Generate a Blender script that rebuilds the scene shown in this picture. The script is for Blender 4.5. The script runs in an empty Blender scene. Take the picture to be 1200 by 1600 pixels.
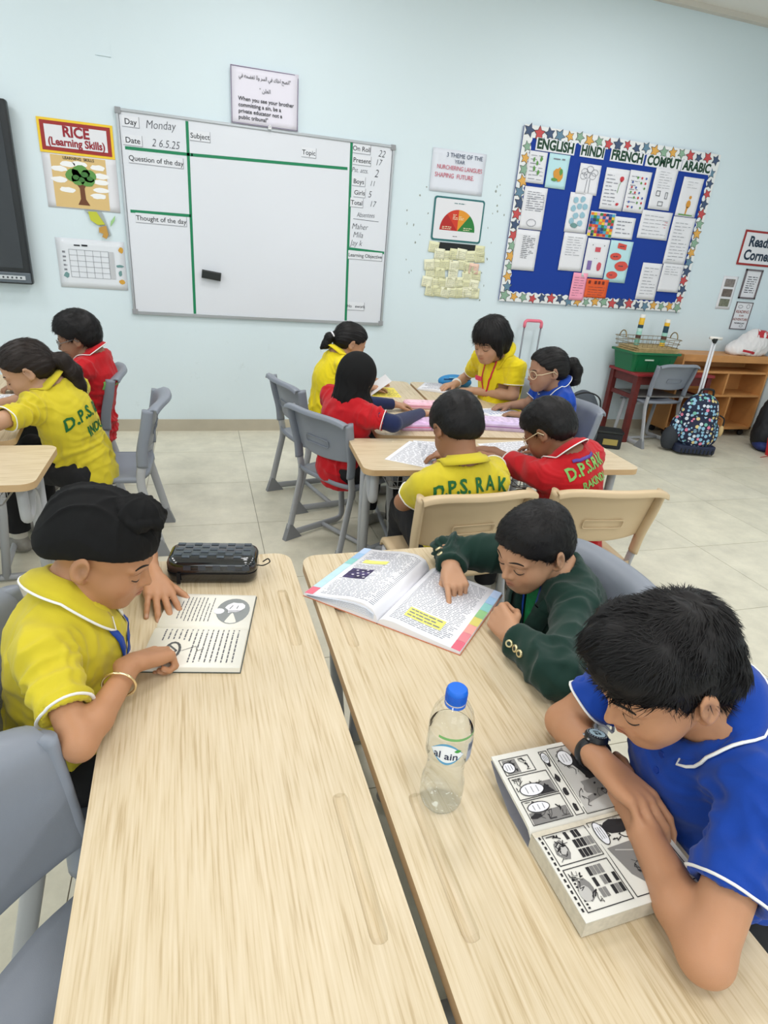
import bpy, bmesh, math, random
import numpy as np
from mathutils import Vector, Matrix, Euler
from mathutils.bvhtree import BVHTree
from math import sin, cos, pi, radians, sqrt

S = bpy.context.scene
COL = S.collection
random.seed(7)

# ------------------------------------------------------------------ camera
CAM_H = 1.40
FPX, PITCH, ROLL, YAW = 926.2, 0.41583, 0.08497, 0.31532
cam_d = bpy.data.cameras.new('camera')
cam = bpy.data.objects.new('camera', cam_d); COL.objects.link(cam)
f_ = Vector((sin(YAW)*cos(PITCH), cos(YAW)*cos(PITCH), -sin(PITCH)))
r0 = Vector((cos(YAW), -sin(YAW), 0)); u0 = r0.cross(f_)
r_ = cos(ROLL)*r0 + sin(ROLL)*u0; u_ = -sin(ROLL)*r0 + cos(ROLL)*u0
m = Matrix((r_, u_, -f_)).transposed().to_4x4(); m.translation = Vector((0, 0, CAM_H))
cam.matrix_world = m
cam_d.sensor_fit = 'VERTICAL'; cam_d.sensor_height = 24.0; cam_d.lens = FPX*24.0/1600
cam_d.clip_start = 0.02; cam_d.clip_end = 60
S.camera = cam

# ------------------------------------------------------------------ world, lamps, exposure
w = bpy.data.worlds.new('world'); S.world = w; w.use_nodes = True
bg = w.node_tree.nodes['Background']; bg.inputs[0].default_value = (0.93, 0.97, 1.0, 1); bg.inputs[1].default_value = 0.4
S.view_settings.view_transform = 'Standard'; S.view_settings.look = 'None'
S.view_settings.gamma = 1.0; S.view_settings.use_curve_mapping = False
S.view_settings.exposure = 0.0
try:
    S.cycles.use_denoising = True
    S.cycles.max_bounces = 8; S.cycles.caustics_refractive = True; S.cycles.blur_glossy = 0.5
except Exception: pass
ROOM = dict(x0=-3.2, x1=5.14, y0=-3.6, y1=4.683, z1=3.22)
# ceiling panel lamps (60 x 60 cm fittings); the fittings themselves are built with the ceiling below
PANELS = [(x, y) for y in (-2.2, -0.2, 1.8, 3.3) for x in (-2.0, 0.5, 3.0)]
LAMP_W = 17.6
for (px, py) in PANELS:
    L = bpy.data.lights.new('panel_light', 'AREA'); L.shape = 'SQUARE'; L.size = 0.58
    L.energy = LAMP_W; L.color = (0.99, 0.985, 1.0)
    o = bpy.data.objects.new('panel_light', L); o.location = (px, py, ROOM['z1']-0.045); COL.objects.link(o)
# daylight from the window side behind the photographer
for (wx, wy, wz, rz) in [(-1.2, -3.45, 1.7, 0), (2.4, -3.45, 1.7, 0)]:
    L = bpy.data.lights.new('window_daylight', 'AREA'); L.shape = 'RECTANGLE'; L.size = 2.2; L.size_y = 1.5
    L.energy = 26.0; L.color = (0.88, 0.95, 1.0)
    o = bpy.data.objects.new('window_daylight', L); o.location = (wx, wy, wz)
    o.rotation_euler = (radians(90), 0, 0); COL.objects.link(o)

# ------------------------------------------------------------------ helpers
def s2l(c):
    return tuple((v/255/12.92 if v/255 <= 0.04045 else ((v/255+0.055)/1.055)**2.4) for v in c)

_mats = {}
def mat(name, rgb=(200, 200, 200), rough=0.6, metal=0.0, bump=0.0, bscale=200.0, var=0.0, vscale=8.0, coat=0.0, sss=0.0,
        alpha=1.0, trans=0.0, ior=1.45, spec=0.5, sheen=0.0, attr=None, lin=None):
    if name in _mats: return _mats[name]
    M = bpy.data.materials.new(name); M.use_nodes = True
    nt = M.node_tree; b = nt.nodes['Principled BSDF']
    col = lin if lin else s2l(rgb)
    b.inputs['Base Color'].default_value = (*col, 1)
    b.inputs['Roughness'].default_value = rough; b.inputs['Metallic'].default_value = metal
    b.inputs['Specular IOR Level'].default_value = spec
    b.inputs['IOR'].default_value = ior
    b.inputs['Coat Weight'].default_value = coat; b.inputs['Coat Roughness'].default_value = 0.15
    b.inputs['Transmission Weight'].default_value = trans
    b.inputs['Sheen Weight'].default_value = sheen
    if sss:
        b.inputs['Subsurface Weight'].default_value = sss
        b.inputs['Subsurface Radius'].default_value = (0.012, 0.005, 0.003); b.inputs['Subsurface Scale'].default_value = 1.0
    tc = nt.nodes.new('ShaderNodeTexCoord')
    src = None
    if attr:
        a = nt.nodes.new('ShaderNodeAttribute'); a.attribute_name = attr
        nt.links.new(a.outputs['Color'], b.inputs['Base Color']); src = a.outputs['Color']
    if var:
        n = nt.nodes.new('ShaderNodeTexNoise'); n.inputs['Scale'].default_value = vscale; n.inputs['Detail'].default_value = 5
        nt.links.new(tc.outputs['Object'], n.inputs['Vector'])
        hsv = nt.nodes.new('ShaderNodeHueSaturation')
        mr = nt.nodes.new('ShaderNodeMapRange'); mr.inputs['From Min'].default_value = 0.3; mr.inputs['From Max'].default_value = 0.7
        mr.inputs['To Min'].default_value = 1-var; mr.inputs['To Max'].default_value = 1+var
        nt.links.new(n.outputs['Fac'], mr.inputs['Value']); nt.links.new(mr.outputs[0], hsv.inputs['Value'])
        if src: nt.links.new(src, hsv.inputs['Color'])
        else: hsv.inputs['Color'].default_value = (*col, 1)
        nt.links.new(hsv.outputs[0], b.inputs['Base Color'])
    if bump:
        n = nt.nodes.new('ShaderNodeTexNoise'); n.inputs['Scale'].default_value = bscale; n.inputs['Detail'].default_value = 3
        nt.links.new(tc.outputs['Object'], n.inputs['Vector'])
        bp = nt.nodes.new('ShaderNodeBump'); bp.inputs['Strength'].default_value = bump; bp.inputs['Distance'].default_value = 0.002
        nt.links.new(n.outputs['Fac'], bp.inputs['Height']); nt.links.new(bp.outputs[0], b.inputs['Normal'])
    _mats[name] = M
    return M

def new_mesh(name, vs, fs, smooth=False):
    me = bpy.data.meshes.new(name); me.from_pydata([tuple(v) for v in vs], [], fs); me.update()
    if smooth: me.polygons.foreach_set('use_smooth', [True]*len(me.polygons))
    return me

def link(name, me, mt=None, parent=None, loc=(0, 0, 0), rot=(0, 0, 0)):
    o = bpy.data.objects.new(name, me); COL.objects.link(o)
    if mt is not None and me is not None and len(me.materials) == 0: me.materials.append(mt)
    o.location = loc; o.rotation_euler = rot
    if parent is not None: o.parent = parent
    return o

def empty(name, loc, rot=(0, 0, 0)):
    o = bpy.data.objects.new(name, None); COL.objects.link(o); o.location = loc; o.rotation_euler = rot
    o.empty_display_size = 0.05
    return o

def tag(o, label=None, cat=None, group=None, kind=None):
    if label: o['label'] = label
    if cat: o['category'] = cat
    if group: o['group'] = group
    if kind: o['kind'] = kind
    return o

def copy_tree(o, parent=None):
    c = o.copy(); COL.objects.link(c); c.parent = parent
    for ch in list(o.children): copy_tree(ch, c)
    return c

class MB:
    """mesh collector"""
    def __init__(s): s.v = []; s.f = []
    def add(s, vs, fs):
        n = len(s.v); s.v += [tuple(v) for v in vs]; s.f += [tuple(i+n for i in f) for f in fs]; return s
    def box(s, c, size, R=None):
        hx, hy, hz = [q/2 for q in size]
        P = [Vector((x, y, z)) for x in (-hx, hx) for y in (-hy, hy) for z in (-hz, hz)]
        if R is not None: P = [R @ p for p in P]
        P = [p+Vector(c) for p in P]
        return s.add(P, [(0, 1, 3, 2), (4, 6, 7, 5), (0, 4, 5, 1), (2, 3, 7, 6), (0, 2, 6, 4), (1, 5, 7, 3)])
    def tube(s, pts, r, seg=10, closed=False, flat=None, up=None, caps=True):
        """swept tube; r number or list; flat=(a,b) oval half sizes"""
        pts = [Vector(p) for p in pts]; n = len(pts); rs = r if isinstance(r, (list, tuple)) else [r]*n
        T = []
        for i in range(n):
            if closed: t = pts[(i+1) % n]-pts[(i-1) % n]
            else: t = pts[min(i+1, n-1)]-pts[max(i-1, 0)]
            T.append(t.normalized())
        ref = Vector(up) if up else (Vector((0, 0, 1)) if abs(T[0].z) < 0.9 else Vector((1, 0, 0)))
        N = (ref-ref.dot(T[0])*T[0]).normalized()
        rings = []
        for i in range(n):
            N = (N-N.dot(T[i])*T[i])
            N = N.normalized() if N.length > 1e-6 else Vector((1, 0, 0))
            B = T[i].cross(N)
            a, b = (flat if flat else (1, 1))
            rings.append([pts[i]+rs[i]*(a*cos(2*pi*k/seg)*N+b*sin(2*pi*k/seg)*B) for k in range(seg)])
        vs = [p for R_ in rings for p in R_]; fs = []
        m_ = n if closed else n-1
        for i in range(m_):
            j = (i+1) % n
            for k in range(seg):
                l = (k+1) % seg
                fs.append((i*seg+k, i*seg+l, j*seg+l, j*seg+k))
        if not closed and caps:
            fs.append(tuple(range(seg))[::-1]); fs.append(tuple((n-1)*seg+k for k in range(seg)))
        return s.add(vs, fs)
    def lathe(s, prof, seg=32, c=(0, 0, 0), cap=True):
        vs = []; fs = []
        for (r, z) in prof:
            for k in range(seg): vs.append((c[0]+r*cos(2*pi*k/seg), c[1]+r*sin(2*pi*k/seg), c[2]+z))
        for i in range(len(prof)-1):
            for k in range(seg):
                l = (k+1) % seg
                fs.append((i*seg+k, i*seg+l, (i+1)*seg+l, (i+1)*seg+k))
        if cap:
            fs.append(tuple(range(seg))[::-1]); fs.append(tuple((len(prof)-1)*seg+k for k in range(seg)))
        return s.add(vs, fs)
    def prism(s, poly, h0, h1, T=None):
        """poly in xy extruded h0..h1 along z; T matrix"""
        n = len(poly)
        P = [Vector((x, y, h0)) for x, y in poly]+[Vector((x, y, h1)) for x, y in poly]
        if T is not None: P = [T @ p for p in P]
        return s.add(P, [tuple(range(n))[::-1], tuple(range(n, 2*n))]+[(i, (i+1) % n, n+(i+1) % n, n+i) for i in range(n)])
    def build(s, name, mt, parent=None, smooth=False, loc=(0, 0, 0), rot=(0, 0, 0), bevel=0.0, angle=None):
        me = new_mesh(name, s.v, s.f, smooth)
        if angle:
            bm = bmesh.new(); bm.from_mesh(me)
            for e in bm.edges: e.smooth = e.calc_face_angle(0) < radians(angle)
            for f in bm.faces: f.smooth = True
            bm.to_mesh(me); bm.free()
        o = link(name, me, mt, parent, loc, rot)
        if bevel:
            b = o.modifiers.new('bevel', 'BEVEL'); b.width = bevel; b.segments = 2; b.limit_method = 'ANGLE'
        return o

def rrect(w_, h_, r, n=5):
    out = []
    for (cx_, cy_, a0) in ((w_/2-r, h_/2-r, 0), (-w_/2+r, h_/2-r, 90), (-w_/2+r, -h_/2+r, 180), (w_/2-r, -h_/2+r, 270)):
        for i in range(n+1):
            a = radians(a0+90*i/n); out.append((cx_+r*cos(a), cy_+r*sin(a)))
    return out

def smooth_path(pts, n=6):
    """Catmull-Rom through points"""
    P = [Vector(p) for p in pts]; P = [2*P[0]-P[1]]+P+[2*P[-1]-P[-2]]; out = []
    for i in range(1, len(P)-2):
        for k in range(n):
            t = k/n; a, b, c, d = P[i-1:i+3]
            out.append(0.5*((2*b)+(c-a)*t+(2*a-5*b+4*c-d)*t*t+(3*b-a-3*c+d)*t**3))
    out.append(P[-2]); return out

def round_path(pts, r, n=6):
    """polyline with filleted corners"""
    P = [Vector(p) for p in pts]; out = [P[0]]
    for i in range(1, len(P)-1):
        a, b, c = P[i-1], P[i], P[i+1]
        d1 = min(r, (a-b).length*0.49); d2 = min(r, (c-b).length*0.49)
        p1 = b+(a-b).normalized()*d1; p2 = b+(c-b).normalized()*d2
        for k in range(n+1):
            t = k/n; out.append((1-t)**2*p1+2*t*(1-t)*b+t*t*p2)
    out.append(P[-1]); return out

_txt = {}
def text_mesh(s, size=0.05, bold=0.0, ax='CENTER', sx=1.0, space=1.0, shear=0.0, line=1.0, ext=0.0004, res=3):
    key = (s, size, bold, ax, sx, space, shear, line, ext, res)
    if key in _txt: return _txt[key]
    cu = bpy.data.curves.new('t', 'FONT'); cu.body = s; cu.size = size; cu.align_x = ax; cu.align_y = 'CENTER'
    cu.offset = bold*size; cu.extrude = ext; cu.resolution_u = res; cu.space_character = space; cu.shear = shear; cu.space_line = line
    ob = bpy.data.objects.new('t', cu); COL.objects.link(ob)
    bpy.context.view_layer.update()
    me = bpy.data.meshes.new_from_object(ob.evaluated_get(bpy.context.evaluated_depsgraph_get()))
    bpy.data.objects.remove(ob); bpy.data.curves.remove(cu)
    if sx != 1.0: me.transform(Matrix.Diagonal((sx, 1, 1, 1)))
    me.materials.clear()
    _txt[key] = me
    return me

WY = ROOM['y1']
def wall_text(s, x, z, size, mt, parent=None, off=0.004, name='lettering', rz=0.0, **k):
    me = text_mesh(s, size, **k)
    if len(me.materials) and me.materials[0] is not mt:
        me = me.copy(); me.materials.clear()
    px, pz = (parent.location.x, parent.location.z) if parent else (0, 0)
    py = parent.location.y if parent else 0
    return link(name, me, mt, parent, (x-px, WY-off-py, z-pz), (radians(90), radians(-rz), 0))
# ------------------------------------------------------------------ room shell
def wall_mat():
    M = mat('painted wall', (219, 233, 239), rough=0.55)
    nt = M.node_tree; b = nt.nodes['Principled BSDF']; tc = nt.nodes.new('ShaderNodeTexCoord')
    # faint scuffs low on the wall
    n = nt.nodes.new('ShaderNodeTexNoise'); n.inputs['Scale'].default_value = 9; n.inputs['Detail'].default_value = 8; n.inputs['Roughness'].default_value = 0.75
    nt.links.new(tc.outputs['Object'], n.inputs['Vector'])
    r = nt.nodes.new('ShaderNodeMapRange'); r.inputs['From Min'].default_value = 0.62; r.inputs['From Max'].default_value = 0.75
    nt.links.new(n.outputs['Fac'], r.inputs['Value'])
    sp = nt.nodes.new('ShaderNodeSeparateXYZ'); nt.links.new(tc.outputs['Object'], sp.inputs[0])
    z = nt.nodes.new('ShaderNodeMapRange'); z.inputs['From Min'].default_value = 1.1; z.inputs['From Max'].default_value = 0.3
    z.inputs['To Max'].default_value = 0.45
    nt.links.new(sp.outputs['Z'], z.inputs['Value'])
    mu = nt.nodes.new('ShaderNodeMath'); mu.operation = 'MULTIPLY'
    nt.links.new(r.outputs[0], mu.inputs[0]); nt.links.new(z.outputs[0], mu.inputs[1])
    mx = nt.nodes.new('ShaderNodeMix'); mx.data_type = 'RGBA'
    mx.inputs['A'].default_value = (*s2l((219, 233, 239)), 1); mx.inputs['B'].default_value = (*s2l((178, 190, 190)), 1)
    nt.links.new(mu.outputs[0], mx.inputs['Factor']); nt.links.new(mx.outputs['Result'], b.inputs['Base Color'])
    n2 = nt.nodes.new('ShaderNodeTexNoise'); n2.inputs['Scale'].default_value = 60; nt.links.new(tc.outputs['Object'], n2.inputs['Vector'])
    bp = nt.nodes.new('ShaderNodeBump'); bp.inputs['Strength'].default_value = 0.08; bp.inputs['Distance'].default_value = 0.004
    nt.links.new(n2.outputs['Fac'], bp.inputs['Height']); nt.links.new(bp.outputs[0], b.inputs['Normal'])
    return M
WALL = wall_mat()
R = ROOM; T_ = 0.12
def slab(name, a, b, mt, bevel=0):
    c = [(a[i]+b[i])/2 for i in range(3)]; s = [abs(b[i]-a[i]) for i in range(3)]
    o = MB().box((0, 0, 0), s).build(name, mt, None, loc=c, bevel=bevel); o['kind'] = 'structure'; return o
def wslab(name, a, b, mt):
    o = slab(name, a, b, mt)
    # keep object coordinates = world coordinates for the procedural wall
    o.data.transform(Matrix.Translation(o.location)); o.location = (0, 0, 0); return o
wslab('wall_back', (R['x0']-T_, R['y1'], 0), (R['x1']+T_, R['y1']+T_, R['z1']), WALL)
wslab('wall_right', (R['x1'], R['y0'], 0), (R['x1']+T_, R['y1'], R['z1']), WALL)
wslab('wall_left', (R['x0']-T_, R['y0'], 0), (R['x0'], R['y1'], R['z1']), WALL)
# wall behind the photographer with its two window openings
for a, b in [((R['x0'], 0), (-2.3, R['z1'])), ((-0.1, 0), (1.3, R['z1'])), ((3.5, 0), (R['x1'], R['z1'])), ((-2.3, 0), (-0.1, 0.95)),
             ((-2.3, 2.45), (-0.1, R['z1'])), ((1.3, 0), (3.5, 0.95)), ((1.3, 2.45), (3.5, R['z1']))]:
    wslab('wall_front', (a[0], R['y0']-T_, a[1]), (b[0], R['y0'], b[1]), WALL)
ceil = slab('ceiling', (R['x0']-T_, R['y0']-T_, R['z1']), (R['x1']+T_, R['y1']+T_, R['z1']+0.1), mat('ceiling paint', (236, 232, 224), rough=0.8))
slab('trim_1', (R['x0'], R['y1']-0.05, R['z1']-0.035), (R['x1'], R['y1'], R['z1']), mat('cove', (214, 208, 198), rough=0.7))
slab('trim_2', (R['x1']-0.05, R['y0'], R['z1']-0.035), (R['x1'], R['y1']-0.05, R['z1']), mat('cove'))
pf = mat('lamp frame', (235, 235, 235), rough=0.4)
for (px, py) in PANELS:
    t = empty('ceiling_light', (px, py, R['z1']-0.02)); tag(t, 'square white flush ceiling light panel above the classroom', 'light', 'ceiling light panels')
    MB().box((0, 0.31, 0), (0.64, 0.02, 0.04)).box((0, -0.31, 0), (0.64, 0.02, 0.04)).box((0.31, 0, 0), (0.02, 0.6, 0.04)).box((-0.31, 0, 0), (0.02, 0.6, 0.04)).box((0, 0, 0.005), (0.6, 0.6, 0.02)).build('lamp_housing', pf, t)

# floor: 60 x 60 cm tiles, joints recessed
def tile_mat(k):
    base = [(220, 215, 195), (216, 211, 191), (223, 218, 199), (218, 213, 194)][k]
    M = mat('floor tile %d' % k, base, rough=0.4, spec=0.35)
    nt = M.node_tree; b = nt.nodes['Principled BSDF']; tc = nt.nodes.new('ShaderNodeTexCoord'); gi = nt.nodes.new('ShaderNodeObjectInfo')
    ad = nt.nodes.new('ShaderNodeVectorMath'); ad.operation = 'ADD'
    nt.links.new(tc.outputs['Object'], ad.inputs[0]); nt.links.new(gi.outputs['Location'], ad.inputs[1])
    n = nt.nodes.new('ShaderNodeTexNoise'); n.inputs['Scale'].default_value = 5; n.inputs['Detail'].default_value = 9; n.inputs['Roughness'].default_value = 0.7
    nt.links.new(ad.outputs[0], n.inputs['Vector'])
    cr = nt.nodes.new('ShaderNodeValToRGB')
    cr.color_ramp.elements[0].position = 0.3; cr.color_ramp.elements[0].color = (*s2l([c*0.92 for c in base]), 1)
    cr.color_ramp.elements[1].position = 0.7; cr.color_ramp.elements[1].color = (*s2l([min(255, c*1.05) for c in base]), 1)
    nt.links.new(n.outputs['Fac'], cr.inputs[0]); nt.links.new(cr.outputs[0], b.inputs['Base Color'])
    return M
fl = slab('floor', (R['x0']-T_, R['y0']-T_, -0.1), (R['x1']+T_, R['y1']+T_, -0.004), mat('floor grout', (150, 144, 132), rough=0.8))
tm = [tile_mat(k) for k in range(4)]
tmesh = []
for k in range(4):
    q = MB().box((0, 0, 0), (0.597, 0.597, 0.004)); me = new_mesh('tile', q.v, q.f); me.materials.append(tm[k]); tmesh.append(me)
TX, TY = 0.255-0.6*6, 1.755-0.6*9
nx = int((R['x1']-TX)/0.6)+1; ny = int((R['y1']-TY)/0.6)+1
for i in range(nx):
    for j in range(ny):
        x0, y0 = TX+0.6*i, TY+0.6*j; x1, y1 = x0+0.6, y0+0.6
        x0c, x1c, y0c, y1c = max(x0, R['x0']), min(x1, R['x1']), max(y0, R['y0']), min(y1, R['y1'])
        if x1c-x0c < 0.01 or y1c-y0c < 0.01: continue
        o = link('tile', tmesh[(i*7+j*3+i*j) % 4], None, fl)
        o.location = ((x0c+x1c)/2-fl.location.x, (y0c+y1c)/2-fl.location.y, -0.002-fl.location.z)
        o.scale = ((x1c-x0c-0.003)/0.597, (y1c-y0c-0.003)/0.597, 1)
sk = mat('skirting tile', (186, 178, 160), rough=0.35, var=0.05)
slab('baseboard_back', (R['x0'], R['y1']-0.012, 0), (R['x1'], R['y1'], 0.09), sk)
slab('baseboard_right', (R['x1']-0.012, R['y0'], 0), (R['x1'], R['y1']-0.012, 0.09), sk)
slab('baseboard_left', (R['x0'], R['y0'], 0), (R['x0']+0.012, R['y1']-0.012, 0.09), sk)
for k, wx in enumerate((-1.2, 2.4)):
    o = MB().box((0, 0, 0.73), (2.2, 0.06, 0.05)).box((0, 0, -0.73), (2.2, 0.06, 0.05)).box((-1.08, 0, 0), (0.05, 0.06, 1.5)).box((1.08, 0, 0), (0.05, 0.06, 1.5)).box((0, 0, 0), (0.05, 0.06, 1.5)).build('window_%d' % (k+1), mat('window frame', (225, 225, 225), rough=0.4), None, loc=(wx, R['y0']-0.08, 1.7))
    o['kind'] = 'structure'
# ------------------------------------------------------------------ things on the back wall
PAPER = mat('paper', (230, 230, 235), rough=0.7)
INK = mat('ink', (40, 42, 48), rough=0.7); MARK = mat('marker ink', (60, 62, 72), rough=0.6)
GREEN = mat('green tape', (8, 128, 84), rough=0.5)
def wthing(name, x, z, off, label, cat, group=None, rz=0):
    t = empty(name, (x, WY-off, z), (0, radians(-rz), 0)); tag(t, label, cat, group); return t
def wbox(name, w_, h_, d, mt, parent, x=0, z=0, y=0, bevel=0):
    return MB().box((x, y, z), (w_, d, h_)).build(name, mt, parent, bevel=bevel)
def sheet_mesh(w_, h_, curl=0.004, seed=0, n=8, cr=0.0):
    """slightly curled sheet in local xz plane, bulging to -y, thickness 0.5 mm"""
    rnd = random.Random(seed); a, b, c = rnd.uniform(0, 6), rnd.uniform(2, 5), rnd.uniform(0.3, 1)
    vs = []; fs = []
    def P(i, j, t):
        u, v = i/n-0.5, j/n-0.5
        y = -curl*(0.6+0.4*sin(a+b*u+c*v*4))*(abs(u*2)**2*0.5+abs(v*2)**2*0.5)-0.0008-t
        uu, vv = u, v
        return (uu*w_, y, vv*h_)
    for t in (0, 0.0005):
        for j in range(n+1):
            for i in range(n+1): vs.append(P(i, j, t))
    N = (n+1)**2
    for j in range(n):
        for i in range(n):
            q = j*(n+1)+i
            fs.append((q, q+n+1, q+n+2, q+1)); fs.append((q+N, q+N+1, q+N+n+2, q+N+n+1))
    ring = [i for i in range(n+1)]+[j*(n+1)+n for j in range(1, n+1)]+[n*(n+1)+i for i in range(n-1, -1, -1)]+[j*(n+1) for j in range(n-1, 0, -1)]
    for k in range(len(ring)):
        p, q = ring[k], ring[(k+1) % len(ring)]; fs.append((p, q, q+N, p+N))
    return new_mesh('sheet', vs, fs, True)
def sheet(name, x, z, w_, h_, off, label, cat, mt=None, curl=0.004, rz=0, group=None, seed=0):
    o = link(name, sheet_mesh(w_, h_, curl, seed or int(abs(x*97+z*31)*10)), mt or PAPER, None, (x, WY-off, z), (0, radians(-rz), 0))
    return tag(o, label, cat, group)
def words(parent, x0, x1, z0, z1, rows, mt=None, off=0.0015, seed=1, th=0.45, name='printed_lines', fill=0.9, wl=(0.02, 0.06)):
    """rows of word-like strokes as flat print"""
    rnd = random.Random(seed); q = MB(); dz = (z1-z0)/rows
    for r in range(rows):
        z = z1-(r+0.5)*dz; x = x0; end = x0+(x1-x0)*(rnd.uniform(0.5, 1) if rnd.random() < 0.35 else 1)*fill/0.9
        end = min(end, x1)
        while x < end:
            l = rnd.uniform(*wl); e = min(x+l, end)
            q.box(((x+e)/2, -off, z+rnd.uniform(-.05, .05)*dz), (e-x, 0.0003, dz*th*rnd.uniform(.7, 1))); x = e+l*0.28
    o = q.build(name, mt or INK, parent); o['kind'] = 'stuff'; return o
def disc(cx_, cz_, rx, rz, n=18, a0=0, a1=360, jag=0.0, rnd=None):
    return [(cx_+rx*(1+(rnd.uniform(-jag, jag) if rnd else 0))*cos(radians(a0+(a1-a0)*i/n)), cz_+rz*(1+(rnd.uniform(-jag, jag) if rnd else 0))*sin(radians(a0+(a1-a0)*i/n))) for i in range(n)]
XZ = Matrix(((1, 0, 0), (0, 0, -1), (0, 1, 0))).to_4x4()  # xy poly, z out -> x,-y(out),z
def flat(parent, name, polys, mt, off=0.0015, th=0.0004):
    q = MB()
    for p in polys: q.prism(p, off, off+th, XZ)
    o = q.build(name, mt, parent)
    if len(polys) > 1: o['kind'] = 'stuff'
    return o
def line_poly(pts, w_):
    """polyline to list of quads"""
    out = []
    for a, b in zip(pts[:-1], pts[1:]):
        dx, dz = b[0]-a[0], b[1]-a[1]; L = sqrt(dx*dx+dz*dz) or 1; nx_, nz_ = -dz/L*w_/2, dx/L*w_/2; ex, ez = dx/L*w_/4, dz/L*w_/4
        out.append([(a[0]-ex+nx_, a[1]-ez+nz_), (a[0]-ex-nx_, a[1]-ez-nz_), (b[0]+ex-nx_, b[1]+ez-nz_), (b[0]+ex+nx_, b[1]+ez+nz_)])
    return out

# --- whiteboard 1.8 x 1.2
bx, bz = 0.466, 1.463
WB = wthing('whiteboard', bx, bz, 0.0, 'large magnetic whiteboard ruled with green tape, grey aluminium frame', 'whiteboard')
wbox('writing_panel', 1.78, 1.19, 0.012, mat('enamel white', (224, 227, 234), rough=0.25), WB, y=-0.010)
al = mat('aluminium', (176, 180, 184), rough=0.35, metal=0.6)
for nm, w_, h_, x, z in (('frame_rail', 1.81, 0.016, 0, 0.600), ('frame_rail', 1.81, 0.022, 0, -0.602), ('frame_rail', 0.016, 1.2, -0.900, 0), ('frame_rail', 0.016, 1.2, 0.900, 0)):
    wbox(nm, w_, h_, 0.024, al, WB, x, z, -0.012, bevel=0.002)
for x in (-1, 1):
    for z in (-1, 1): wbox('corner_cap', 0.035, 0.035, 0.028, mat('grey plastic cap', (150, 152, 156), rough=0.5), WB, x*0.895, z*0.595, -0.013, bevel=0.003)
def wbtape(x0, z0, x1, z1, w_=0.018):
    q = MB()
    for p in line_poly([(x0-bx, z0-bz), (x1-bx, z1-bz)], w_): q.prism(p, 0.0165, 0.0172, XZ)
    return q.build('green_tape', GREEN, WB)
wbtape(-0.022, 2.045, -0.030, 0.870); wbtape(-0.40, 1.860, 0.0, 1.865); wbtape(0.0, 1.865, 1.035, 1.895)
wbtape(-0.40, 1.500, -0.03, 1.505); wbtape(1.060, 2.060, 1.080, 0.880); wbtape(1.085, 1.385, 1.345, 1.375)
def card(s, x, z, w_, h_=0.058, size=0.045, rz=0):
    c = MB().box((0, 0, 0), (w_, 0.001, h_)).build('label_card', mat('label card', (228, 230, 236), rough=0.5), WB, loc=(x-bx, -0.0175, z-bz), rot=(0, radians(-rz), 0))
    q = MB()
    for p in line_poly([(-w_/2, -h_/2), (w_/2, -h_/2), (w_/2, h_/2)], 0.003): q.prism(p, 0.0007, 0.0011, XZ)
    q.build('card_edge', mat('edge grey', (150, 152, 160)), c)
    me = text_mesh(s, size, bold=0.006); link('lettering', me, INK, c, (0, -0.001, -0.002), (radians(90), 0, 0))
def hand(s, x, z, size, rz=0, sx=0.85):
    me = text_mesh(s, size, bold=-0.012, sx=sx, shear=0.25, ext=0.0003)
    link('handwriting', me, MARK, WB, (x-bx, -0.0172, z-bz), (radians(90), radians(-rz), 0))
card('Day', -0.360, 2.005, 0.100); hand('Monday', -0.185, 2.005, 0.066, 3)
card('Date', -0.355, 1.905, 0.112); hand('2 6.5.25', -0.16, 1.905, 0.062)
card('Question of the day', -0.222, 1.808, 0.330, size=0.041); card('Thought of the day', -0.215, 1.465, 0.320, size=0.041)
card('Subject', 0.055, 1.975, 0.125, size=0.041); card('Topic', 0.765, 1.962, 0.100, size=0.04)
card('On Roll', 1.135, 2.025, 0.125, size=0.041); hand('22', 1.28, 2.01, 0.06, -4)
card('Present', 1.140, 1.955, 0.130, size=0.041); hand('17', 1.26, 1.955, 0.055)
hand('Pst. atts.', 1.13, 1.893, 0.042); hand('2', 1.25, 1.885, 0.07)
card('Boys', 1.125, 1.825, 0.095, size=0.041); hand('11', 1.225, 1.82, 0.048)
card('Girls', 1.135, 1.755, 0.085, size=0.041); hand('5', 1.21, 1.75, 0.06)
card('Total', 1.118, 1.69, 0.095, size=0.041); hand('17', 1.235, 1.69, 0.055)
hand('Absentees', 1.19, 1.615, 0.045, 2, 0.7); flat(WB, 'underline', line_poly([(1.10-bx, 1.585-bz), (1.29-bx, 1.58-bz)], 0.003), MARK, 0.0165)
hand('Maher', 1.15, 1.535, 0.055); hand('Mila', 1.14, 1.48, 0.055); hand('Jay k', 1.13, 1.425, 0.055)
card('Learning Objective', 1.205, 1.345, 0.262, size=0.034)
card('Ho   ework', 1.155, 0.985, 0.13, size=0.03)
# magnetic eraser
er = wthing('board_eraser', 0.094, 1.138, 0.018, 'black felt board eraser stuck on the whiteboard', 'eraser', rz=-7)
wbox('felt_pad', 0.13, 0.055, 0.012, mat('felt', (22, 24, 28), rough=0.95, bump=.3), er, y=-0.006); wbox('grip_block', 0.128, 0.052, 0.024, mat('black plastic', (26, 30, 30), rough=0.45), er, y=-0.024, bevel=0.006)

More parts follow.
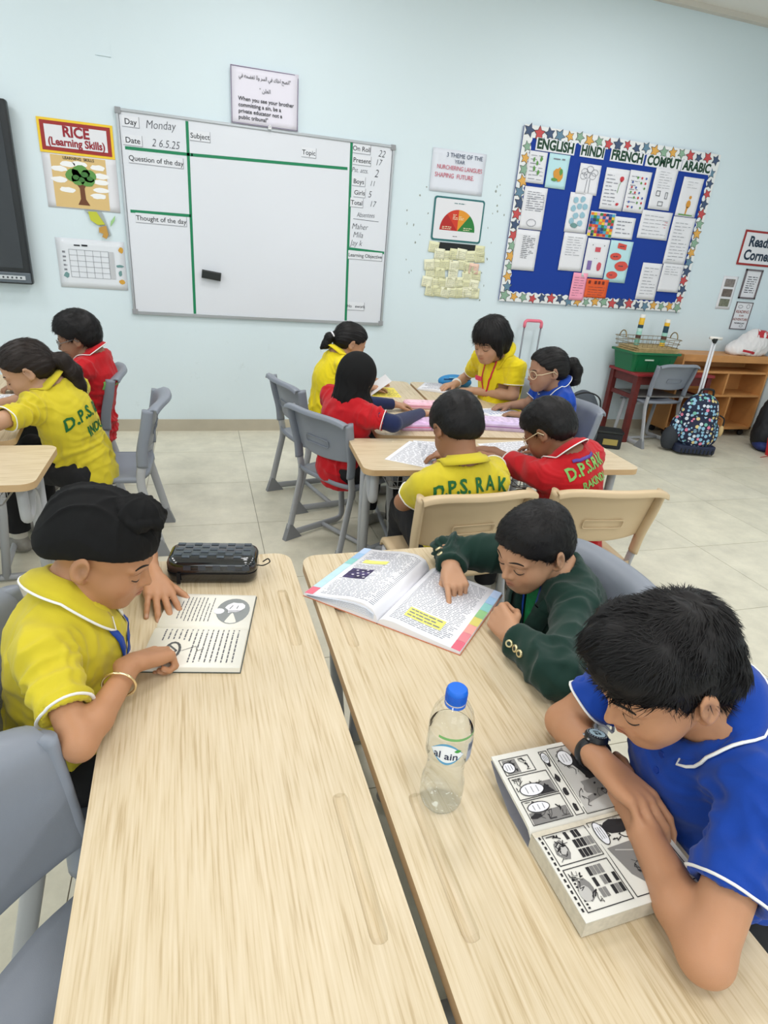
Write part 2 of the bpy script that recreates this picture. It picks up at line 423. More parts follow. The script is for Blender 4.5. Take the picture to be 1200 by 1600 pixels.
# --- interactive screen (only its right end is in view)
tv = wthing('interactive_screen', -1.93, 1.520, 0.0, 'black wall mounted interactive screen cut off at left edge', 'screen')
blk = mat('screen bezel', (30, 33, 36), rough=0.35); TVC = 0.98
wbox('casing', 1.80, 1.02, 0.055, blk, tv, y=-0.055, bevel=0.012)
wbox('display_glass', 1.72, 0.885, 0.003, mat('dark glass', (58, 60, 64), rough=0.12, spec=0.6), tv, y=-0.0835, z=0.03)
wbox('lower_bar', 1.79, 0.062, 0.014, mat('grey bar', (96, 104, 112), rough=0.35, metal=0.3), tv, y=-0.088, z=-0.470, bevel=0.004)
wbox('wall_bracket', 0.8, 0.4, 0.026, blk, tv, y=-0.014)
c = wbox('control_strip', 0.20, 0.024, 0.004, mat('strip', (200, 205, 210), rough=0.3), tv, x=0.765, z=-0.470, y=-0.0965, bevel=0.001)
for k in range(7):
    MB().lathe([(0.0001, 0.002), (0.005, 0.002), (0.006, 0)], 12).build('button', mat('btn', (60, 65, 70)), c, loc=(0.69+0.025*k, -0.0985, -0.470), rot=(radians(90), 0, 0))

# --- RICE sign
s = wthing('learning_skills_sign', -0.683, 1.879, 0.002, 'yellow and maroon bordered RICE (Learning Skills) sign left of whiteboard', 'sign')
wbox('yellow_border', 0.425, 0.185, 0.003, mat('yellow card', (244, 205, 50), rough=0.5), s, y=-0.003)
wbox('maroon_border', 0.395, 0.158, 0.002, mat('maroon card', (158, 42, 40), rough=0.5), s, y=-0.0055)
wbox('white_panel', 0.350, 0.118, 0.002, PAPER, s, y=-0.0075)
red = mat('maroon print', (150, 28, 44), rough=0.5)
wall_text('RICE', -0.683, 1.905, 0.078, red, s, off=0.0115, bold=0.035, sx=0.95)
wall_text('(Learning Skills)', -0.683, 1.848, 0.058, red, s, off=0.0115, bold=0.03, sx=0.88)
# --- tree poster
s = sheet('tree_poster', -0.680, 1.634, 0.425, 0.305, 0.001, 'learning skills tree poster under the RICE sign', 'poster', curl=0.003)
flat(s, 'tan_background', [[(-0.165, -0.145), (0.150, -0.145), (0.150, 0.145), (-0.165, 0.145)]], mat('tan', (222, 190, 130), rough=0.7), 0.0035)
wall_text('LEARNING  SKILLS', -0.685, 1.766, 0.022, INK, s, off=0.0065, bold=0.01)
rnd = random.Random(3)
flat(s, 'cloud', [disc(x, z, 0.045, 0.016, 14, jag=.15, rnd=rnd) for x, z in ((-.12, .07), (-.13, .01), (-.09, -.045), (.12, .05), (.115, .015), (.11, -.03), (.09, -.065), (0, .105), (.10, .095), (-.07, .10))], mat('cloud white', (245, 245, 245)), 0.0042)
flat(s, 'trunk', [[(-0.035, -0.125), (0.035, -0.125), (0.014, -0.09), (0.012, -0.03), (0.04, 0.02), (-0.05, 0.02), (-0.016, -0.03), (-0.016, -0.09)]], mat('bark print', (112, 66, 40)), 0.0048)
flat(s, 'leaf_crown', [disc(x, z, r, r*.8, 14, jag=.1, rnd=rnd) for x, z, r in ((-.045, .04, .045), (0, .06, .05), (.045, .045, .045), (-.02, .02, .04), (.035, .015, .04))], mat('leaf print', (94, 150, 74)), 0.0054)
flat(s, 'leaf_shade', [disc(x, z, r, r*.7, 12, jag=.05, rnd=rnd) for x, z, r in ((-.03, .03, .02), (.02, .05, .022), (.05, .03, .018), (0, .02, .02))], mat('leaf dark print', (62, 116, 54)), 0.006)
# --- paper craft hanging below the poster
s = wthing('paper_craft', -0.612, 1.405, 0.004, 'small folded yellow and grey paper craft below the tree poster', 'craft')
q = MB().prism([(-.075, .075), (.03, .075), (.075, -.06), (.06, -.065), (-.01, .02)], 0.004, 0.006, XZ); q.build('grey_fold', mat('grey paper', (168, 176, 176)), s)
MB().prism([(-.05, .07), (.0, .072), (.045, .0), (.0, -.005), (-.04, .02)], 0.008, 0.012, XZ).build('yellow_fold', mat('lime paper', (196, 200, 60)), s)
MB().prism([(.005, -.02), (.05, -.005), (.06, -.06), (.045, -.085), (.02, -.075), (.03, -.055), (.005, -.05)], 0.012, 0.016, XZ).build('tan_tail', mat('tan paper', (196, 150, 70)), s)
MB().prism([(.08, .02), (.11, .06), (.105, .03), (.075, -.01)], 0.003, 0.006, XZ).build('green_leaf', mat('pale green paper', (160, 205, 140)), s)
# --- calendar sheet
s = sheet('calendar_sheet', -0.672, 1.155, 0.415, 0.305, 0.001, 'white calendar sheet with empty grid below the paper craft', 'poster', mat('laminated sheet', (226, 230, 236), rough=0.3), curl=0.003)
g = []
for i in range(6): g += line_poly([(-0.135+0.048*i, -0.085), (-0.135+0.048*i, 0.085)], 0.0018)
for j in range(6): g += line_poly([(-0.135, -0.085+0.034*j), (0.105, -0.085+0.034*j)], 0.0018)
flat(s, 'grid_lines', g, mat('grid grey', (128, 130, 138)), 0.004)
flat(s, 'side_column', [[(0.108, -.085), (.138, -.085), (.138, .085), (.108, .085)]], mat('pale grey print', (196, 198, 202)), 0.0038)
words(s, -.10, .06, .10, .125, 1, off=.004, seed=4); words(s, -.175, -.155, -.08, .08, 6, off=.004, seed=5, wl=(.01, .02), mt=mat('grid grey'))
rnd = random.Random(9)
flat(s, 'yellow_sticker', [disc(.175, -.10, .02, .016, 8, jag=.2, rnd=rnd), disc(.185, .10, .016, .018, 10, jag=.2, rnd=rnd)], mat('sticker ochre', (212, 160, 60)), .004)
flat(s, 'teal_sticker', [disc(.17, .0, .022, .01, 8, jag=.3, rnd=rnd), disc(.17, -.045, .012, .018, 8, jag=.3, rnd=rnd), disc(-.165, -.075, .018, .016, 9, jag=.3, rnd=rnd)], mat('sticker teal', (110, 150, 150)), .004)
# --- small mark / hook plate high on the wall
MB().box((0, 0, 0), (0.085, 0.002, 0.085)).box((0, -0.003, -.041), (0.085, 0.004, 0.004)).build('old_tape_patch', WALL, None, loc=(-0.483, WY-0.0012, 2.37))
tag(bpy.data.objects['old_tape_patch'], 'small square patch left on the wall high above the RICE sign', 'patch')
# --- quote sheet
s = sheet('quote_sheet', 0.470, 2.230, 0.432, 0.315, 0.026, 'white quote sheet in Arabic and English clipped above the whiteboard', 'poster', mat('lilac paper', (232, 228, 240), rough=0.6), curl=0.003)
flat(s, 'border_line', line_poly([(-.212, -.153), (.212, -.153), (.212, .153), (-.212, .153), (-.212, -.153)], 0.004), mat('purple line', (110, 100, 130)), 0.0035)
qt = ['When you see your brother', 'committing a sin, be a', 'private educator not a', 'public tribunal"']
for k, l in enumerate(qt): wall_text(l, 0.300, 2.213-0.034*k, 0.031, INK, s, off=0.0312, ax='LEFT', bold=0.012)
# Arabic lines drawn with shaped glyph codes in visual order
AR = {'ا': (0xFE8D, 0xFE8E, None, None), 'ن': (0xFEE5, 0xFEE6, 0xFEE7, 0xFEE8), 'ص': (0xFEB9, 0xFEBA, 0xFEBB, 0xFEBC), 'ح': (0xFEA1, 0xFEA2, 0xFEA3, 0xFEA4),
      'خ': (0xFEA5, 0xFEA6, 0xFEA7, 0xFEA8), 'ك': (0xFED9, 0xFEDA, 0xFEDB, 0xFEDC), 'ف': (0xFED1, 0xFED2, 0xFED3, 0xFED4), 'ي': (0xFEF1, 0xFEF2, 0xFEF3, 0xFEF4),
      'ل': (0xFEDD, 0xFEDE, 0xFEDF, 0xFEE0), 'س': (0xFEB1, 0xFEB2, 0xFEB3, 0xFEB4), 'ر': (0xFEAD, 0xFEAE, None, None), 'و': (0xFEED, 0xFEEE, None, None),
      'ت': (0xFE95, 0xFE96, 0xFE97, 0xFE98), 'ض': (0xFEBD, 0xFEBE, 0xFEBF, 0xFEC0), 'ه': (0xFEE9, 0xFEEA, 0xFEEB, 0xFEEC), 'ع': (0xFEC9, 0xFECA, 0xFECB, 0xFECC)}
def shape_ar(t):
    out = []
    for wd in t.split(' '):
        g = []
        for i, ch in enumerate(wd):
            if ch not in AR: g.append(ch); continue
            f = AR[ch]; prev = i > 0 and wd[i-1] in AR and AR[wd[i-1]][2] is not None; nxt = i+1 < len(wd) and wd[i+1] in AR and f[2] is not None
            g.append(chr(f[3] if prev and nxt else f[1] if prev else f[2] if nxt else f[0]))
        out.append(''.join(g[::-1]))
    return ' '.join(out[::-1])
wall_text(shape_ar('"انصح اخاك في السر ولا تفضحه في'), 0.470, 2.335, 0.030, INK, s, off=0.0312, sx=0.78)
wall_text(shape_ar('العلن "'), 0.470, 2.270, 0.030, INK, s, off=0.0312, sx=0.9)
o = MB().box((0, -.008, 0), (0.022, 0.012, 0.018)).box((0, -.014, .01), (0.010, 0.008, 0.012)).build('clip', mat('white clip', (225, 225, 228), rough=.4), s, loc=(0.03, -0.002, -0.158))

# --- theme poster, chart, sticky notes
s = sheet('theme_poster', 1.875, 1.960, 0.425, 0.275, 0.001, 'hand lettered theme of the year paper right of the whiteboard', 'poster', mat('thin paper', (226, 230, 240), rough=0.6), curl=0.006)
pk = mat('red marker', (206, 92, 112)); bl = mat('blue grey marker', (70, 84, 110))
wall_text('3 THEME OF THE', 1.915, 2.062, 0.040, bl, s, off=0.008, sx=0.95); wall_text('YEAR', 1.88, 2.024, 0.034, bl, s, off=0.008)
wall_text('NURCHERING LANGUES', 1.885, 1.982, 0.040, pk, s, off=0.008, sx=0.82); wall_text('SHAPING  FUTURE.', 1.850, 1.930, 0.042, pk, s, off=0.008, sx=0.88)
s = wthing('behaviour_chart', 1.918, 1.645, 0.002, 'teal framed noise meter chart with red yellow green fan', 'poster')
teal = mat('teal frame', (42, 110, 112), rough=0.4)
MB().prism(rrect(.41, .30, .02), 0, .004, XZ).build('teal_border', teal, s); MB().prism(rrect(.385, .275, .014), .004, .006, XZ).build('white_panel', PAPER, s)
def wedge(a0, a1, r=.145, cz=-.075): return [(0, cz)]+[(r*cos(radians(a0+(a1-a0)*i/8)), cz+r*sin(radians(a0+(a1-a0)*i/8))) for i in range(9)]
for nm, a, b, cc in (('red_wedge', 130, 180, (178, 32, 28)), ('orange_wedge', 90, 130, (206, 56, 34)), ('yellow_wedge', 50, 90, (226, 150, 42)), ('green_wedge', 0, 50, (38, 124, 56))):
    flat(s, nm, [wedge(a, b)], mat(nm, cc, rough=0.5), .0062)
tc_ = mat('tiny print', (235, 225, 190))
words(s, -.125, -.05, -.07, -.045, 2, tc_, .0070, 2, wl=(.01, .02)); words(s, -.045, -.005, .0, .04, 4, tc_, .0070, 3, wl=(.01, .02)); words(s, .005, .045, .0, .03, 3, tc_, .0070, 4, wl=(.01, .02)); words(s, .05, .12, -.07, -.045, 2, tc_, .0070, 5, wl=(.01, .02))
words(s, -.045, .045, .105, .118, 1, mat('teal frame'), .0070, 6, wl=(.015, .03)); words(s, -.03, .03, -.118, -.108, 1, INK, .0070, 7, wl=(.01, .02))
# sticky notes: black backing strip and rows of cream notes
MB().box((0, 0, 0), (0.33, 0.001, 0.10)).build('black_backing_strip', mat('black card', (30, 34, 36), rough=.7), None, loc=(1.94, WY-0.001, 1.435))
tag(bpy.data.objects['black_backing_strip'], 'black card strip behind the top row of sticky notes', 'card')
sm_ = [mat('sticky a', (236, 234, 196), rough=.6), mat('sticky b', (228, 226, 184), rough=.6), mat('sticky c', (240, 238, 208), rough=.6)]
rnd = random.Random(11); k = 0
note_me = [sheet_mesh(0.082, 0.078, 0.007, sd, 4) for sd in range(6)]
for r, (zz, xs) in enumerate([(1.445, [1.745, 2.13]), (1.40, [1.80, 1.865, 1.925, 1.985, 2.055, 2.145]), (1.325, [1.725, 1.785, 1.85, 1.925, 1.985, 2.05, 2.10]), (1.255, [1.74, 1.81, 1.93, 2.04, 2.12]),
                              (1.20, [1.72, 1.785, 1.855, 1.915, 1.985, 2.055, 2.12]), (1.135, [1.745, 1.81, 1.875, 1.945, 2.01, 2.07, 2.13])]):
    for x in xs:
        pink = (r == 2 and x == 2.10)
        me = note_me[k % 6].copy(); off = 0.002+0.0012*(k % 3)+0.001*r
        o = link('sticky_note', me, mat('sticky pinkish', (244, 206, 186)) if pink else sm_[k % 3], None, (x+rnd.uniform(-.008, .008), WY-off, zz+rnd.uniform(-.012, .012)), (0, radians(rnd.uniform(-6, 6)), 0))
        tag(o, 'pinkish sticky note among the cream ones' if pink else 'cream sticky note with pencil writing in the cluster below the chart', 'sticky note', None if pink else 'cream sticky notes below the chart')
        words(o, -.03, .03, -.028, .02, 4, mat('pencil', (150, 150, 140)), .0062, k, wl=(.006, .016), th=.22, name='pencil_lines')
        k += 1
# dirt specks round the notes
rnd = random.Random(21); q = MB()
for i in range(26):
    x = 1.55+rnd.random()*0.75; z = 1.05+rnd.random()*0.9
    if 1.68 < x < 2.15 and z > 1.08: x = 1.5+rnd.random()*.15 if rnd.random() < .5 else 2.17+rnd.random()*.08
    q.prism(disc(x, z, rnd.uniform(.003, .007), rnd.uniform(.005, .011), 7, jag=.3, rnd=rnd), 0.0004, 0.0009, XZ)
o = q.build('wall_scuffs', mat('scuff grey', (150, 158, 150)), None, loc=(0, WY, 0)); tag(o, 'small grey tape scuffs on the wall around the notes', 'marks', kind='stuff')

# --- bulletin board 1.8 x 1.2
bcx, bcz = 3.256, 1.705
B = wthing('bulletin_board', bcx, bcz, 0.0, 'blue bulletin board with star border and subject headings', 'notice board')
wbox('blue_backing', 1.80, 1.22, 0.018, mat('blue felt', (18, 58, 150), rough=0.85, bump=.1), B, y=-0.010)
bw = mat('border paper', (232, 234, 234), rough=.6)
def scallop(x0, z0, x1, z1, w_=0.078, side=1, o=0.0195):
    """border strip with scalloped inner edge"""
    L = sqrt((x1-x0)**2+(z1-z0)**2); ux, uz = (x1-x0)/L, (z1-z0)/L; nx_, nz_ = -uz*side, ux*side
    n = int(L/0.058); pts = [(0, 0), (L, 0)]
    for i in range(n, 0, -1):
        for t in (0.0, 0.25, 0.5, 0.75): pts.append(((i-t)*L/n, w_-0.012+0.014*sin(pi*t)))
    pts.append((0, w_-.012))
    P = [(x0+ux*a+nx_*b, z0+uz*a+nz_*b) for a, b in pts]
    q = MB(); q.prism(P if side > 0 else P[::-1], o, o+0.0006, XZ); return q
hw, hh = 0.905, 0.615
scallop(-hw, -hh, hw, -hh, side=1).build('border_strip', bw, B); scallop(hw, hh, -hw, hh, side=1).build('border_strip', bw, B)
scallop(-hw, hh, -hw, -hh, side=1, o=.0203).build('border_strip', bw, B); scallop(hw, -hh, hw, hh, side=1, o=.0203).build('border_strip', bw, B)
def star(r=0.043): return [(r*(1 if i % 2 == 0 else .5)*cos(radians(90+36*i)), r*(1 if i % 2 == 0 else .5)*sin(radians(90+36*i))) for i in range(10)]
stars = []
for cc in ((66, 84, 116), (138, 172, 148), (196, 78, 80), (222, 168, 84), (100, 134, 156)):
    q = MB().prism(star(), 0, 0.0012, XZ); me = new_mesh('star', q.v, q.f); me.materials.append(mat('star %d' % cc[0], cc, rough=.6)); stars.append(me)
edge = mat('star outline', (60, 56, 62)); q = MB().prism(star(0.051), 0, 0.0006, XZ); om = new_mesh('star_outline', q.v, q.f); om.materials.append(edge)
rnd = random.Random(5); k = 0
placed = []
def put_star(x, z):
    global k
    if any(abs(x-a) < .05 and abs(z-b) < .05 for a, b in placed): return
    placed.append((x, z))
    o = link('star', stars[[0, 1, 2, 3, 0, 1, 4, 2, 3][k % 9]], None, B, (x, -0.0222, z), (0, rnd.uniform(-.5, .5), 0)); sc = rnd.uniform(.78, 1.05); o.scale = (sc, 1, sc)
    link('star_outline', om, None, o, (0, 0.0008, 0)); k += 1
for i in range(21): put_star(-.862+1.724*i/20, hh-.037+rnd.uniform(-.008, .008)); put_star(-.862+1.724*i/20, -hh+.037+rnd.uniform(-.008, .008))
for i in range(1, 15): put_star(-hw+.045+rnd.uniform(-.01, .01), -hh+.037+1.13*i/15); put_star(hw-.045+rnd.uniform(-.01, .01), -hh+.037+1.13*i/15)
dg = mat('dark green print', (18, 62, 40), rough=.5)
for tx, x0, x1, zc in (('ENGLISH', 2.465, 2.80, 2.208), ('HINDI', 2.85, 3.065, 2.208), ('FRENCH', 3.12, 3.43, 2.208), ('COMPUT', 3.45, 3.795, 2.208), ('ARABIC', 3.80, 4.10, 2.208)):
    w_ = x1-x0
    c = MB().box((0, 0, 0), (w_, 0.002, 0.082)).build('heading_card', PAPER, B, loc=((x0+x1)/2-bcx, -0.0225, zc-bcz))
    me = text_mesh(tx, 0.090, bold=0.042); ww = max(v.co.x for v in me.vertices)-min(v.co.x for v in me.vertices)
    o = link('lettering', me, dg, c, (0, -0.0015, 0), (radians(90), 0, 0)); o.scale = (w_*0.93/ww, 1, 1)
def bsheet(name, pts, label, mt=None, off=0.022, extra=None, radius=0, curl=.004):
    """sheet placed by its wall rectangle"""
    x0, z0, x1, z1 = pts
    o = sheet(name, (x0+x1)/2, (z0+z1)/2, x1-x0, z1-z0, off, label, 'paper', mt, curl=curl, group=None)
    return o
pale = mat('pale blue paper', (188, 226, 232), rough=.6); PEN = mat('pencil grey', (130, 132, 142)); rnd = random.Random(31)
def bs(name, r, label, mt=None, off=0.022, curl=.004): return bsheet(name, r, label, mt, off, curl=curl)
o = bs('english_sheet', (2.422, 1.950, 2.575, 2.160), 'white sheet with green plant doodles, top left of bulletin board')
words(o, -.06, .06, -.09, .09, 7, PEN, .005, 1, .15); flat(o, 'doodle', [disc(x, z, .010, .018, 7, jag=.3, rnd=rnd) for x, z in ((-.03, .05), (.0, .03), (.03, .06), (.02, -.03), (-.02, -.01))], mat('leaf print'), .0055)
o = bs('blue_sheet', (2.592, 1.932, 2.770, 2.162), 'pale blue sheet with orange and green hen drawing', pale)
flat(o, 'drawing_orange', [disc(.01, -.02, .042, .045, 14, jag=.2, rnd=rnd)], mat('draw orange', (214, 150, 60)), .005); flat(o, 'drawing_green', [disc(-.02, -.055, .03, .014, 9, jag=.3, rnd=rnd), disc(.03, .0, .015, .02, 8, jag=.3, rnd=rnd)], mat('leaf print'), .0056)
words(o, -.05, .05, .07, .095, 1, PEN, .005, 2)
o = bs('text_sheet', (2.428, 1.632, 2.626, 1.926), 'white typed sheet with boxed text below the green doodles'); words(o, -.07, .08, -.02, .12, 9, PEN, .005, 3, .25)
flat(o, 'box_lines', line_poly([(-.05, .0), (.08, .0), (.08, .07), (-.05, .07), (-.05, .0)], .002)+line_poly(disc(.0, -.10, .04, .025, 14)+[(.04, -.10)], .003), PEN, .005)
o = bs('poem_sheet', (2.414, 1.332, 2.620, 1.626), 'white poem sheet at the bottom of the first board column'); words(o, -.04, .07, -.06, .11, 13, MARK, .005, 4, .3)
o = bs('brain_drawing', (2.870, 1.917, 3.060, 2.126), 'white sheet with pencil tree drawing under HINDI heading')
flat(o, 'tree_lines', sum([line_poly(disc(x, z, .03, .022, 10)+[(x+.03, z)], .0025) for x, z in ((-.045, .05), (0, .07), (.045, .05), (-.02, .03), (.03, .025), (-.05, .02))], [])+line_poly([(-.012, .0), (-.016, -.09)], .004)+line_poly([(.012, .0), (.016, -.09)], .004), PEN, .005)
o = bs('blue_blob_sheet', (2.830, 1.642, 3.030, 1.924), 'cut out sheet of blue and green watercolour circles')
flat(o, 'blue_blobs', [disc(x, z, .024, .022, 10, jag=.15, rnd=rnd) for x, z in ((-.04, .09), (.02, .10), (-.05, .03), (.05, .05), (.0, .05), (.04, -.01), (-.02, -.02), (-.05, -.06), (.03, -.07))], mat('pale blue print', (150, 190, 206)), .005); flat(o, 'green_blobs', [disc(-.02, -.09, .03, .02, 10, jag=.2, rnd=rnd)], mat('sticker teal'), .0055)
o = bs('striped_sheet', (3.042, 1.628, 3.278, 1.810), 'sheet of many small coloured rectangles in the board centre', off=.026)
cols = [(232, 120, 48), (60, 130, 70), (52, 96, 170), (230, 200, 60), (200, 60, 60), (80, 170, 200), (224, 170, 190), (40, 60, 110)]
for ci, cc in enumerate(cols):
    flat(o, 'colour_blocks', [[(-.115+.0285*i, .085-.0215*(j+1)), (-.115+.0285*(i+1)-.002, .085-.0215*(j+1)), (-.115+.0285*(i+1)-.002, .085-.0215*j-.0015), (-.115+.0285*i, .085-.0215*j-.0015)] for i in range(8) for j in range(8) if (i*3+j*5+(i*j) % 3) % 8 == ci], mat('block %d' % ci, cc), .0055)
o = bs('hindi_text_sheet', (2.838, 1.356, 3.057, 1.639), 'plain white sheet with faint pencil text under the blue circles'); words(o, -.07, .07, -.03, .12, 8, PEN, .005, 6, .15)
o = bs('rose_sheet', (3.108, 1.831, 3.325, 2.122), 'white sheet with red rose sketch under FRENCH heading')
flat(o, 'rose_red', [disc(.05, .08, .018, .02, 9, jag=.2, rnd=rnd), disc(.05, -.10, .016, .012, 9, jag=.2, rnd=rnd)], mat('draw red', (200, 60, 70)), .005); flat(o, 'stem', line_poly([(.05, .07), (.035, .03), (.03, -.02)], .004), mat('leaf print'), .005); words(o, -.09, .02, -.12, .11, 9, PEN, .005, 7, .2)
o = bs('fruit_sheet', (3.330, 1.832, 3.534, 2.128), 'white sheet with little fruit drawings beside the rose')
for nm, cc, off in (('red_fruit', (200, 60, 70), 0), ('green_fruit', (94, 150, 74), 3), ('blue_fruit', (80, 100, 170), 5)):
    flat(o, nm, [disc(-.06+.04*((i*7+off) % 4), -.11+.035*i, .009, .009, 8) for i in range(0, 7)], mat('draw '+nm, cc), .005)
words(o, -.08, .0, -.12, .12, 8, PEN, .005, 8, .15)
o = bs('note_sheet', (3.274, 1.632, 3.480, 1.792), 'small white sheet of three handwritten lines right of coloured rectangles'); words(o, -.07, .07, -.05, .06, 4, PEN, .005, 9, .25)
o = bs('flag_sheet', (3.067, 1.320, 3.275, 1.614), 'white sheet with small red and purple pictures', off=.026)
flat(o, 'red_pictures', [[(-.02, .05), (.03, .05), (.03, .085), (-.02, .085)], disc(.045, -.06, .022, .035, 9, jag=.1, rnd=rnd)], mat('draw rose', (206, 84, 96)), .005); flat(o, 'purple_picture', [[(-.07, -.09), (-.03, -.09), (-.03, -.02), (-.07, -.02)]], mat('draw purple', (130, 110, 170)), .005)
flat(o, 'dots', [disc(x, .10, .004, .004, 6) for x in (-.05, .06)]+[disc(x, .0, .003, .003, 6) for x in (-.01, .01)], MARK, .005)
o = bs('bubble_sheet', (3.288, 1.294, 3.506, 1.617), 'pale blue sheet with red title box and red speech bubbles', pale)
flat(o, 'red_bubbles', [[(-.035, .105), (.05, .095), (.05, .135), (-.035, .145)], disc(-.035, .04, .055, .028, 16), disc(.04, -.03, .065, .038, 16, jag=.06, rnd=rnd), disc(-.035, -.105, .055, .03, 16)], mat('coral', (214, 82, 70)), .005)
words(o, -.015, .035, .112, .128, 1, MARK, .006, 1, wl=(.01, .02)); words(o, -.06, -.01, .03, .05, 1, MARK, .006, 2, wl=(.01, .02)); words(o, .01, .07, -.04, -.02, 1, MARK, .006, 3, wl=(.01, .02)); words(o, -.06, -.01, -.115, -.095, 1, MARK, .006, 4, wl=(.01, .02))
o = bs('pink_note', (2.990, 1.133, 3.128, 1.348), 'pink paper note hanging below the board centre', mat('pink paper', (246, 160, 186), rough=.6), off=.027); words(o, -.05, .05, -.08, .08, 8, MARK, .005, 11, .12)
o = bs('orange_note', (3.128, 1.162, 3.346, 1.310), 'orange paper note beside the pink note on the bottom border', mat('orange paper', (226, 92, 44), rough=.6), off=.028)
words(o, -.08, .08, -.06, .02, 4, MARK, .005, 12, .14); flat(o, 'brown_squares', [[(x, .035), (x+.022, .035), (x+.022, .06), (x, .06)] for x in (-.09, -.03, .005, .045)], mat('brown print', (110, 40, 30)), .005)
o = bs('computer_sheet', (3.565, 1.874, 3.778, 2.172), 'white sheet with small computer drawings under COMPUT heading')
flat(o, 'computers', line_poly([(-.055, -.05), (-.02, -.05), (-.02, -.015), (-.055, -.015), (-.055, -.05)], .004)+line_poly([(.035, -.065), (.055, -.065), (.055, -.02), (.035, -.02), (.035, -.065)], .004)+line_poly([(-.02, -.12), (.025, -.12), (.025, -.09), (-.02, -.09), (-.02, -.12)], .004), MARK, .005); words(o, -.06, .06, .0, .13, 7, PEN, .005, 13, .14)
o = bs('wide_sheet', (3.525, 1.652, 3.826, 1.862), 'wide white handwritten sheet below the computer drawings'); words(o, -.12, .12, -.08, .08, 6, PEN, .005, 14, .12); words(o, .09, .12, -.02, .04, 3, pk, .0055, 15, .2, wl=(.01, .02))
o = bs('lower_sheet', (3.648, 1.174, 3.851, 1.470), 'white pencil sheet at the bottom right of the board'); words(o, -.07, .07, -.11, .12, 9, PEN, .005, 16, .14)
o = bs('arabic_sheet', (3.848, 1.846, 4.051, 2.134), 'white sheet with child figure drawing under ARABIC heading')
flat(o, 'figure', [disc(.005, -.05, .022, .03, 10), disc(.01, -.0, .013, .013, 10), [(-.01, -.13), (.0, -.13), (.01, -.07), (-.01, -.07)]], mat('draw orange'), .005); flat(o, 'grass', [[(-.07, -.135), (.07, -.135), (.07, -.128), (-.07, -.125)]], mat('leaf print'), .0052); words(o, -.05, .05, .06, .12, 3, PEN, .005, 17, .12)
o = bs('long_sheet', (3.843, 1.474, 4.071, 1.842), 'long white pencil sheet in the middle of the last column'); words(o, -.08, .08, -.16, .15, 12, PEN, .005, 18, .14)
o = bs('last_sheet', (3.854, 1.250, 4.074, 1.478), 'white sheet at the foot of the last board column', off=.026); words(o, -.08, .08, .02, .10, 4, PEN, .005, 19, .16)

# --- reading corner
s = wthing('reading_corner_sign', 4.885, 1.665, 0.002, 'maroon bordered Reading Corner sign at the right edge', 'sign')
wbox('maroon_border', .47, .285, .003, mat('maroon card'), s, y=-.003); wbox('white_panel', .435, .250, .002, PAPER, s, y=-.0055)
nv = mat('navy print', (34, 52, 72)); wall_text('Reading', 4.885, 1.715, .115, nv, s, off=.010, bold=.03, sx=.92); wall_text('Corner', 4.86, 1.605, .115, nv, s, off=.010, bold=.03, sx=.92)
s = wthing('framed_saying', 4.880, 1.368, .002, 'grey framed saying print below the Reading Corner sign', 'framed print')
fm = mat('grey brown frame', (110, 100, 104), rough=.5)
MB().prism(rrect(.190, .25, .002), 0, .003, XZ).build('print_sheet', PAPER, s)
for (w_, h_, x, z) in ((.194, .014, 0, .120), (.194, .014, 0, -.120), (.014, .254, -.09, 0), (.014, .254, .09, 0)): wbox('frame_rail', w_, h_, .010, fm, s, x, z, -.006)
words(s, -.05, .06, -.08, .07, 8, MARK, .0035, 20, .4, wl=(.02, .05))
s = wthing('reading_adventure_print', 4.885, 1.090, .002, 'thin framed READING IS AN ADVENTURE print, lowest on the wall', 'framed print')
MB().prism(rrect(.190, .24, .002), 0, .003, XZ).build('print_sheet', PAPER, s)
for (w_, h_, x, z) in ((.194, .007, 0, .119), (.194, .007, 0, -.119), (.007, .244, -.094, 0), (.007, .244, .094, 0)): wbox('frame_rail', w_, h_, .007, fm, s, x, z, -.004)
for k, (l, sz) in enumerate((('READING', .036), ('IS AN', .022), ('ADVENTURE', .030), ('THE MIND HAS', .018))): wall_text(l, 4.885, 1.125-.034*k, sz, mat('brick print', (150, 84, 76)) if k != 3 else MARK, s, off=.0058, bold=.015)
flat(s, 'cloud_lines', line_poly(disc(-.04, .08, .025, .013, 12)+[(-.015, .08)], .003)+line_poly(disc(.05, .085, .02, .018, 10)+[(.07, .085)], .003)+line_poly(disc(.03, -.09, .02, .01, 10)+[(.05, -.09)], .003), MARK, .0035)
s = sheet('photo_sheet', 4.643, 1.280, .165, .285, .001, 'white sheet with three small photos left of the framed prints', 'poster', curl=.002)
for k, (z, cc) in enumerate(((.085, (130, 122, 118)), (.0, (110, 98, 92)), (-.085, (120, 122, 104)))):
    flat(s, 'photo', [[(-.055, z-.033), (.055, z-.033), (.055, z+.033), (-.055, z+.033)]], mat('photo %d' % k, cc, var=.35, vscale=40), .003)
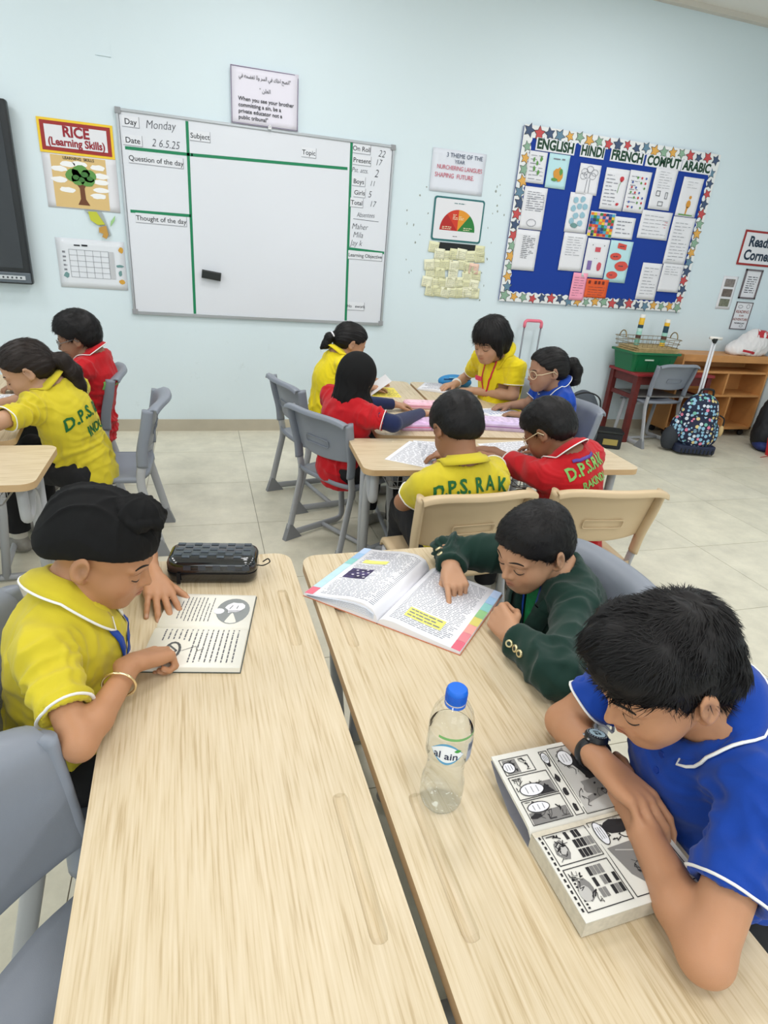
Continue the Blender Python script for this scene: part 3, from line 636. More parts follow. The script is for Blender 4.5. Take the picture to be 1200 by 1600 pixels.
# ------------------------------------------------------------------ desks
def wood_mat():
    M = mat('oak laminate', (222, 200, 160), rough=0.38, spec=0.35); nt = M.node_tree; b = nt.nodes['Principled BSDF']
    tc = nt.nodes.new('ShaderNodeTexCoord'); oi = nt.nodes.new('ShaderNodeObjectInfo')
    ad = nt.nodes.new('ShaderNodeVectorMath'); ad.operation = 'ADD'
    cb = nt.nodes.new('ShaderNodeMath'); cb.operation = 'MULTIPLY'; cb.inputs[1].default_value = 17.0; nt.links.new(oi.outputs['Random'], cb.inputs[0])
    nt.links.new(tc.outputs['Object'], ad.inputs[0]); nt.links.new(cb.outputs[0], ad.inputs[1])
    mp = nt.nodes.new('ShaderNodeMapping'); mp.inputs['Scale'].default_value = (0.9, 5.0, 1.0); nt.links.new(ad.outputs[0], mp.inputs['Vector'])
    n0 = nt.nodes.new('ShaderNodeTexNoise'); n0.inputs['Scale'].default_value = 1.6; n0.inputs['Detail'].default_value = 2; nt.links.new(mp.outputs[0], n0.inputs['Vector'])
    rings = nt.nodes.new('ShaderNodeMath'); rings.operation = 'MULTIPLY'; rings.inputs[1].default_value = 46.0; nt.links.new(n0.outputs['Fac'], rings.inputs[0])
    sn = nt.nodes.new('ShaderNodeMath'); sn.operation = 'SINE'; nt.links.new(rings.outputs[0], sn.inputs[0])
    mp2 = nt.nodes.new('ShaderNodeMapping'); mp2.inputs['Scale'].default_value = (9, 230, 1.0); nt.links.new(ad.outputs[0], mp2.inputs['Vector'])
    n1 = nt.nodes.new('ShaderNodeTexNoise'); n1.inputs['Scale'].default_value = 1.0; n1.inputs['Detail'].default_value = 4; nt.links.new(mp2.outputs[0], n1.inputs['Vector'])
    ma = nt.nodes.new('ShaderNodeMath'); ma.operation = 'MULTIPLY_ADD'; ma.inputs[1].default_value = 0.04; nt.links.new(sn.outputs[0], ma.inputs[0]); nt.links.new(n1.outputs['Fac'], ma.inputs[2])
    cr = nt.nodes.new('ShaderNodeValToRGB'); e = cr.color_ramp.elements
    e[0].position = 0.30; e[0].color = (*s2l((186, 165, 130)), 1); e[1].position = 0.70; e[1].color = (*s2l((214, 198, 170)), 1)
    k = e.new(0.46); k.color = (*s2l((206, 188, 156)), 1)
    nt.links.new(ma.outputs[0], cr.inputs[0]); nt.links.new(cr.outputs[0], b.inputs['Base Color'])
    bp = nt.nodes.new('ShaderNodeBump'); bp.inputs['Strength'].default_value = 0.12; bp.inputs['Distance'].default_value = 0.0006
    nt.links.new(n1.outputs['Fac'], bp.inputs['Height']); nt.links.new(bp.outputs[0], b.inputs['Normal'])
    return M
OAK = wood_mat(); OAKE = mat('oak edge band', (196, 164, 122), rough=.5); STEEL = mat('grey powder coat', (170, 172, 176), rough=.32, spec=.5)
DZ = 0.632; DT = 0.024; DL, DW = 1.20, 0.405
def make_desk_top():
    q = MB().prism(rrect(DL, DW, .045, 8), -DT, 0); me = new_mesh('desk_top', q.v, q.f)
    me.materials.append(OAK); me.materials.append(OAKE)
    for p in me.polygons:
        if abs(p.normal.z) < .5: p.material_index = 1
    o = bpy.data.objects.new('t', me); COL.objects.link(o)
    cuts = []
    for cx_ in (-.30, .30):
        g = MB(); L = .10; r = .0135
        # long round-ended groove cutter
        P = [(-L-r*cos(a)*0 + 0, 0, 0) for a in (0,)]
        pts = [(cx_-L-.014, -.155, .006), (cx_-L-.009, -.155, .006), (cx_-L, -.155, .006), (cx_+L, -.155, .006), (cx_+L+.009, -.155, .006), (cx_+L+.014, -.155, .006)]
        g.tube(pts, [.003, .0115, r, r, .0115, .003], 16)
        cm = new_mesh('c', g.v, g.f); co = bpy.data.objects.new('c', cm); COL.objects.link(co); cuts.append(co)
        bo = o.modifiers.new('b', 'BOOLEAN'); bo.operation = 'DIFFERENCE'; bo.object = co; bo.solver = 'EXACT'
    bv = o.modifiers.new('v', 'BEVEL'); bv.width = .003; bv.segments = 2; bv.limit_method = 'ANGLE'; bv.angle_limit = radians(60)
    bpy.context.view_layer.update()
    out = bpy.data.meshes.new_from_object(o.evaluated_get(bpy.context.evaluated_depsgraph_get()))
    bpy.data.objects.remove(o)
    for c in cuts: bpy.data.objects.remove(c)
    out.name = 'desk_top'; return out
DTOP = make_desk_top()
_dp = None
def desk(x, y, rz, label, group=None, basket=True):
    """x runs along the long side; grooves on the -y side; sitters' side is +y ... feet tubes bend under +y"""
    t = empty('school_desk', (x, y, 0), (0, 0, radians(rz))); tag(t, label, 'desk', group)
    link('desk_top', DTOP, None, t, (0, 0, DZ))
    for s in (-1, 1):
        X = s*.535
        MB().tube(round_path([(X, .10, DZ-DT), (X, .10, .455), (X, .03, .475), (X, .015, .54), (X, -.03, .50), (X, -.035, .02)], .035), .018, 12).build('curved_leg', STEEL, t, smooth=True)
        MB().tube([(X, -.125, DZ-DT), (X, -.105, .3), (X, -.075, .012)], .0165, 12).build('straight_leg', STEEL, t, smooth=True)
        MB().tube([(X, -.16, .02), (X, .14, .02)], .014, 10).build('foot_rail', STEEL, t, smooth=True)
        MB().tube([(X, -.15, DZ-DT-.012), (X, .14, DZ-DT-.012)], .011, 8).build('top_bearer', STEEL, t, smooth=True)
        MB().tube(round_path([(X+s*.02, .0, DZ-DT), (X+s*.03, .0, DZ-.07), (X+s*.03, .03, DZ-.085), (X+s*.03, .05, DZ-.06)], .02), .0035, 8).build('bag_hook', STEEL, t, smooth=True)
    MB().tube([(-.535, -.075, .045), (.535, -.075, .045)], .012, 10).build('cross_rail', STEEL, t, smooth=True)
    if basket:
        for cx_ in (-.27, .27):
            q = MB(); w2, d2 = .20, .12; z0, z1 = DZ-DT-.09, DZ-DT-.002
            for z in (z0, z1): q.tube(round_path([(cx_-w2, -d2, z), (cx_+w2, -d2, z), (cx_+w2, d2-.01, z), (cx_-w2, d2-.01, z), (cx_-w2, -d2+.001, z)], .03, 4), .003, 6)
            for i in range(7):
                xx = cx_-w2+2*w2*(i+.5)/7; q.tube([(xx, -d2, z1), (xx, -d2, z0), (xx, d2-.01, z0), (xx, d2-.01, z1)], .002, 5)
            for i in range(4):
                yy = -d2+2*d2*(i+.5)/4; q.tube([(cx_-w2, yy, z1), (cx_-w2, yy, z0), (cx_+w2, yy, z0), (cx_+w2, yy, z1)], .002, 5)
            q.build('wire_basket', mat('wire', (190, 192, 196), rough=.3, metal=.4), t, smooth=True)
    return t
# long side runs in +y for the two front desks
desk(0.014, 0.820, 91.2, 'left front desk holding the black pencil case and small open book', 'front pair of long oak desks')
desk(0.440, 0.800, 90.6-180, 'right front desk holding the water bottle and textbook', 'front pair of long oak desks')
desk(1.186, 2.200, 180-3.6, 'oak desk set crossways in front of the two far desks', 'far table group desks')
desk(1.005, 3.060, 84.5-180, 'far left desk of the rear group with the yellow booklet', 'far table group desks')
desk(1.425, 3.020, 84.5, 'far right desk of the rear group under the blue pouch', 'far table group desks')
desk(-1.130, 2.185, 180, 'crossways desk cut off by the left edge', 'left table group desks')
desk(-0.955, 3.020, 96, 'desk behind the crossways one, at left edge', 'left table group desks')

# ------------------------------------------------------------------ chairs
def chair_meshes(plm):
    P = {}
    # seat shell
    n = 14; vs = []; fs = []
    def sp(u, v):
        x = u*.185*(1-.06*(v > .5)*(v-.5)); y = -.165+.37*v
        # rounded corners
        k = 1-.10*max(0, abs(u)-.6)/.4*(abs(2*v-1)**4); y = (y-.02)*k+.02
        z = .385-.012*(1-u*u)*(sin(pi*min(1, v*1.1)))+.004*u*u
        if v > .85: z -= .05*((v-.85)/.15)**2*.5
        if v < .12: z += .015*((.12-v)/.12)**2
        return (x, y, z)
    for j in range(n+1):
        for i in range(n+1): vs.append(sp(i/n*2-1, j/n))
    for j in range(n):
        for i in range(n): q = j*(n+1)+i; fs.append((q, q+1, q+n+2, q+n+1))
    # skirt
    ring = [i for i in range(n+1)]+[j*(n+1)+n for j in range(1, n+1)]+[n*(n+1)+i for i in range(n-1, -1, -1)]+[j*(n+1) for j in range(n-1, 0, -1)]
    N = len(vs)
    for k in ring: v = vs[k]; vs.append((v[0]*1.012, v[1]*1.012 if v[1] > 0 else v[1]-.002, v[2]-.022))
    for k in range(len(ring)): l = (k+1) % len(ring); fs.append((ring[k], N+k, N+l, ring[l]))
    me = new_mesh('seat', vs, fs, True); me.materials.append(plm); P['seat'] = me
    # backrest shell
    nu, nv = 24, 16; vs = []; fs = []
    def bp(u, v):
        a = abs(u); x = u*(.188+.017*v)
        zb = .500+.012*(u*u)-.02*0; zt = .735-.022*a**5
        z = zb+(zt-zb)*v
        y = -.172-.050*v+.040*u*u
        if v > .80: t = (v-.80)/.20; y -= .030*t*t; z -= .012*t*t
        return (x, y, z)
    for j in range(nv+1):
        for i in range(nu+1): vs.append(bp(i/nu*2-1, j/nv))
    for j in range(nv):
        for i in range(nu): q = j*(nu+1)+i; fs.append((q, q+nu+1, q+nu+2, q+1))
    # top lip curling down at the rear
    N = len(vs)
    for i in range(nu+1):
        v = vs[nv*(nu+1)+i]; vs.append((v[0], v[1]-.012, v[2]-.003))
    for i in range(nu+1):
        v = vs[nv*(nu+1)+i]; vs.append((v[0], v[1]-.016, v[2]-.018))
    for i in range(nu):
        q = nv*(nu+1)+i; fs.append((q, N+i, N+i+1, q+1)); fs.append((N+i, N+nu+1+i, N+nu+2+i, N+i+1))
    me = new_mesh('backrest', vs, fs, True); me.materials.append(plm); P['backrest'] = me
    # side sleeves
    for s in (-1, 1):
        pts = [(s*.200, -.190, .700), (s*.197, -.175, .62), (s*.190, -.152, .52), (s*.184, -.146, .44)]
        q = MB().tube(smooth_path(pts), 1, 14, flat=(.013, .024), up=(1, 0, 0)); me = new_mesh('sleeve', q.v, q.f, True); me.materials.append(plm); P['sleeve%d' % s] = me
        pts = round_path([(s*.184, -.147, .46), (s*.182, -.128, .365), (s*.186, -.205, .030), (s*.186, .165, .022), (s*.180, .130, .36)], .05, 7)
        q = MB().tube(pts, 1, 12, flat=(.0095, .019), up=(1, 0, 0)); me = new_mesh('side_frame', q.v, q.f, True); P['frame%d' % s] = me
        q = MB().prism([(-.235, .0), (-.13, .0), (-.185, .075), (-.205, .085)], -.014, .014, Matrix(((0, 0, 1, s*.186), (1, 0, 0, 0), (0, 1, 0, 0), (0, 0, 0, 1)))); me = new_mesh('foot_cap', q.v, q.f); P['foot%d' % s] = me
    q = MB().tube([(-.186, .02, .026), (.186, .02, .026)], .012, 10); P['stretch'] = new_mesh('stretcher', q.v, q.f, True)
    q = MB().box((0, .0, .352), (.36, .05, .018)); P['support'] = new_mesh('seat_support', q.v, q.f)
    # raised outline of the hand grip
    pts = []
    for x, z in rrect(.15, .034, .008, 3):
        u = x/.19; v = (z+.075)/.235; b_ = bp(u, v); pts.append((b_[0], b_[1]-.0125, b_[2]))
    q = MB().tube(pts, .0028, 6, closed=True); P['grip'] = new_mesh('grip_outline', q.v, q.f, True); P['grip'].materials.append(plm)
    for k in ('frame-1', 'frame1', 'foot-1', 'foot1', 'stretch', 'support'): P[k].materials.append(STEEL if k not in ('foot-1', 'foot1') else mat('grey foot', (132, 134, 138), rough=.5))
    return P
GREYP = mat('grey polypropylene', (132, 138, 149), rough=.42, bump=.12, bscale=900)
BEIGEP = mat('beige polypropylene', (206, 182, 146), rough=.42, bump=.12, bscale=900)
def make_chair(P):
    t = empty('school_chair', (0, 0, 0))
    o = link('seat', P['seat'], None, t); sm = o.modifiers.new('s', 'SOLIDIFY'); sm.thickness = .005
    o = link('backrest', P['backrest'], None, t); sm = o.modifiers.new('s', 'SOLIDIFY'); sm.thickness = .010; sm.offset = 0; b = o.modifiers.new('b', 'BEVEL'); b.width = .003; b.segments = 2; b.angle_limit = radians(50)
    link('grip_outline', P['grip'], None, o)
    for s in (-1, 1):
        link('sleeve', P['sleeve%d' % s], None, t); link('side_frame', P['frame%d' % s], None, t); link('foot_cap', P['foot%d' % s], None, t)
    link('stretcher', P['stretch'], None, t); link('seat_support', P['support'], None, t)
    return t
grey_chair = make_chair(chair_meshes(GREYP)); beige_chair = make_chair(chair_meshes(BEIGEP)); _used = set()
def chair(proto, x, y, face, label, group):
    """face = compass angle (deg, 0 = +x, 90 = +y) the sitter looks at"""
    o = proto if proto.name not in _used else copy_tree(proto); _used.add(proto.name)
    o.location = (x, y, 0); o.rotation_euler = (0, 0, radians(face-90)); tag(o, label, 'chair', group); return o
G1 = 'grey plastic school chairs'; G2 = 'beige plastic school chairs'
CH = dict(
 near=chair(grey_chair, -.205, .500, -34, 'nearest grey chair, empty, cut off at the lower left', G1),
 sikh=chair(grey_chair, -.205, 1.03, 4, 'grey chair under the boy in the black patka', G1),
 blazer=chair(grey_chair, .745, 1.06, 184, 'grey chair under the boy in the green blazer', G1),
 blue=chair(grey_chair, .755, .49, 186, 'grey chair behind the boy in the blue polo', G1),
 hijab=chair(grey_chair, .66, 2.68, 30, 'grey chair with the child in the black hijab', G1),
 ponyrear=chair(grey_chair, .62, 3.28, 15, 'grey chair behind the hijab chair, under the child with a low ponytail', G1),
 bob=chair(grey_chair, 1.72, 3.25, 195, 'grey chair under the bob haired child at the far desk', G1),
 bluegirl=chair(grey_chair, 1.76, 2.75, 195, 'grey chair under the girl in the blue polo', G1),
 lgirl=chair(grey_chair, -.41, 2.84, 178, 'grey chair under the ponytailed girl in yellow at left', G1),
 lred=chair(grey_chair, -.65, 3.40, 186, 'grey chair under the child in red at left', G1),
 red_table=chair(grey_chair, 3.79, 4.30, 93, 'empty grey chair pushed in at the red wooden table', G1),
 by=chair(beige_chair, .83, 1.80, 93, 'beige chair under the boy in yellow seen from behind', G2),
 br=chair(beige_chair, 1.35, 1.78, 84, 'beige chair under the boy in red, with its seat in view', G2))
# ------------------------------------------------------------------ reading corner furniture and bags
RW = mat('red painted wood', (140, 40, 44), rough=.45, var=.15, vscale=10); RWD = mat('dark red wood', (98, 34, 30), rough=.5, var=.2, vscale=12)
t = empty('wooden_table', (3.94, 4.44, 0)); tag(t, 'small red wooden table against the wall holding the green bin', 'table')
MB().box((0, 0, .595), (.82, .40, .024)).build('table_top', RW, t, bevel=.004)
for x, y in ((-.37, -.165), (.37, -.165), (-.37, .165), (.37, .165)): MB().prism([(-.024, -.024), (.024, -.024), (.024, .024), (-.024, .024)], 0, .583).build('leg', RWD, t, loc=(x, y, 0), bevel=.003)
for x, y, a, b in ((0, -.165, .70, .02), (0, .165, .70, .02), (-.37, 0, .02, .29), (.37, 0, .02, .29)): MB().box((0, 0, .545), (a, b, .07)).build('apron', RWD, t, loc=(x, y, 0))
for x in (-.37, .37): MB().box((0, 0, .40), (.022, .29, .035)).build('side_rail', RWD, t, loc=(x, 0, 0))
MB().box((0, 0, .40), (.72, .28, .012)).build('lower_shelf', mat('grey board', (150, 146, 142), rough=.6), t)
# green crate bin
GB = mat('green plastic', (20, 108, 64), rough=.4)
t = empty('storage_bin', (3.73, 4.45, .608)); tag(t, 'green plastic bin of papers on the red wooden table', 'bin')
def tray(w0, d0, w1, d1, h_, th=.006):
    q = MB(); a = rrect(w0, d0, .02, 3); b = rrect(w1, d1, .03, 3); n = len(a)
    ai = rrect(w0-2*th, d0-2*th, .018, 3); bi = rrect(w1-2*th, d1-2*th, .028, 3)
    vs = [(x, y, 0) for x, y in a]+[(x, y, h_) for x, y in b]+[(x, y, h_) for x, y in bi]+[(x, y, th) for x, y in ai]
    fs = [tuple(range(n))[::-1], tuple(range(3*n, 4*n))]
    for r in range(3): fs += [(r*n+i, r*n+(i+1) % n, (r+1)*n+(i+1) % n, (r+1)*n+i) for i in range(n)]
    return q.add(vs, fs)
tray(.40, .25, .47, .30, .165).build('bin_body', GB, t)
q = MB(); o_ = rrect(.505, .335, .035, 4); i_ = rrect(.455, .285, .03, 4); n = len(o_); q.add([(x, y, z) for z in (.150, .167) for x, y in o_]+[(x, y, z) for z in (.150, .167) for x, y in i_], [(k, (k+1) % n, n+(k+1) % n, n+k) for k in range(n)]+[(n+k, n+(k+1) % n, 3*n+(k+1) % n, 3*n+k) for k in range(n)]+[(2*n+k, 3*n+k, 3*n+(k+1) % n, 2*n+(k+1) % n) for k in range(n)]+[(k, 2*n+k, 2*n+(k+1) % n, (k+1) % n) for k in range(n)]); q.build('bin_rim', GB, t)
MB().box((-.07, -.150, .105), (.09, .003, .012)).build('bin_label', mat('pale print', (200, 220, 200)), t)
for k in range(4): MB().box((-.17+.11*k, -.140, .075), (.006, .004, .12)).build('bin_rib', GB, t)
o = MB()
for k in range(7): o.box((-.02+.004*k, -.01, .0+.005*k), (.44-.02*(k % 3), .27-.015*(k % 2), .004))
o.build('paper_pile', mat('kraft papers', (196, 172, 122), rough=.7, var=.2, vscale=30), None, loc=(3.735, 4.44, .778)); tag(bpy.data.objects['paper_pile'], 'pile of tan papers filling the green bin', 'papers')
# wire basket on the bin
t = empty('wire_basket', (3.72, 4.45, .811)); tag(t, 'low brass wire basket on top of the green bin', 'basket'); BW = mat('brass wire', (150, 132, 96), rough=.4, metal=.6); q = MB()
for z in (0, .035, .07): q.tube([(x*(1+.8*z), y*(1+.8*z), z) for x, y in rrect(.50, .26, .05, 4)], .0025, 6, closed=True)
for k, (x, y) in enumerate(rrect(.50, .26, .05, 1)+[(-.25+.05*i, s_*.13) for i in range(1, 10) for s_ in (-1, 1)]): q.tube([(x, y, 0), (x*1.056, y*1.056, .07)], .0016, 5)
for i in range(1, 10): q.tube([(-.25+.05*i, -.13, 0), (-.25+.05*i, .13, 0)], .0016, 5)
q.build('wire_mesh', BW, t, smooth=True)
for s_ in (-1, 1): MB().tube([(s_*.265, .045*cos(a), .068+.055*sin(a)) for a in np.linspace(0, pi, 10)], .005, 7).build('basket_handle', BW, t, smooth=True)
def tower(x, y, cols, label):
    t = empty('paper_tower', (x, y, .815)); tag(t, label, 'paper craft'); h_ = .028; k = 0
    for c in cols:
        MB().lathe([(.0001, 0), (.022, 0), (.0225, h_/2), (.022, h_-.001), (.0001, h_-.001)], 18).build('coloured_ring', mat('ring %d %d %d' % c, c, rough=.6), t, loc=(0, 0, k*h_), smooth=False); k += 1
tower(3.625, 4.47, [(120, 176, 160), (120, 176, 160), (90, 60, 52), (160, 214, 200), (190, 226, 216), (34, 66, 84), (240, 190, 50), (244, 196, 60), (240, 240, 235)], 'left striped paper ring tower standing in the wire basket')
tower(3.885, 4.46, [(240, 196, 60), (120, 176, 160), (90, 60, 52), (160, 214, 200), (34, 66, 84), (40, 74, 92), (240, 190, 50), (244, 240, 230)], 'right striped paper ring tower standing in the wire basket')
# open shelf unit
PL = mat('beech board', (200, 142, 84), rough=.5, var=.1, vscale=6); sx0, sx1, sy0, sy1 = 4.09, 5.11, 4.385, 4.66
t = empty('shelf_unit', ((sx0+sx1)/2, (sy0+sy1)/2, 0)); tag(t, 'low open beech shelf unit on castors in the corner', 'shelf'); W_ = sx1-sx0; D_ = sy1-sy0
for nm, c, s_ in (('top_board', (0, 0, .750), (W_, D_, .024)), ('side_panel', (-W_/2+.01, 0, .405), (.02, D_, .665)), ('side_panel', (W_/2-.01, 0, .405), (.02, D_, .665)), ('back_panel', (0, D_/2-.006, .405), (W_-.04, .008, .66)),
                  ('shelf_board', (0, -.005, .610), (W_-.04, D_-.02, .02)), ('shelf_board', (0, -.005, .395), (W_-.04, D_-.02, .02)), ('bottom_board', (0, 0, .085), (W_, D_, .024)),
                  ('divider', (.05, -.005, .5025), (.018, D_-.02, .195)), ('divider', (.15, -.005, .241), (.018, D_-.02, .288)), ('divider', (-.30, -.005, .241), (.018, D_-.02, .288)), ('lipped_front', (0, -D_/2+.006, .722), (W_-.04, .012, .04))):
    MB().box((0, 0, 0), s_).build(nm, PL, t, loc=c, bevel=.002)
for x in (-1, 1):
    for y in (-1, 1): MB().lathe([(.0001, -.014), (.026, -.014), (.030, -.008), (.030, .008), (.026, .014), (.0001, .014)], 16).build('castor', mat('castor black', (30, 30, 32), rough=.5), t, loc=(x*(W_/2-.06), y*(D_/2-.05), .032), rot=(radians(90), 0, 0))
# carrier bag lying on the shelf
def blob(name, c, prims, h_, mt, label=None, cat=None, fn=None, amp=0, nsc=20, seed=1, parent=None, cut=True, rel=1, M_=None):
    """soft object from blended ellipsoids/boxes in local coordinates"""
    v = Vol(A_((-.45, -.45, -.05)), A_((.45, .45, .75)), h_)
    for (p, r, k) in prims: v.ell(p, r, None, k)
    if cut: v.plane_cut((0, 0, 0), (0, 0, -1), lo=(-.5, -.5, -.1), hi=(.5, .5, .1))
    P, Q = v.mesh(); P, Q = largest_only(P, Q); P = relax(P, Q, rel, .5)
    if amp:
        me0 = np_mesh('t', P, Q); N = np.zeros(len(P)*3, np.float32); me0.vertices.foreach_get('normal', N); N = N.reshape(-1, 3); bpy.data.meshes.remove(me0)
        q = fnoise(P.T, nsc, seed, 3); P = P+N*(amp*(1-2*np.abs(q)))[:, None]; P[:, 2] = np.maximum(P[:, 2], 0)
    o = link(name, np_mesh(name, P, Q), mt, parent, c if parent is None else c)
    if label: tag(o, label, cat)
    return o
# ------------------------------------------------------------------ implicit surfaces -> one continuous mesh
A_ = np.array
def _n(v): v = np.asarray(v, float); return v/np.linalg.norm(v)
class Vol:
    def __init__(s, lo, hi, h):
        s.lo = np.floor(A_(lo, float)/h)*h; s.h = h; s.n = np.ceil((A_(hi, float)-s.lo)/h).astype(int)+2
        s.F = np.full(s.n, 0.08, np.float32)
    def blk(s, lo, hi):
        a = np.clip(np.floor((A_(lo)-s.lo)/s.h).astype(int), 0, s.n); b = np.clip(np.ceil((A_(hi)-s.lo)/s.h).astype(int)+1, 0, s.n)
        sl = tuple(slice(a[i], b[i]) for i in range(3))
        ax = [(s.lo[i]+s.h*np.arange(a[i], b[i])).astype(np.float32) for i in range(3)]
        return sl, ax[0][:, None, None], ax[1][None, :, None], ax[2][None, None, :]
    def op(s, fn, lo, hi, k=0.0, mode='add', pad=0.0):
        m = max(k, 2*s.h)+0.012+pad
        sl, X, Y, Z = s.blk(A_(lo)-m, A_(hi)+m)
        if any(q.stop <= q.start for q in sl): return
        d = np.broadcast_to(fn(X, Y, Z), s.F[sl].shape); f = s.F[sl]
        if mode == 'add':
            if k > 0: hh = np.clip(k-np.abs(f-d), 0, None)/k; s.F[sl] = np.minimum(f, d)-hh*hh*k*0.25
            else: s.F[sl] = np.minimum(f, d)
        elif mode == 'sub':
            d = -d
            if k > 0: hh = np.clip(k-np.abs(f-d), 0, None)/k; s.F[sl] = np.maximum(f, d)+hh*hh*k*0.25
            else: s.F[sl] = np.maximum(f, d)
        elif mode == 'disp': s.F[sl] = f+d
    def cap(s, a, b, ra, rb=None, k=0.0, mode='add', flat=None):
        """tapered capsule; flat=(axis, ratio): squashed along axis"""
        a = A_(a, float); b = A_(b, float); rb = ra if rb is None else rb; ab = b-a; L2 = float(ab@ab)+1e-12; r = max(ra, rb)
        if flat is not None:
            ax = _n(flat[0]); q = 1/flat[1]-1
        def fn(X, Y, Z):
            x = X-a[0]; y = Y-a[1]; z = Z-a[2]; t = np.clip((x*ab[0]+y*ab[1]+z*ab[2])/L2, 0, 1)
            dx = x-t*ab[0]; dy = y-t*ab[1]; dz = z-t*ab[2]
            if flat is not None:
                w = (dx*ax[0]+dy*ax[1]+dz*ax[2])*q; dx = dx+w*ax[0]; dy = dy+w*ax[1]; dz = dz+w*ax[2]
            return np.sqrt(dx*dx+dy*dy+dz*dz)-(ra+(rb-ra)*t)
        s.op(fn, np.minimum(a, b)-r, np.maximum(a, b)+r, k, mode)
    def chain(s, pts, rs, k=0.0, mode='add', flat=None):
        for i in range(len(pts)-1): s.cap(pts[i], pts[i+1], rs[i], rs[i+1], k if i else k, mode, flat)
    def ell(s, c, r, M=None, k=0.0, mode='add'):
        c = A_(c, float); r = A_(r, float); M = np.eye(3) if M is None else M; R_ = float(r.max())
        def fn(X, Y, Z):
            x = X-c[0]; y = Y-c[1]; z = Z-c[2]
            u = (x*M[0, 0]+y*M[1, 0]+z*M[2, 0])/r[0]; v = (x*M[0, 1]+y*M[1, 1]+z*M[2, 1])/r[1]; w = (x*M[0, 2]+y*M[1, 2]+z*M[2, 2])/r[2]
            k0 = np.sqrt(u*u+v*v+w*w)+1e-9; k1 = np.sqrt((u/r[0])**2+(v/r[1])**2+(w/r[2])**2)+1e-9
            return k0*(k0-1)/k1
        e = np.abs(M) @ r
        s.op(fn, c-e, c+e, k, mode)
    def plane_cut(s, p, n, k=0.0, lo=None, hi=None):
        """remove what lies beyond plane (p, n) inside the box lo..hi"""
        p = A_(p, float); n = _n(n)
        sl, X, Y, Z = s.blk(lo, hi); d = (X-p[0])*n[0]+(Y-p[1])*n[1]+(Z-p[2])*n[2]
        s.F[sl] = np.maximum(s.F[sl], d)
    def mesh(s):
        F = s.F; S_ = F < 0
        n = np.array(F.shape)-1
        c = [S_[i:i+n[0], j:j+n[1], k:k+n[2]] for i in (0, 1) for j in (0, 1) for k in (0, 1)]
        anyc = c[0].copy(); allc = c[0].copy()
        for q in c[1:]: anyc |= q; allc &= q
        act = np.argwhere(anyc & ~allc)
        idx = np.full(n, -1, np.int32); idx[act[:, 0], act[:, 1], act[:, 2]] = np.arange(len(act))
        off = A_([(i, j, k) for i in (0, 1) for j in (0, 1) for k in (0, 1)])
        V8 = np.stack([F[act[:, 0]+o[0], act[:, 1]+o[1], act[:, 2]+o[2]] for o in off], 1)
        acc = np.zeros((len(act), 3)); cnt = np.zeros(len(act))
        for a in range(8):
            for bit in (1, 2, 4):
                if not a & bit:
                    b = a | bit; fa, fb = V8[:, a], V8[:, b]; mk = (fa < 0) != (fb < 0)
                    t = np.where(mk, fa/np.where(mk, fa-fb, 1), 0)
                    acc += np.where(mk[:, None], off[a]+t[:, None]*(off[b]-off[a]), 0); cnt += mk
        P = (act+acc/cnt[:, None])*s.h+s.lo
        quads = []
        for ax in range(3):
            o1, o2 = (ax+1) % 3, (ax+2) % 3
            sa = [slice(0, n[i]+1) for i in range(3)]; sb = list(sa); sa[ax] = slice(0, n[ax]); sb[ax] = slice(1, n[ax]+1)
            A0 = S_[tuple(sa)]; B0 = S_[tuple(sb)]; e = np.argwhere(A0 != B0)
            e = e[(e[:, o1] > 0) & (e[:, o2] > 0) & (e[:, o1] < n[o1]) & (e[:, o2] < n[o2])]
            q = []
            for d1, d2 in ((1, 1), (0, 1), (0, 0), (1, 0)):
                g = e.copy(); g[:, o1] -= d1; g[:, o2] -= d2; q.append(idx[g[:, 0], g[:, 1], g[:, 2]])
            q = np.stack(q, 1); fl = A0[e[:, 0], e[:, 1], e[:, 2]]
            q[~fl] = q[~fl][:, ::-1]; quads.append(q)
        Q = np.concatenate(quads)
        return P, Q

def np_mesh(name, P, Q, smooth=True):
    me = bpy.data.meshes.new(name); nv, nq = len(P), len(Q); w_ = Q.shape[1]
    me.vertices.add(nv); me.vertices.foreach_set('co', P.astype(np.float32).ravel())
    me.loops.add(nq*w_); me.loops.foreach_set('vertex_index', Q.astype(np.int32).ravel())
    me.polygons.add(nq); me.polygons.foreach_set('loop_start', np.arange(0, nq*w_, w_, dtype=np.int32)); me.polygons.foreach_set('loop_total', np.full(nq, w_, np.int32))
    me.polygons.foreach_set('use_smooth', np.full(nq, smooth)); me.update(calc_edges=True); return me
def relax(P, Q, it=1, lam=0.5):
    for _ in range(it):
        acc = np.zeros_like(P); cnt = np.zeros(len(P))
        for a, b in ((0, 1), (1, 2), (2, 3), (3, 0)):
            np.add.at(acc, Q[:, a], P[Q[:, b]]); np.add.at(acc, Q[:, b], P[Q[:, a]]); np.add.at(cnt, Q[:, a], 1); np.add.at(cnt, Q[:, b], 1)
        P = P+(acc/np.maximum(cnt, 1)[:, None]-P)*lam
    return P
def largest_only(P, Q):
    """drop crumbs: keep pieces with many faces"""
    par = np.arange(len(P))
    for _ in range(60):
        m_ = par[Q].min(1); new = par.copy()
        for k in range(4): np.minimum.at(new, Q[:, k], m_)
        new = new[new]
        if (new == par).all(): break
        par = new
    lab = par[Q[:, 0]]; u, c = np.unique(lab, return_counts=True)
    keep = np.isin(lab, u[c > 0.03*c.max()]); Q = Q[keep]
    used = np.unique(Q); mp = np.full(len(P), -1); mp[used] = np.arange(len(used)); return P[used], mp[Q]
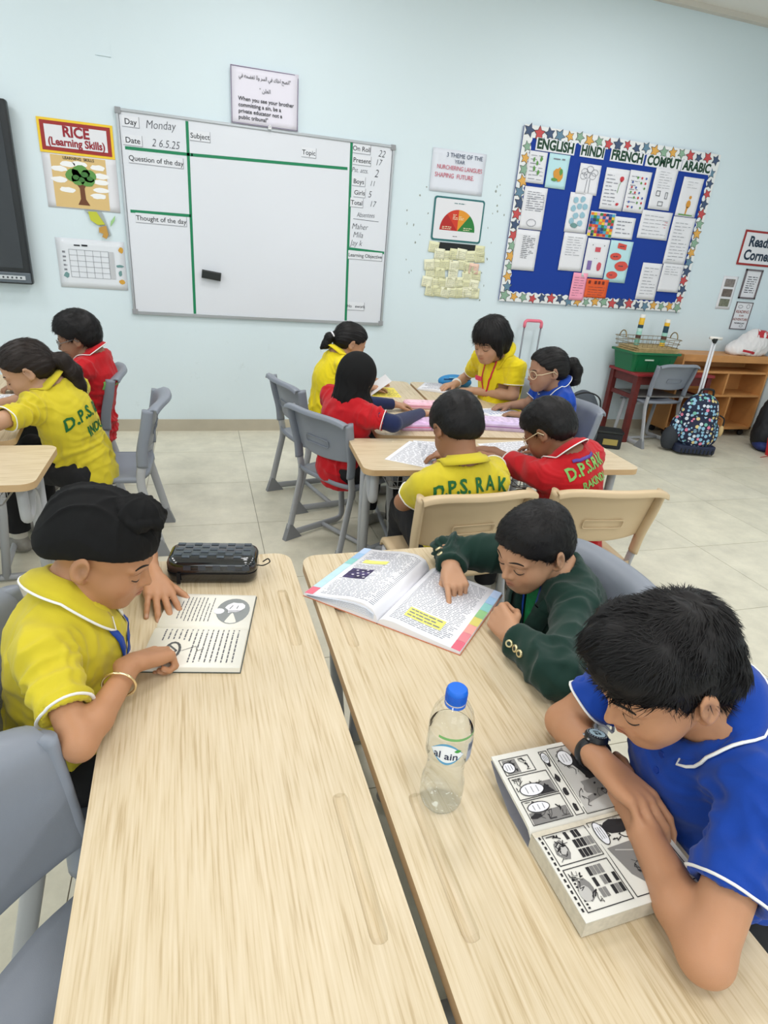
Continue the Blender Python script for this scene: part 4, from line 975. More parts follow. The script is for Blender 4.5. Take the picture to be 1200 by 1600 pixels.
def add_col(me, C_):
    a = me.color_attributes.new('col', 'FLOAT_COLOR', 'POINT'); a.data.foreach_set('color', np.concatenate([C_, np.ones((len(C_), 1))], 1).astype(np.float32).ravel())
def fnoise(P, sc, seed=0, oc=3):
    """smooth pseudo noise (sum of warped sines), about -1..1"""
    rs = np.random.RandomState(seed); out = 0; amp = 1; tot = 0
    for o in range(oc):
        for _ in range(3):
            k = rs.normal(size=3)*sc*(1.9**o); ph = rs.uniform(0, 6.28, 2)
            k2 = rs.normal(size=3)*sc*(1.9**o)
            out = out+amp*np.sin(P[0]*k[0]+P[1]*k[1]+P[2]*k[2]+ph[0]+1.3*np.sin(P[0]*k2[0]+P[1]*k2[1]+P[2]*k2[2]+ph[1]))
        tot += amp*2; amp *= .55
    return out/tot

SKIN = mat('skin', (180, 124, 88), rough=.45, sss=.08, attr='col', bump=.10, bscale=700, spec=.35)
HAIR = mat('black hair', lin=(.0075, .0065, .007), rough=.5, spec=.28)
HAIRB = mat('dark brown hair', lin=(.017, .011, .009), rough=.48, spec=.3)
WHT = mat('white trim', (240, 240, 238), rough=.7)
TROU = mat('black trousers', (22, 22, 26), rough=.85, bump=.2)
def cloth(name, rgb, sheen=.15): return mat(name, rgb, rough=.82, bump=.35, bscale=1100, sheen=sheen, spec=.25, var=.05, vscale=14)

def head_frame(c, yaw, pitch, roll=0.0, s=1.0):
    """yaw: compass direction of the gaze (deg, 0=+x, 90=+y); pitch: down; roll: tilt to the person's right"""
    M = Matrix.Rotation(radians(yaw-90), 3, 'Z') @ Matrix.Rotation(radians(-pitch), 3, 'X') @ Matrix.Rotation(radians(roll), 3, 'Y')
    return dict(c=A_(c, float), M=np.array(M), s=s)
def h2w(H, p): return H['c']+H['M'] @ (A_(p, float)*H['s'])
def tailpts(H, tail):
    a = h2w(H, tail[0]); f = H['M'][:, 1].copy(); f[2] = 0; f = _n(f); r = np.cross(f, (0, 0, 1.)); return [a+(r*(p[0]-tail[0][0])+f*(p[1]-tail[0][1])+A_((0, 0, 1.))*(p[2]-tail[0][2]))*H['s'] for p in tail]
def w2h(H, P): return (P-H['c']) @ H['M']/H['s']

def add_head(v, H, neck, ear=True, nr=.044):
    s = H['s']; M = H['M']
    W = lambda *p: h2w(H, p)
    E = lambda c, r, k=.0, mode='add', M2=None: v.ell(W(*c), A_(r)*s, M if M2 is None else M @ M2, k*s, mode)
    E((0, -.012, .030), (.073, .090, .076)); E((0, .022, .028), (.064, .062, .064), .02)
    E((0, .036, -.030), (.054, .049, .062), .03); E((0, .038, -.062), (.042, .043, .036), .03)
    v.cap(W(-.01, .070, -.090), W(.01, .070, -.090), .012*s, .012*s, .025*s)
    for q in (-1, 1):
        E((q*.033, .052, -.040), (.024, .024, .024), .025)
        v.cap(W(q*.050, .004, -.030), W(q*.026, .055, -.083), .014*s, .011*s, .03*s)
        E((q*.032, .097, -.012), (.019, .013, .012), .014, 'sub')
        E((q*.030, .0745, -.014), (.0145, .0125, .0125), .004)
        v.cap(W(q*.012, .086, .006), W(q*.046, .072, .006), .006*s, .005*s, .014*s)
        if ear:
            a = radians(22*q); M2 = np.array(Matrix.Rotation(-a, 3, 'Z') @ Matrix.Rotation(radians(-12), 3, 'X'))
            E((q*.079, -.010, -.008), (.0065, .0185, .029), .005, 'add', M2); E((q*.0865, -.005, -.006), (.006, .0105, .018), .004, 'sub', M2)
            E((q*.0815, -.002, -.012), (.004, .005, .007), .004); v.cap(W(q*.073, .0, -.034), W(q*.078, -.002, -.030), .006*s, .006*s, .004*s)
    v.cap(W(0, .083, -.006), W(0, .1005, -.036), .0058*s, .0085*s, .012*s)
    v.cap(W(-.0105, .090, -.040), W(.0105, .090, -.040), .0068*s, .0068*s, .008*s)
    v.cap(W(-.006, .1005, -.0475), W(-.0045, .094, -.048), .0022*s, .002*s, .002*s, 'sub'); v.cap(W(.006, .1005, -.0475), W(.0045, .094, -.048), .0022*s, .002*s, .002*s, 'sub')
    E((0, .078, -.062), (.026, .013, .018), .012)
    for q in (-1, 1):
        v.cap(W(0, .0935, -.0565), W(q*.019, .0815, -.0615), .0042*s, .0018*s, .004*s); v.cap(W(0, .0915, -.0665), W(q*.016, .0815, -.0630), .0056*s, .0022*s, .004*s)
    # neck
    v.cap(W(0, -.022, -.045), neck, nr*s, nr*s*1.04, .03*s)

def head_colors(H, P, skin, C_):
    """albedo of lips, brows, lash line by place on the face"""
    L = w2h(H, P); x, y, z = L[:, 0], L[:, 1], L[:, 2]; ax = np.abs(x); sk = A_(skin)
    face = y > .055
    lip = np.exp(-(((ax/.0185)**4)+((z+.0615)/.0085)**4)) * face
    C_ += lip[:, None]*(A_((sk[0]*.80, sk[1]*.52, sk[2]*.52))-C_)*.75
    ln = 0*np.exp(-(((ax/.018)**6)+((z+.0615+.05*ax)/.0014)**2))*face; C_ *= (1-.55*ln)[:, None]
    bz = .0095+.004*np.sin(np.clip((ax-.010)/.040, 0, 1)*pi)
    br = 0*((ax > .010) & (ax < .050))*np.exp(-((z-bz)/.0032)**4)*face; C_ *= (1-.82*br)[:, None]
    lz = -.0185-.0035*np.sin(np.clip((ax-.016)/.029, 0, 1)*pi)
    la = 0*((ax > .0165) & (ax < .0455))*np.exp(-((z-lz)/.0013)**2)*face; C_ *= (1-.9*la)[:, None]
    lid = ((ax > .014) & (ax < .047))*np.exp(-((z+.011)/.009)**4)*face; C_ *= (1-.13*lid)[:, None]
    chk = np.exp(-(((ax-.036)/.018)**2+((z+.040)/.018)**2))*face; C_ += chk[:, None]*A_((.035, .0, -.004))
    inear = (ax > .076)*np.exp(-(((y+.006)/.012)**2+((z+.006)/.016)**2)); C_ *= (1-.35*inear)[:, None]
    nst = np.exp(-(((ax-.0055)/.003)**2+((z+.0475)/.0028)**2))*(y > .088); C_ *= (1-.6*nst)[:, None]
    return C_

def hand_frame(wrist, point, back):
    y = _n(A_(point, float)); b = A_(back, float); z = _n(b-(b@y)*y); x = np.cross(y, z); return np.stack([x, y, z], 1)
def add_hand(v, wrist, point, back, side, pose, s=1.0, nails=None):
    """side: +1 if the thumb lies towards +x of (x, point, back); pose: five (mcp, pip, dip, splay) tuples, thumb first"""
    M = hand_frame(wrist, point, back); wr = A_(wrist, float); s = s*.80
    W = lambda p: wr+M @ (A_(p, float)*s)
    fin = [(.030, .088, .040, .0088, (.036, .022, .020)), (.010, .093, .0, .0092, (.040, .025, .021)), (-.010, .089, .0, .0088, (.036, .024, .020)), (-.028, .080, .0, .0078, (.029, .018, .018))]
    k = .010*s
    v.cap(W((0, -.02, 0)), W((0, .018, 0)), .0245*s, .026*s, .012*s, flat=(M[:, 2], .72))
    for (fx, fy, _, r, ls) in fin:
        v.cap(W((side*fx*.62, .012, 0)), W((side*fx, fy-.004, .001)), .0145*s, .0115*s, k)
    v.ell(W((side*.0, .050, -.004)), A_((.036, .040, .0135))*s, M, k)
    tips = []
    for i, (fx, fy, _, r, ls) in enumerate(fin):
        mcp, pip, dip, sp = pose[i+1]; p = A_((side*fx, fy, .001)); a = 0; d0 = radians(sp)*side
        rr = r*s*1.0; prev = W(p)
        for j, (l, fl_) in enumerate(zip(ls, (mcp, pip, dip))):
            a += radians(fl_); dv = A_((sin(d0)*cos(a), cos(d0)*cos(a), -sin(a))); p = p+dv*l; cur = W(p)
            v.cap(prev, cur, rr*(1.03-.07*j), rr*(.97-.08*j), .0022*s if j == 0 else .003*s); prev = cur
        up = A_((0, sin(a), cos(a))); tips.append((W(p-dv*.003+up*r*.7), rr, M @ up))
    mcp, pip, dip, sp = pose[0]; p = A_((side*.020, .020, -.004)); sp_ = radians(sp); a = radians(mcp); prev = W(p)
    for j, (l, fl_) in enumerate(zip((.040, .030, .024), (0, pip, dip))):
        sp_ -= radians(fl_)*.8; dv = _n(A_((side*sin(sp_)*cos(a), cos(sp_)*cos(a), -sin(a)))); p = p+dv*l; cur = W(p)
        v.cap(prev, cur, (.0135, .0105, .0098)[j]*s, (.0108, .0098, .0080)[j]*s, .010*s if j == 0 else .003*s); prev = cur
    tips.append((W(p-dv*.003+A_((side*.4, 0, .6))*.007), .0095*s, M @ _n(A_((side*.4, 0, .8)))))
    if nails is not None: nails += tips
    return tips

def torso_frame(sp):
    up = _n(A_(sp['neck'])-A_(sp['pelvis'])); rt = A_(sp['shR'], float)-A_(sp['shL'], float); rt = _n(rt-(rt@up)*up); fw = np.cross(up, rt)
    return np.stack([rt, fw, up], 1)
def bounds(pts, pad): P = A_(pts, float); return P.min(0)-pad, P.max(0)+pad

POSE_FLAT = [(10, 10, 10, 42), (8, 10, 6, 8), (8, 10, 6, 2), (10, 12, 8, -5), (12, 14, 8, -13)]
POSE_REST = [(14, 22, 18, 36), (22, 26, 16, 5), (26, 30, 18, 1), (30, 34, 20, -4), (34, 36, 20, -9)]
POSE_FIST = [(35, 40, 35, 30), (62, 85, 45, 2), (68, 90, 48, 0), (70, 90, 48, -2), (70, 88, 48, -4)]
POSE_POINT = [(30, 35, 30, 26), (12, 16, 8, 3), (62, 88, 45, 0), (68, 90, 48, -2), (70, 90, 48, -4)]

def person(root_name, label, sp, h=.0048, group=None):
    """build one seated child from joint positions in sp; body = one surface (head, arms, hands, trunk), clothes and hair are children"""
    base = A_((sp['pelvis'][0], sp['pelvis'][1], 0.0)); T = empty('person', tuple(base)); tag(T, label, 'person', group)
    def put(nm, P, Q, mt, col=None, parent=T):
        P = P-base; me = np_mesh(nm, P, Q); 
        if col is not None: add_col(me, col)
        return link(nm, me, mt, parent)
    H = sp['H']; s = sp.get('s', 1.0); skin = A_(sp.get('skin', (.40, .185, .095))); neck = A_(sp['neck'], float); pel = A_(sp['pelvis'], float); F = torso_frame(sp)
    ar = sp.get('arm', 1.0)*s
    pts = [H['c'], neck, pel]+[sp[k] for k in ('shR', 'shL', 'elR', 'elL', 'wrR', 'wrL')]
    lo, hi = bounds(pts, .17)
    lo = np.maximum(lo, A_((-9, -9, .15)))
    v = Vol(lo, hi, h); nails = []
    add_head(v, H, neck, sp.get('ear', True), sp.get('nr', .044))
    chest = neck+(pel-neck)*.32-F[:, 1]*.005
    v.cap(neck, chest, .045*s, .06*s, .04); v.ell(chest, A_((.10, .062, .10))*s, F, .03); v.cap(chest, pel+F[:, 2]*.03, .07*s, .075*s, .04)
    for q in 'RL':
        sh, el, wr = (A_(sp[a+q], float) for a in ('sh', 'el', 'wr'))
        v.cap(neck, sh, .04*s, .036*ar, .03); v.cap(sh, el, .035*ar, .031*ar, .012)
        mid = el+(wr-el)*.28; v.cap(el, mid, .0315*ar, .0325*ar, .012); v.cap(mid, wr, .0325*ar, .0215*ar, .01)
        hd = sp['hand'+q]
        add_hand(v, wr, hd['point'], hd['back'], hd['side'], hd['pose'], sp.get('hs', 1.0)*s, nails)
    P, Q = v.mesh(); P, Q = largest_only(P, Q); P = relax(P, Q, 1, .4)
    C_ = np.tile(skin, (len(P), 1)); C_ *= (1+.06*fnoise(P.T, 18, 3))[:, None]
    nb = np.linalg.norm(P-H['c'], axis=1) < .16*H['s']
    C_[nb] = head_colors(H, P[nb], skin, C_[nb])
    for (c, r, up) in nails:
        d = P-c; m_ = np.exp(-((np.linalg.norm(d, axis=1)/(r*.75))**4)); C_ += m_[:, None]*(A_((.62, .40, .32))-C_)*.6
    bo = put('body', P, Q, SKIN, np.clip(C_, 0, 1))
    bb = BVHTree.FromPolygons(P.tolist(), Q.tolist()); M = H['M']
    def facecurve(nm, pts, rad, mt_, off=.0004, flat=None):
        out = []
        for x, z in pts:
            o_ = h2w(H, (x, .16, z)); hit = bb.ray_cast(Vector(o_), Vector(-M[:, 1]), .2)
            if hit[0] is None: return
            out.append(hit[0]+hit[1]*off-Vector(base))
        MB().tube(out, [r*s for r in rad], 6, flat=flat, up=tuple(M[:, 1])).build(nm, mt_, bo, smooth=True)
    BROW = mat('brow hair', lin=(.012, .008, .006), rough=.8)
    if sp.get('face', True):
        for q in (-1, 1):
            t_ = np.linspace(0, 1, 9); facecurve('eyebrow', [(q*(.012+.036*t), .0085+.0048*sin(pi*t*.85)-.002*t) for t in t_], [.0012+.0018*sin(pi*min(1, .15+.85*(1-t))) for t in t_], BROW, -.0004, (.5, 1))
            facecurve('eyelashes', [(q*(.0165+.028*t), -.0175-.0042*sin(pi*t)+.001*t) for t in t_], [.0006+.0011*sin(pi*(.1+.8*t)) for t in t_], mat('lash black', lin=(.008, .006, .006), rough=.6), .0003)
            facecurve('eyelid_crease', [(q*(.0175+.026*t), -.0065+.0038*sin(pi*t)) for t in t_], [.0003+.0005*sin(pi*t) for t in t_], mat('lid crease', lin=tuple(skin*.45), rough=.7), 0)
        facecurve('mouth_line', [(x, -.0615-.0022*abs(x/.018)**2+.0008) for x in np.linspace(-.0185, .0185, 11)], [.0002]+[.0007]*9+[.0002], mat('mouth line', lin=tuple(skin*A_((.35, .22, .25))), rough=.7), 0)
    # ---------------- shirt
    st = sp['top']; hs = max(h, .0042); blazer = st.get('long', False)
    lo2, hi2 = bounds([neck, pel]+[sp[k] for k in ('shR', 'shL', 'elR', 'elL')]+([sp['wrR'], sp['wrL']] if blazer else []), .16); lo2[2] = max(lo2[2], .28)
    v = Vol(lo2, hi2, hs); th = st.get('th', .008)
    ws = st.get('w', 1.0)
    v.ell(chest, A_((.135*ws, .092, .13))*s, F, .03); v.cap(chest, pel-F[:, 2]*.02, .105*s*ws, .128*s*ws, .05, flat=(F[:, 1], .86)); v.cap(neck-F[:, 2]*.02, chest, .058*s, .09*s, .04)
    belly = pel+(neck-pel)*.30+F[:, 1]*.03*s; v.ell(belly, A_((.115*ws, .085, .12))*s, F, .05)
    sleeve = {}
    for q in 'RL':
        sh, el, wr = (A_(sp[a+q], float) for a in ('sh', 'el', 'wr'))
        v.cap(neck-F[:, 2]*.012, sh, .045*s, .047*ar, .035)
        if blazer:
            v.cap(sh, el, .049*ar, .045*ar, .03); e = wr+(el-wr)*st.get('cuff', .12); v.cap(el, e, .045*ar, .037*ar, .015)
            ax = _n(wr-el); v.plane_cut(e, ax, lo=e-.065, hi=e+.075); sleeve[q] = (e, ax, .040*ar)
        else:
            f = st.get('sl', .62); e = sh+(el-sh)*f; ax = _n(el-sh); v.cap(sh, e, .047*ar, .0465*ar, .03)
            v.plane_cut(e, ax, lo=e-.07, hi=e+.08); sleeve[q] = (e, ax, .0465*ar)
            v.cap(e-ax*.012, e+ax*.06, .0385*ar, .040*ar, 0, 'sub')
    # hem and neck opening
    if not st.get('nohem'): v.plane_cut(pel-F[:, 2]*.085, -F[:, 2], lo=pel-.2, hi=pel+.2)
    nk = neck+(h2w(H, (0, -.022, -.045))-neck)*.3; na = _n(h2w(H, (0, -.022, -.045))-neck)
    v.cap(neck-na*.01, neck+na*.12, .050*s, .055*s, .0, 'sub'); v.cap(neck+na*.035*s, neck+na*.14, .07*s, .09*s, .0, 'sub')
    if st.get('vneck'): v.cap(neck+F[:, 1]*.06*s, neck+F[:, 1]*.11*s-F[:, 2]*.20*s, .050*s, .012*s, .01, 'sub')
    # folds: bands across armpits, elbows and waist
    sd = sp.get('seed', 1); amp = st.get('fold', .0035)
    P, Q = v.mesh(); P, Q = largest_only(P, Q); P = relax(P, Q, 1, .4)
    me0 = np_mesh('t', P, Q); N = np.zeros(len(P)*3, np.float32); me0.vertices.foreach_get('normal', N); N = N.reshape(-1, 3); bpy.data.meshes.remove(me0)
    t = ((P-pel)@F[:, 2])/np.linalg.norm(neck-pel)
    wv = fnoise(P.T, 9, sd, 2); rid = np.sin(((P-pel)@F[:, 2])*95*(1+.25*wv)+((P-pel)@F[:, 0])*30*wv+wv*4)
    wt = np.exp(-((t-.18)/.22)**2)*.9+.12
    for q in 'RL':
        sh, el = A_(sp['sh'+q], float), A_(sp['el'+q], float); c = el if blazer else sh+(el-sh)*.15
        d = np.linalg.norm(P-c, axis=1); wt = np.maximum(wt, np.exp(-(d/.075)**2)*1.0)
        if blazer: wt = np.maximum(wt, np.exp(-(np.linalg.norm(P-sh, axis=1)/.08)**2)*.6)
    cr_ = 1-np.abs(np.sin(rid*1.2+1.2)); n1 = fnoise(P.T, 13, sd+5, 2); n2 = fnoise(P.T*A_([[1], [1], [.45]]), 30, sd+6, 2)
    disp = 1.2*amp*(1.5*(cr_-.5)*wt*np.clip(wv+.45, 0, 1)+1.6*(.5-np.abs(n1))*(.45+.6*wt)+1.1*(.5-np.abs(n2))*(.3+wt))
    if amp > .008:
        for q in 'RL':
            sh, el = A_(sp['sh'+q], float), A_(sp['el'+q], float); ax = _n(el-sh); t_ = (P-sh)@ax; r_a = (P-sh)-t_[:, None]*ax; rd_ = np.linalg.norm(r_a, axis=1); n3 = fnoise(P.T, 14, sd+11, 2); n4 = fnoise(P.T, 10, sd+12, 2)
            mk = np.exp(-(np.clip(rd_-.045, 0, 1)/.03)**2)*np.clip(1-np.abs(t_-.055)/.10, 0, 1)**.6*np.clip(n4*.9+.75, 0, 1)
            if blazer: mk = np.exp(-(np.clip(rd_-.045, 0, 1)/.03)**2)*(np.exp(-((t_-.03)/.06)**2)*.6+np.exp(-((t_-np.linalg.norm(el-sh))/.05)**2))*np.clip(n4*1.2+.6, 0, 1)
            u = t_*2*pi/.034+2.6*n3+(r_a@F[:, 2])*26; disp = disp+(.0032 if blazer else .0078)*mk*(np.exp(1.1*np.sin(u))/1.5-1)
        tt = (P-pel)@F[:, 2]; n5 = fnoise(P.T, 8, sd+13, 2); disp = disp+.0055*(np.exp(1.2*np.sin(tt*2*pi/.05+(P-pel)@F[:, 0]*18*n5+3.0*n5))/1.6-1)*np.clip(n5+.35, 0, 1)*np.clip((.30-tt)/.12, 0, 1)
    P = P+N*disp[:, None]
    cl = cloth(*st['mat'])
    shirt = put(st.get('name', 'shirt'), P, Q, cl)
    bvh = BVHTree.FromPolygons([tuple(p) for p in P.tolist()], Q.tolist())
    ctx = dict(T=T, base=base, F=F, H=H, neck=neck, pel=pel, s=s, na=na, bvh=bvh, shirt=shirt, sleeve=sleeve, put=put, sp=sp, chest=chest)
    if not blazer:
        for q in 'RL':
            e, ax, r = sleeve[q]; u = _n(np.cross(ax, (0.3, .2, 1))); w_ = np.cross(ax, u); ring = []
            for k in range(28):
                a = 2*pi*k/28; d = cos(a)*u+sin(a)*w_; o_ = Vector(e-ax*.006+d*.12); hit = bvh.ray_cast(o_, Vector(-d), .2)
                rr = (Vector(e)-hit[0]).length if hit[0] is not None else r
                rr = min(max(rr, r*.8), r*1.25); ring.append(e-ax*.003+d*(rr+.0005)-base)
            MB().tube(ring, .0020, 8, closed=True, flat=(1, 1.5), up=tuple(ax)).build('sleeve_piping', mat(*st.get('trim', ('white trim', (240, 240, 238)))), shirt, smooth=True)
    if st.get('collar', True): collar(ctx, st)
    # ---------------- trousers, socks, shoes
    if sp.get('legs', True):
        hipR = pel+F[:, 0]*.075*s-F[:, 2]*.0; hipL = pel-F[:, 0]*.075*s
        kn = [A_(sp['knR'], float), A_(sp['knL'], float)]; an = [A_(sp['anR'], float), A_(sp['anL'], float)]
        lo3, hi3 = bounds([hipR, hipL]+kn+an, .13); lo3[2] = max(lo3[2], -.01); v = Vol(lo3, hi3, .006)
        v.ell(pel-F[:, 2]*.015, A_((.115, .092, .072))*s, F, .02)
        for hp, k_, a_ in zip((hipR, hipL), kn, an):
            v.cap(hp, k_, .074*s, .058*s, .03); v.cap(k_, a_+A_((0, 0, .05)), .056*s, .047*s, .02); e = a_+A_((0, 0, .055)); v.plane_cut(e, (0, 0, -1), lo=e-.09, hi=e+A_((.09, .09, .0)))
        P, Q = v.mesh(); P, Q = largest_only(P, Q); P = relax(P, Q, 1, .5)
        me0 = np_mesh('t', P, Q); N = np.zeros(len(P)*3, np.float32); me0.vertices.foreach_get('normal', N); N = N.reshape(-1, 3); bpy.data.meshes.remove(me0)
        P = P+N*(.004*fnoise(P.T, 26, sd+9, 2))[:, None]
        put('trousers', P, Q, TROU)
        for k_, a_, nm in zip(kn, an, 'RL'):
            fd = a_-k_; fd = A_((F[0, 1], F[1, 1], 0)); fd = _n(fd); rt = np.cross(fd, (0, 0, 1)); Mf = np.stack([rt, fd, A_((0, 0, 1.))], 1); a0 = A_((a_[0], a_[1], .0))
            v = Vol(a0-A_((.20, .20, .01)), a0+A_((.20, .20, .16)), .005)
            v.cap(a0+A_((0, 0, .05)), a0+A_((0, 0, .11)), .029*s, .033*s); v.ell(a0+Mf@A_((0, .0, .035)), A_((.033, .05, .036))*s, Mf, .015); v.ell(a0+Mf@A_((0, .085, .026)), A_((.036, .065, .026))*s, Mf, .03); v.plane_cut(a0+A_((0, 0, .006)), (0, 0, -1), lo=a0-.2, hi=a0+.2)
            P, Q = v.mesh(); P, Q = largest_only(P, Q); P = relax(P, Q, 1, .4); up = P[:, 2] > .075
            fm_ = up[Q].all(1)
            for nm2, mk, mt_ in (('sock', fm_, mat('white sock', (205, 200, 190), rough=.9)), ('shoe', ~fm_, mat('grey shoe', (150, 146, 140), rough=.7, var=.2, vscale=30) if sp.get('shoe') != 'black' else mat('black shoe', (25, 25, 27), rough=.4))):
                Qs = Q[mk]; us = np.unique(Qs); mp = np.full(len(P), -1); mp[us] = np.arange(len(us)); put(nm2, P[us], mp[Qs], mt_)
    if sp.get('hair'): hair(ctx, sp['hair'])
    if sp.get('extra'): sp['extra'](ctx)
    return ctx

def collar(c, st):
    """fold-over collar with piped edge"""
    F, na, neck, s, bvh, base = c['F'], c['na'], c['neck'], c['s'], c['bvh'], c['base']
    fw = F[:, 1]-(F[:, 1]@na)*na; fw = _n(fw); rt = np.cross(fw, na); n = 40; rows = []
    gap = radians(st.get('gap', 16)); drop = st.get('drop', .045)
    for i in range(n+1):
        t = i/n; a = gap+(2*pi-2*gap)*t; d = sin(a)*rt+cos(a)*fw; f = max(0, cos(a)); 
        r0 = .0500*s; z0 = (.016-.020*f)*s; top = (.036-.030*f)*s
        out = [neck+d*r0+na*z0*.2, neck+d*(r0+.003)+na*top, neck+d*(r0+.008)+na*(top+.001), neck+d*(r0+.014)+na*(top-.006)]
        # outer flap falls on the shirt
        L = drop*s*(1+.45*f**3); p = neck+d*(r0+.014+L*.62)+na*(top-.006-L*.60)
        o_ = neck+d*(r0+.014+L*.62)+na*.09; hit = bvh.ray_cast(Vector(o_), Vector(-na), .22)
        if hit[0] is not None:
            hz = (A_(hit[0])-neck)@na+.006; pz = (p-neck)@na
            if pz < hz: p = p+na*(hz-pz)
        mid = (out[-1]+p)/2+na*.003+d*.003
        rows.append(out+[mid, p])
    vs = [tuple(p-base) for r in rows for p in r]; m_ = 6; fs = [(i*m_+j, (i+1)*m_+j, (i+1)*m_+j+1, i*m_+j+1) for i in range(n) for j in range(m_-1)]
    me = new_mesh('collar', vs, fs, True); o = link('collar', me, cloth(*st.get('cmat', st['mat'])), c['shirt']); sm = o.modifiers.new('s', 'SOLIDIFY'); sm.thickness = .003; sm.offset = 0
    if st.get('cpipe', True):
        e = [A_(r[5])-base for r in rows]; MB().tube([rows[0][4]-base]+e+[rows[-1][4]-base], .0024, 8).build('collar_piping', mat(*st.get('trim', ('white trim', (240, 240, 238)))), c['shirt'], smooth=True)

def project_text(c, s_, size, pos, nrm, up, mt, bold=.01, name='shirt_lettering', sx=1.0, arch=0.0, off=.0025):
    """flat lettering laid onto the shirt surface"""
    me = text_mesh(s_, size, bold=bold, sx=sx, ext=0.0, res=2); nrm = _n(nrm); up = _n(A_(up)-(A_(up)@nrm)*nrm); rt = np.cross(up, nrm)
    bm = bmesh.new(); bm.from_mesh(me); bmesh.ops.triangulate(bm, faces=bm.faces[:])
    for _ in range(3):
        es = [e for e in bm.edges if e.calc_length() > size*.22]
        if not es: break
        bmesh.ops.subdivide_edges(bm, edges=es, cuts=1); bmesh.ops.triangulate(bm, faces=bm.faces[:])
    bad = []
    for v_ in bm.verts:
        x, y = v_.co.x, v_.co.y; y2 = y-arch*x*x
        o_ = A_(pos)+rt*x+up*y2+nrm*.12; hit = c['bvh'].ray_cast(Vector(o_), Vector(-nrm), .3)
        if hit[0] is None: bad.append(v_); continue
        v_.co = hit[0]+hit[1]*off-Vector(c['base'])
    bmesh.ops.delete(bm, geom=bad, context='VERTS')
    m2 = bpy.data.meshes.new(name); bm.to_mesh(m2); bm.free(); return link(name, m2, mt, c['shirt'])

def ribbon(c, pts, w_, mt, name='lanyard', off=.004, nrm=None):
    """strap laid on the shirt: pts world positions, pressed to the surface"""
    P = smooth_path(pts, 8); out = []
    for p in P:
        hit = c['bvh'].find_nearest(p, .2)
        q = hit[0]+hit[1]*off if hit[0] is not None and (hit[0]-p).length < .06 else p
        out.append((q, hit[1] if hit[0] is not None else Vector((0, 0, 1))))
    vs = []; fs = []
    for i, (q, n_) in enumerate(out):
        t = out[min(i+1, len(out)-1)][0]-out[max(i-1, 0)][0]; sd = t.cross(n_).normalized()*w_/2; vs += [q-sd-Vector(c['base']), q+sd-Vector(c['base'])]
    for i in range(len(out)-1): fs.append((2*i, 2*i+1, 2*i+3, 2*i+2))
    o = link(name, new_mesh(name, vs, fs, True), mt, c['T']); sm = o.modifiers.new('s', 'SOLIDIFY'); sm.thickness = .0015; return o

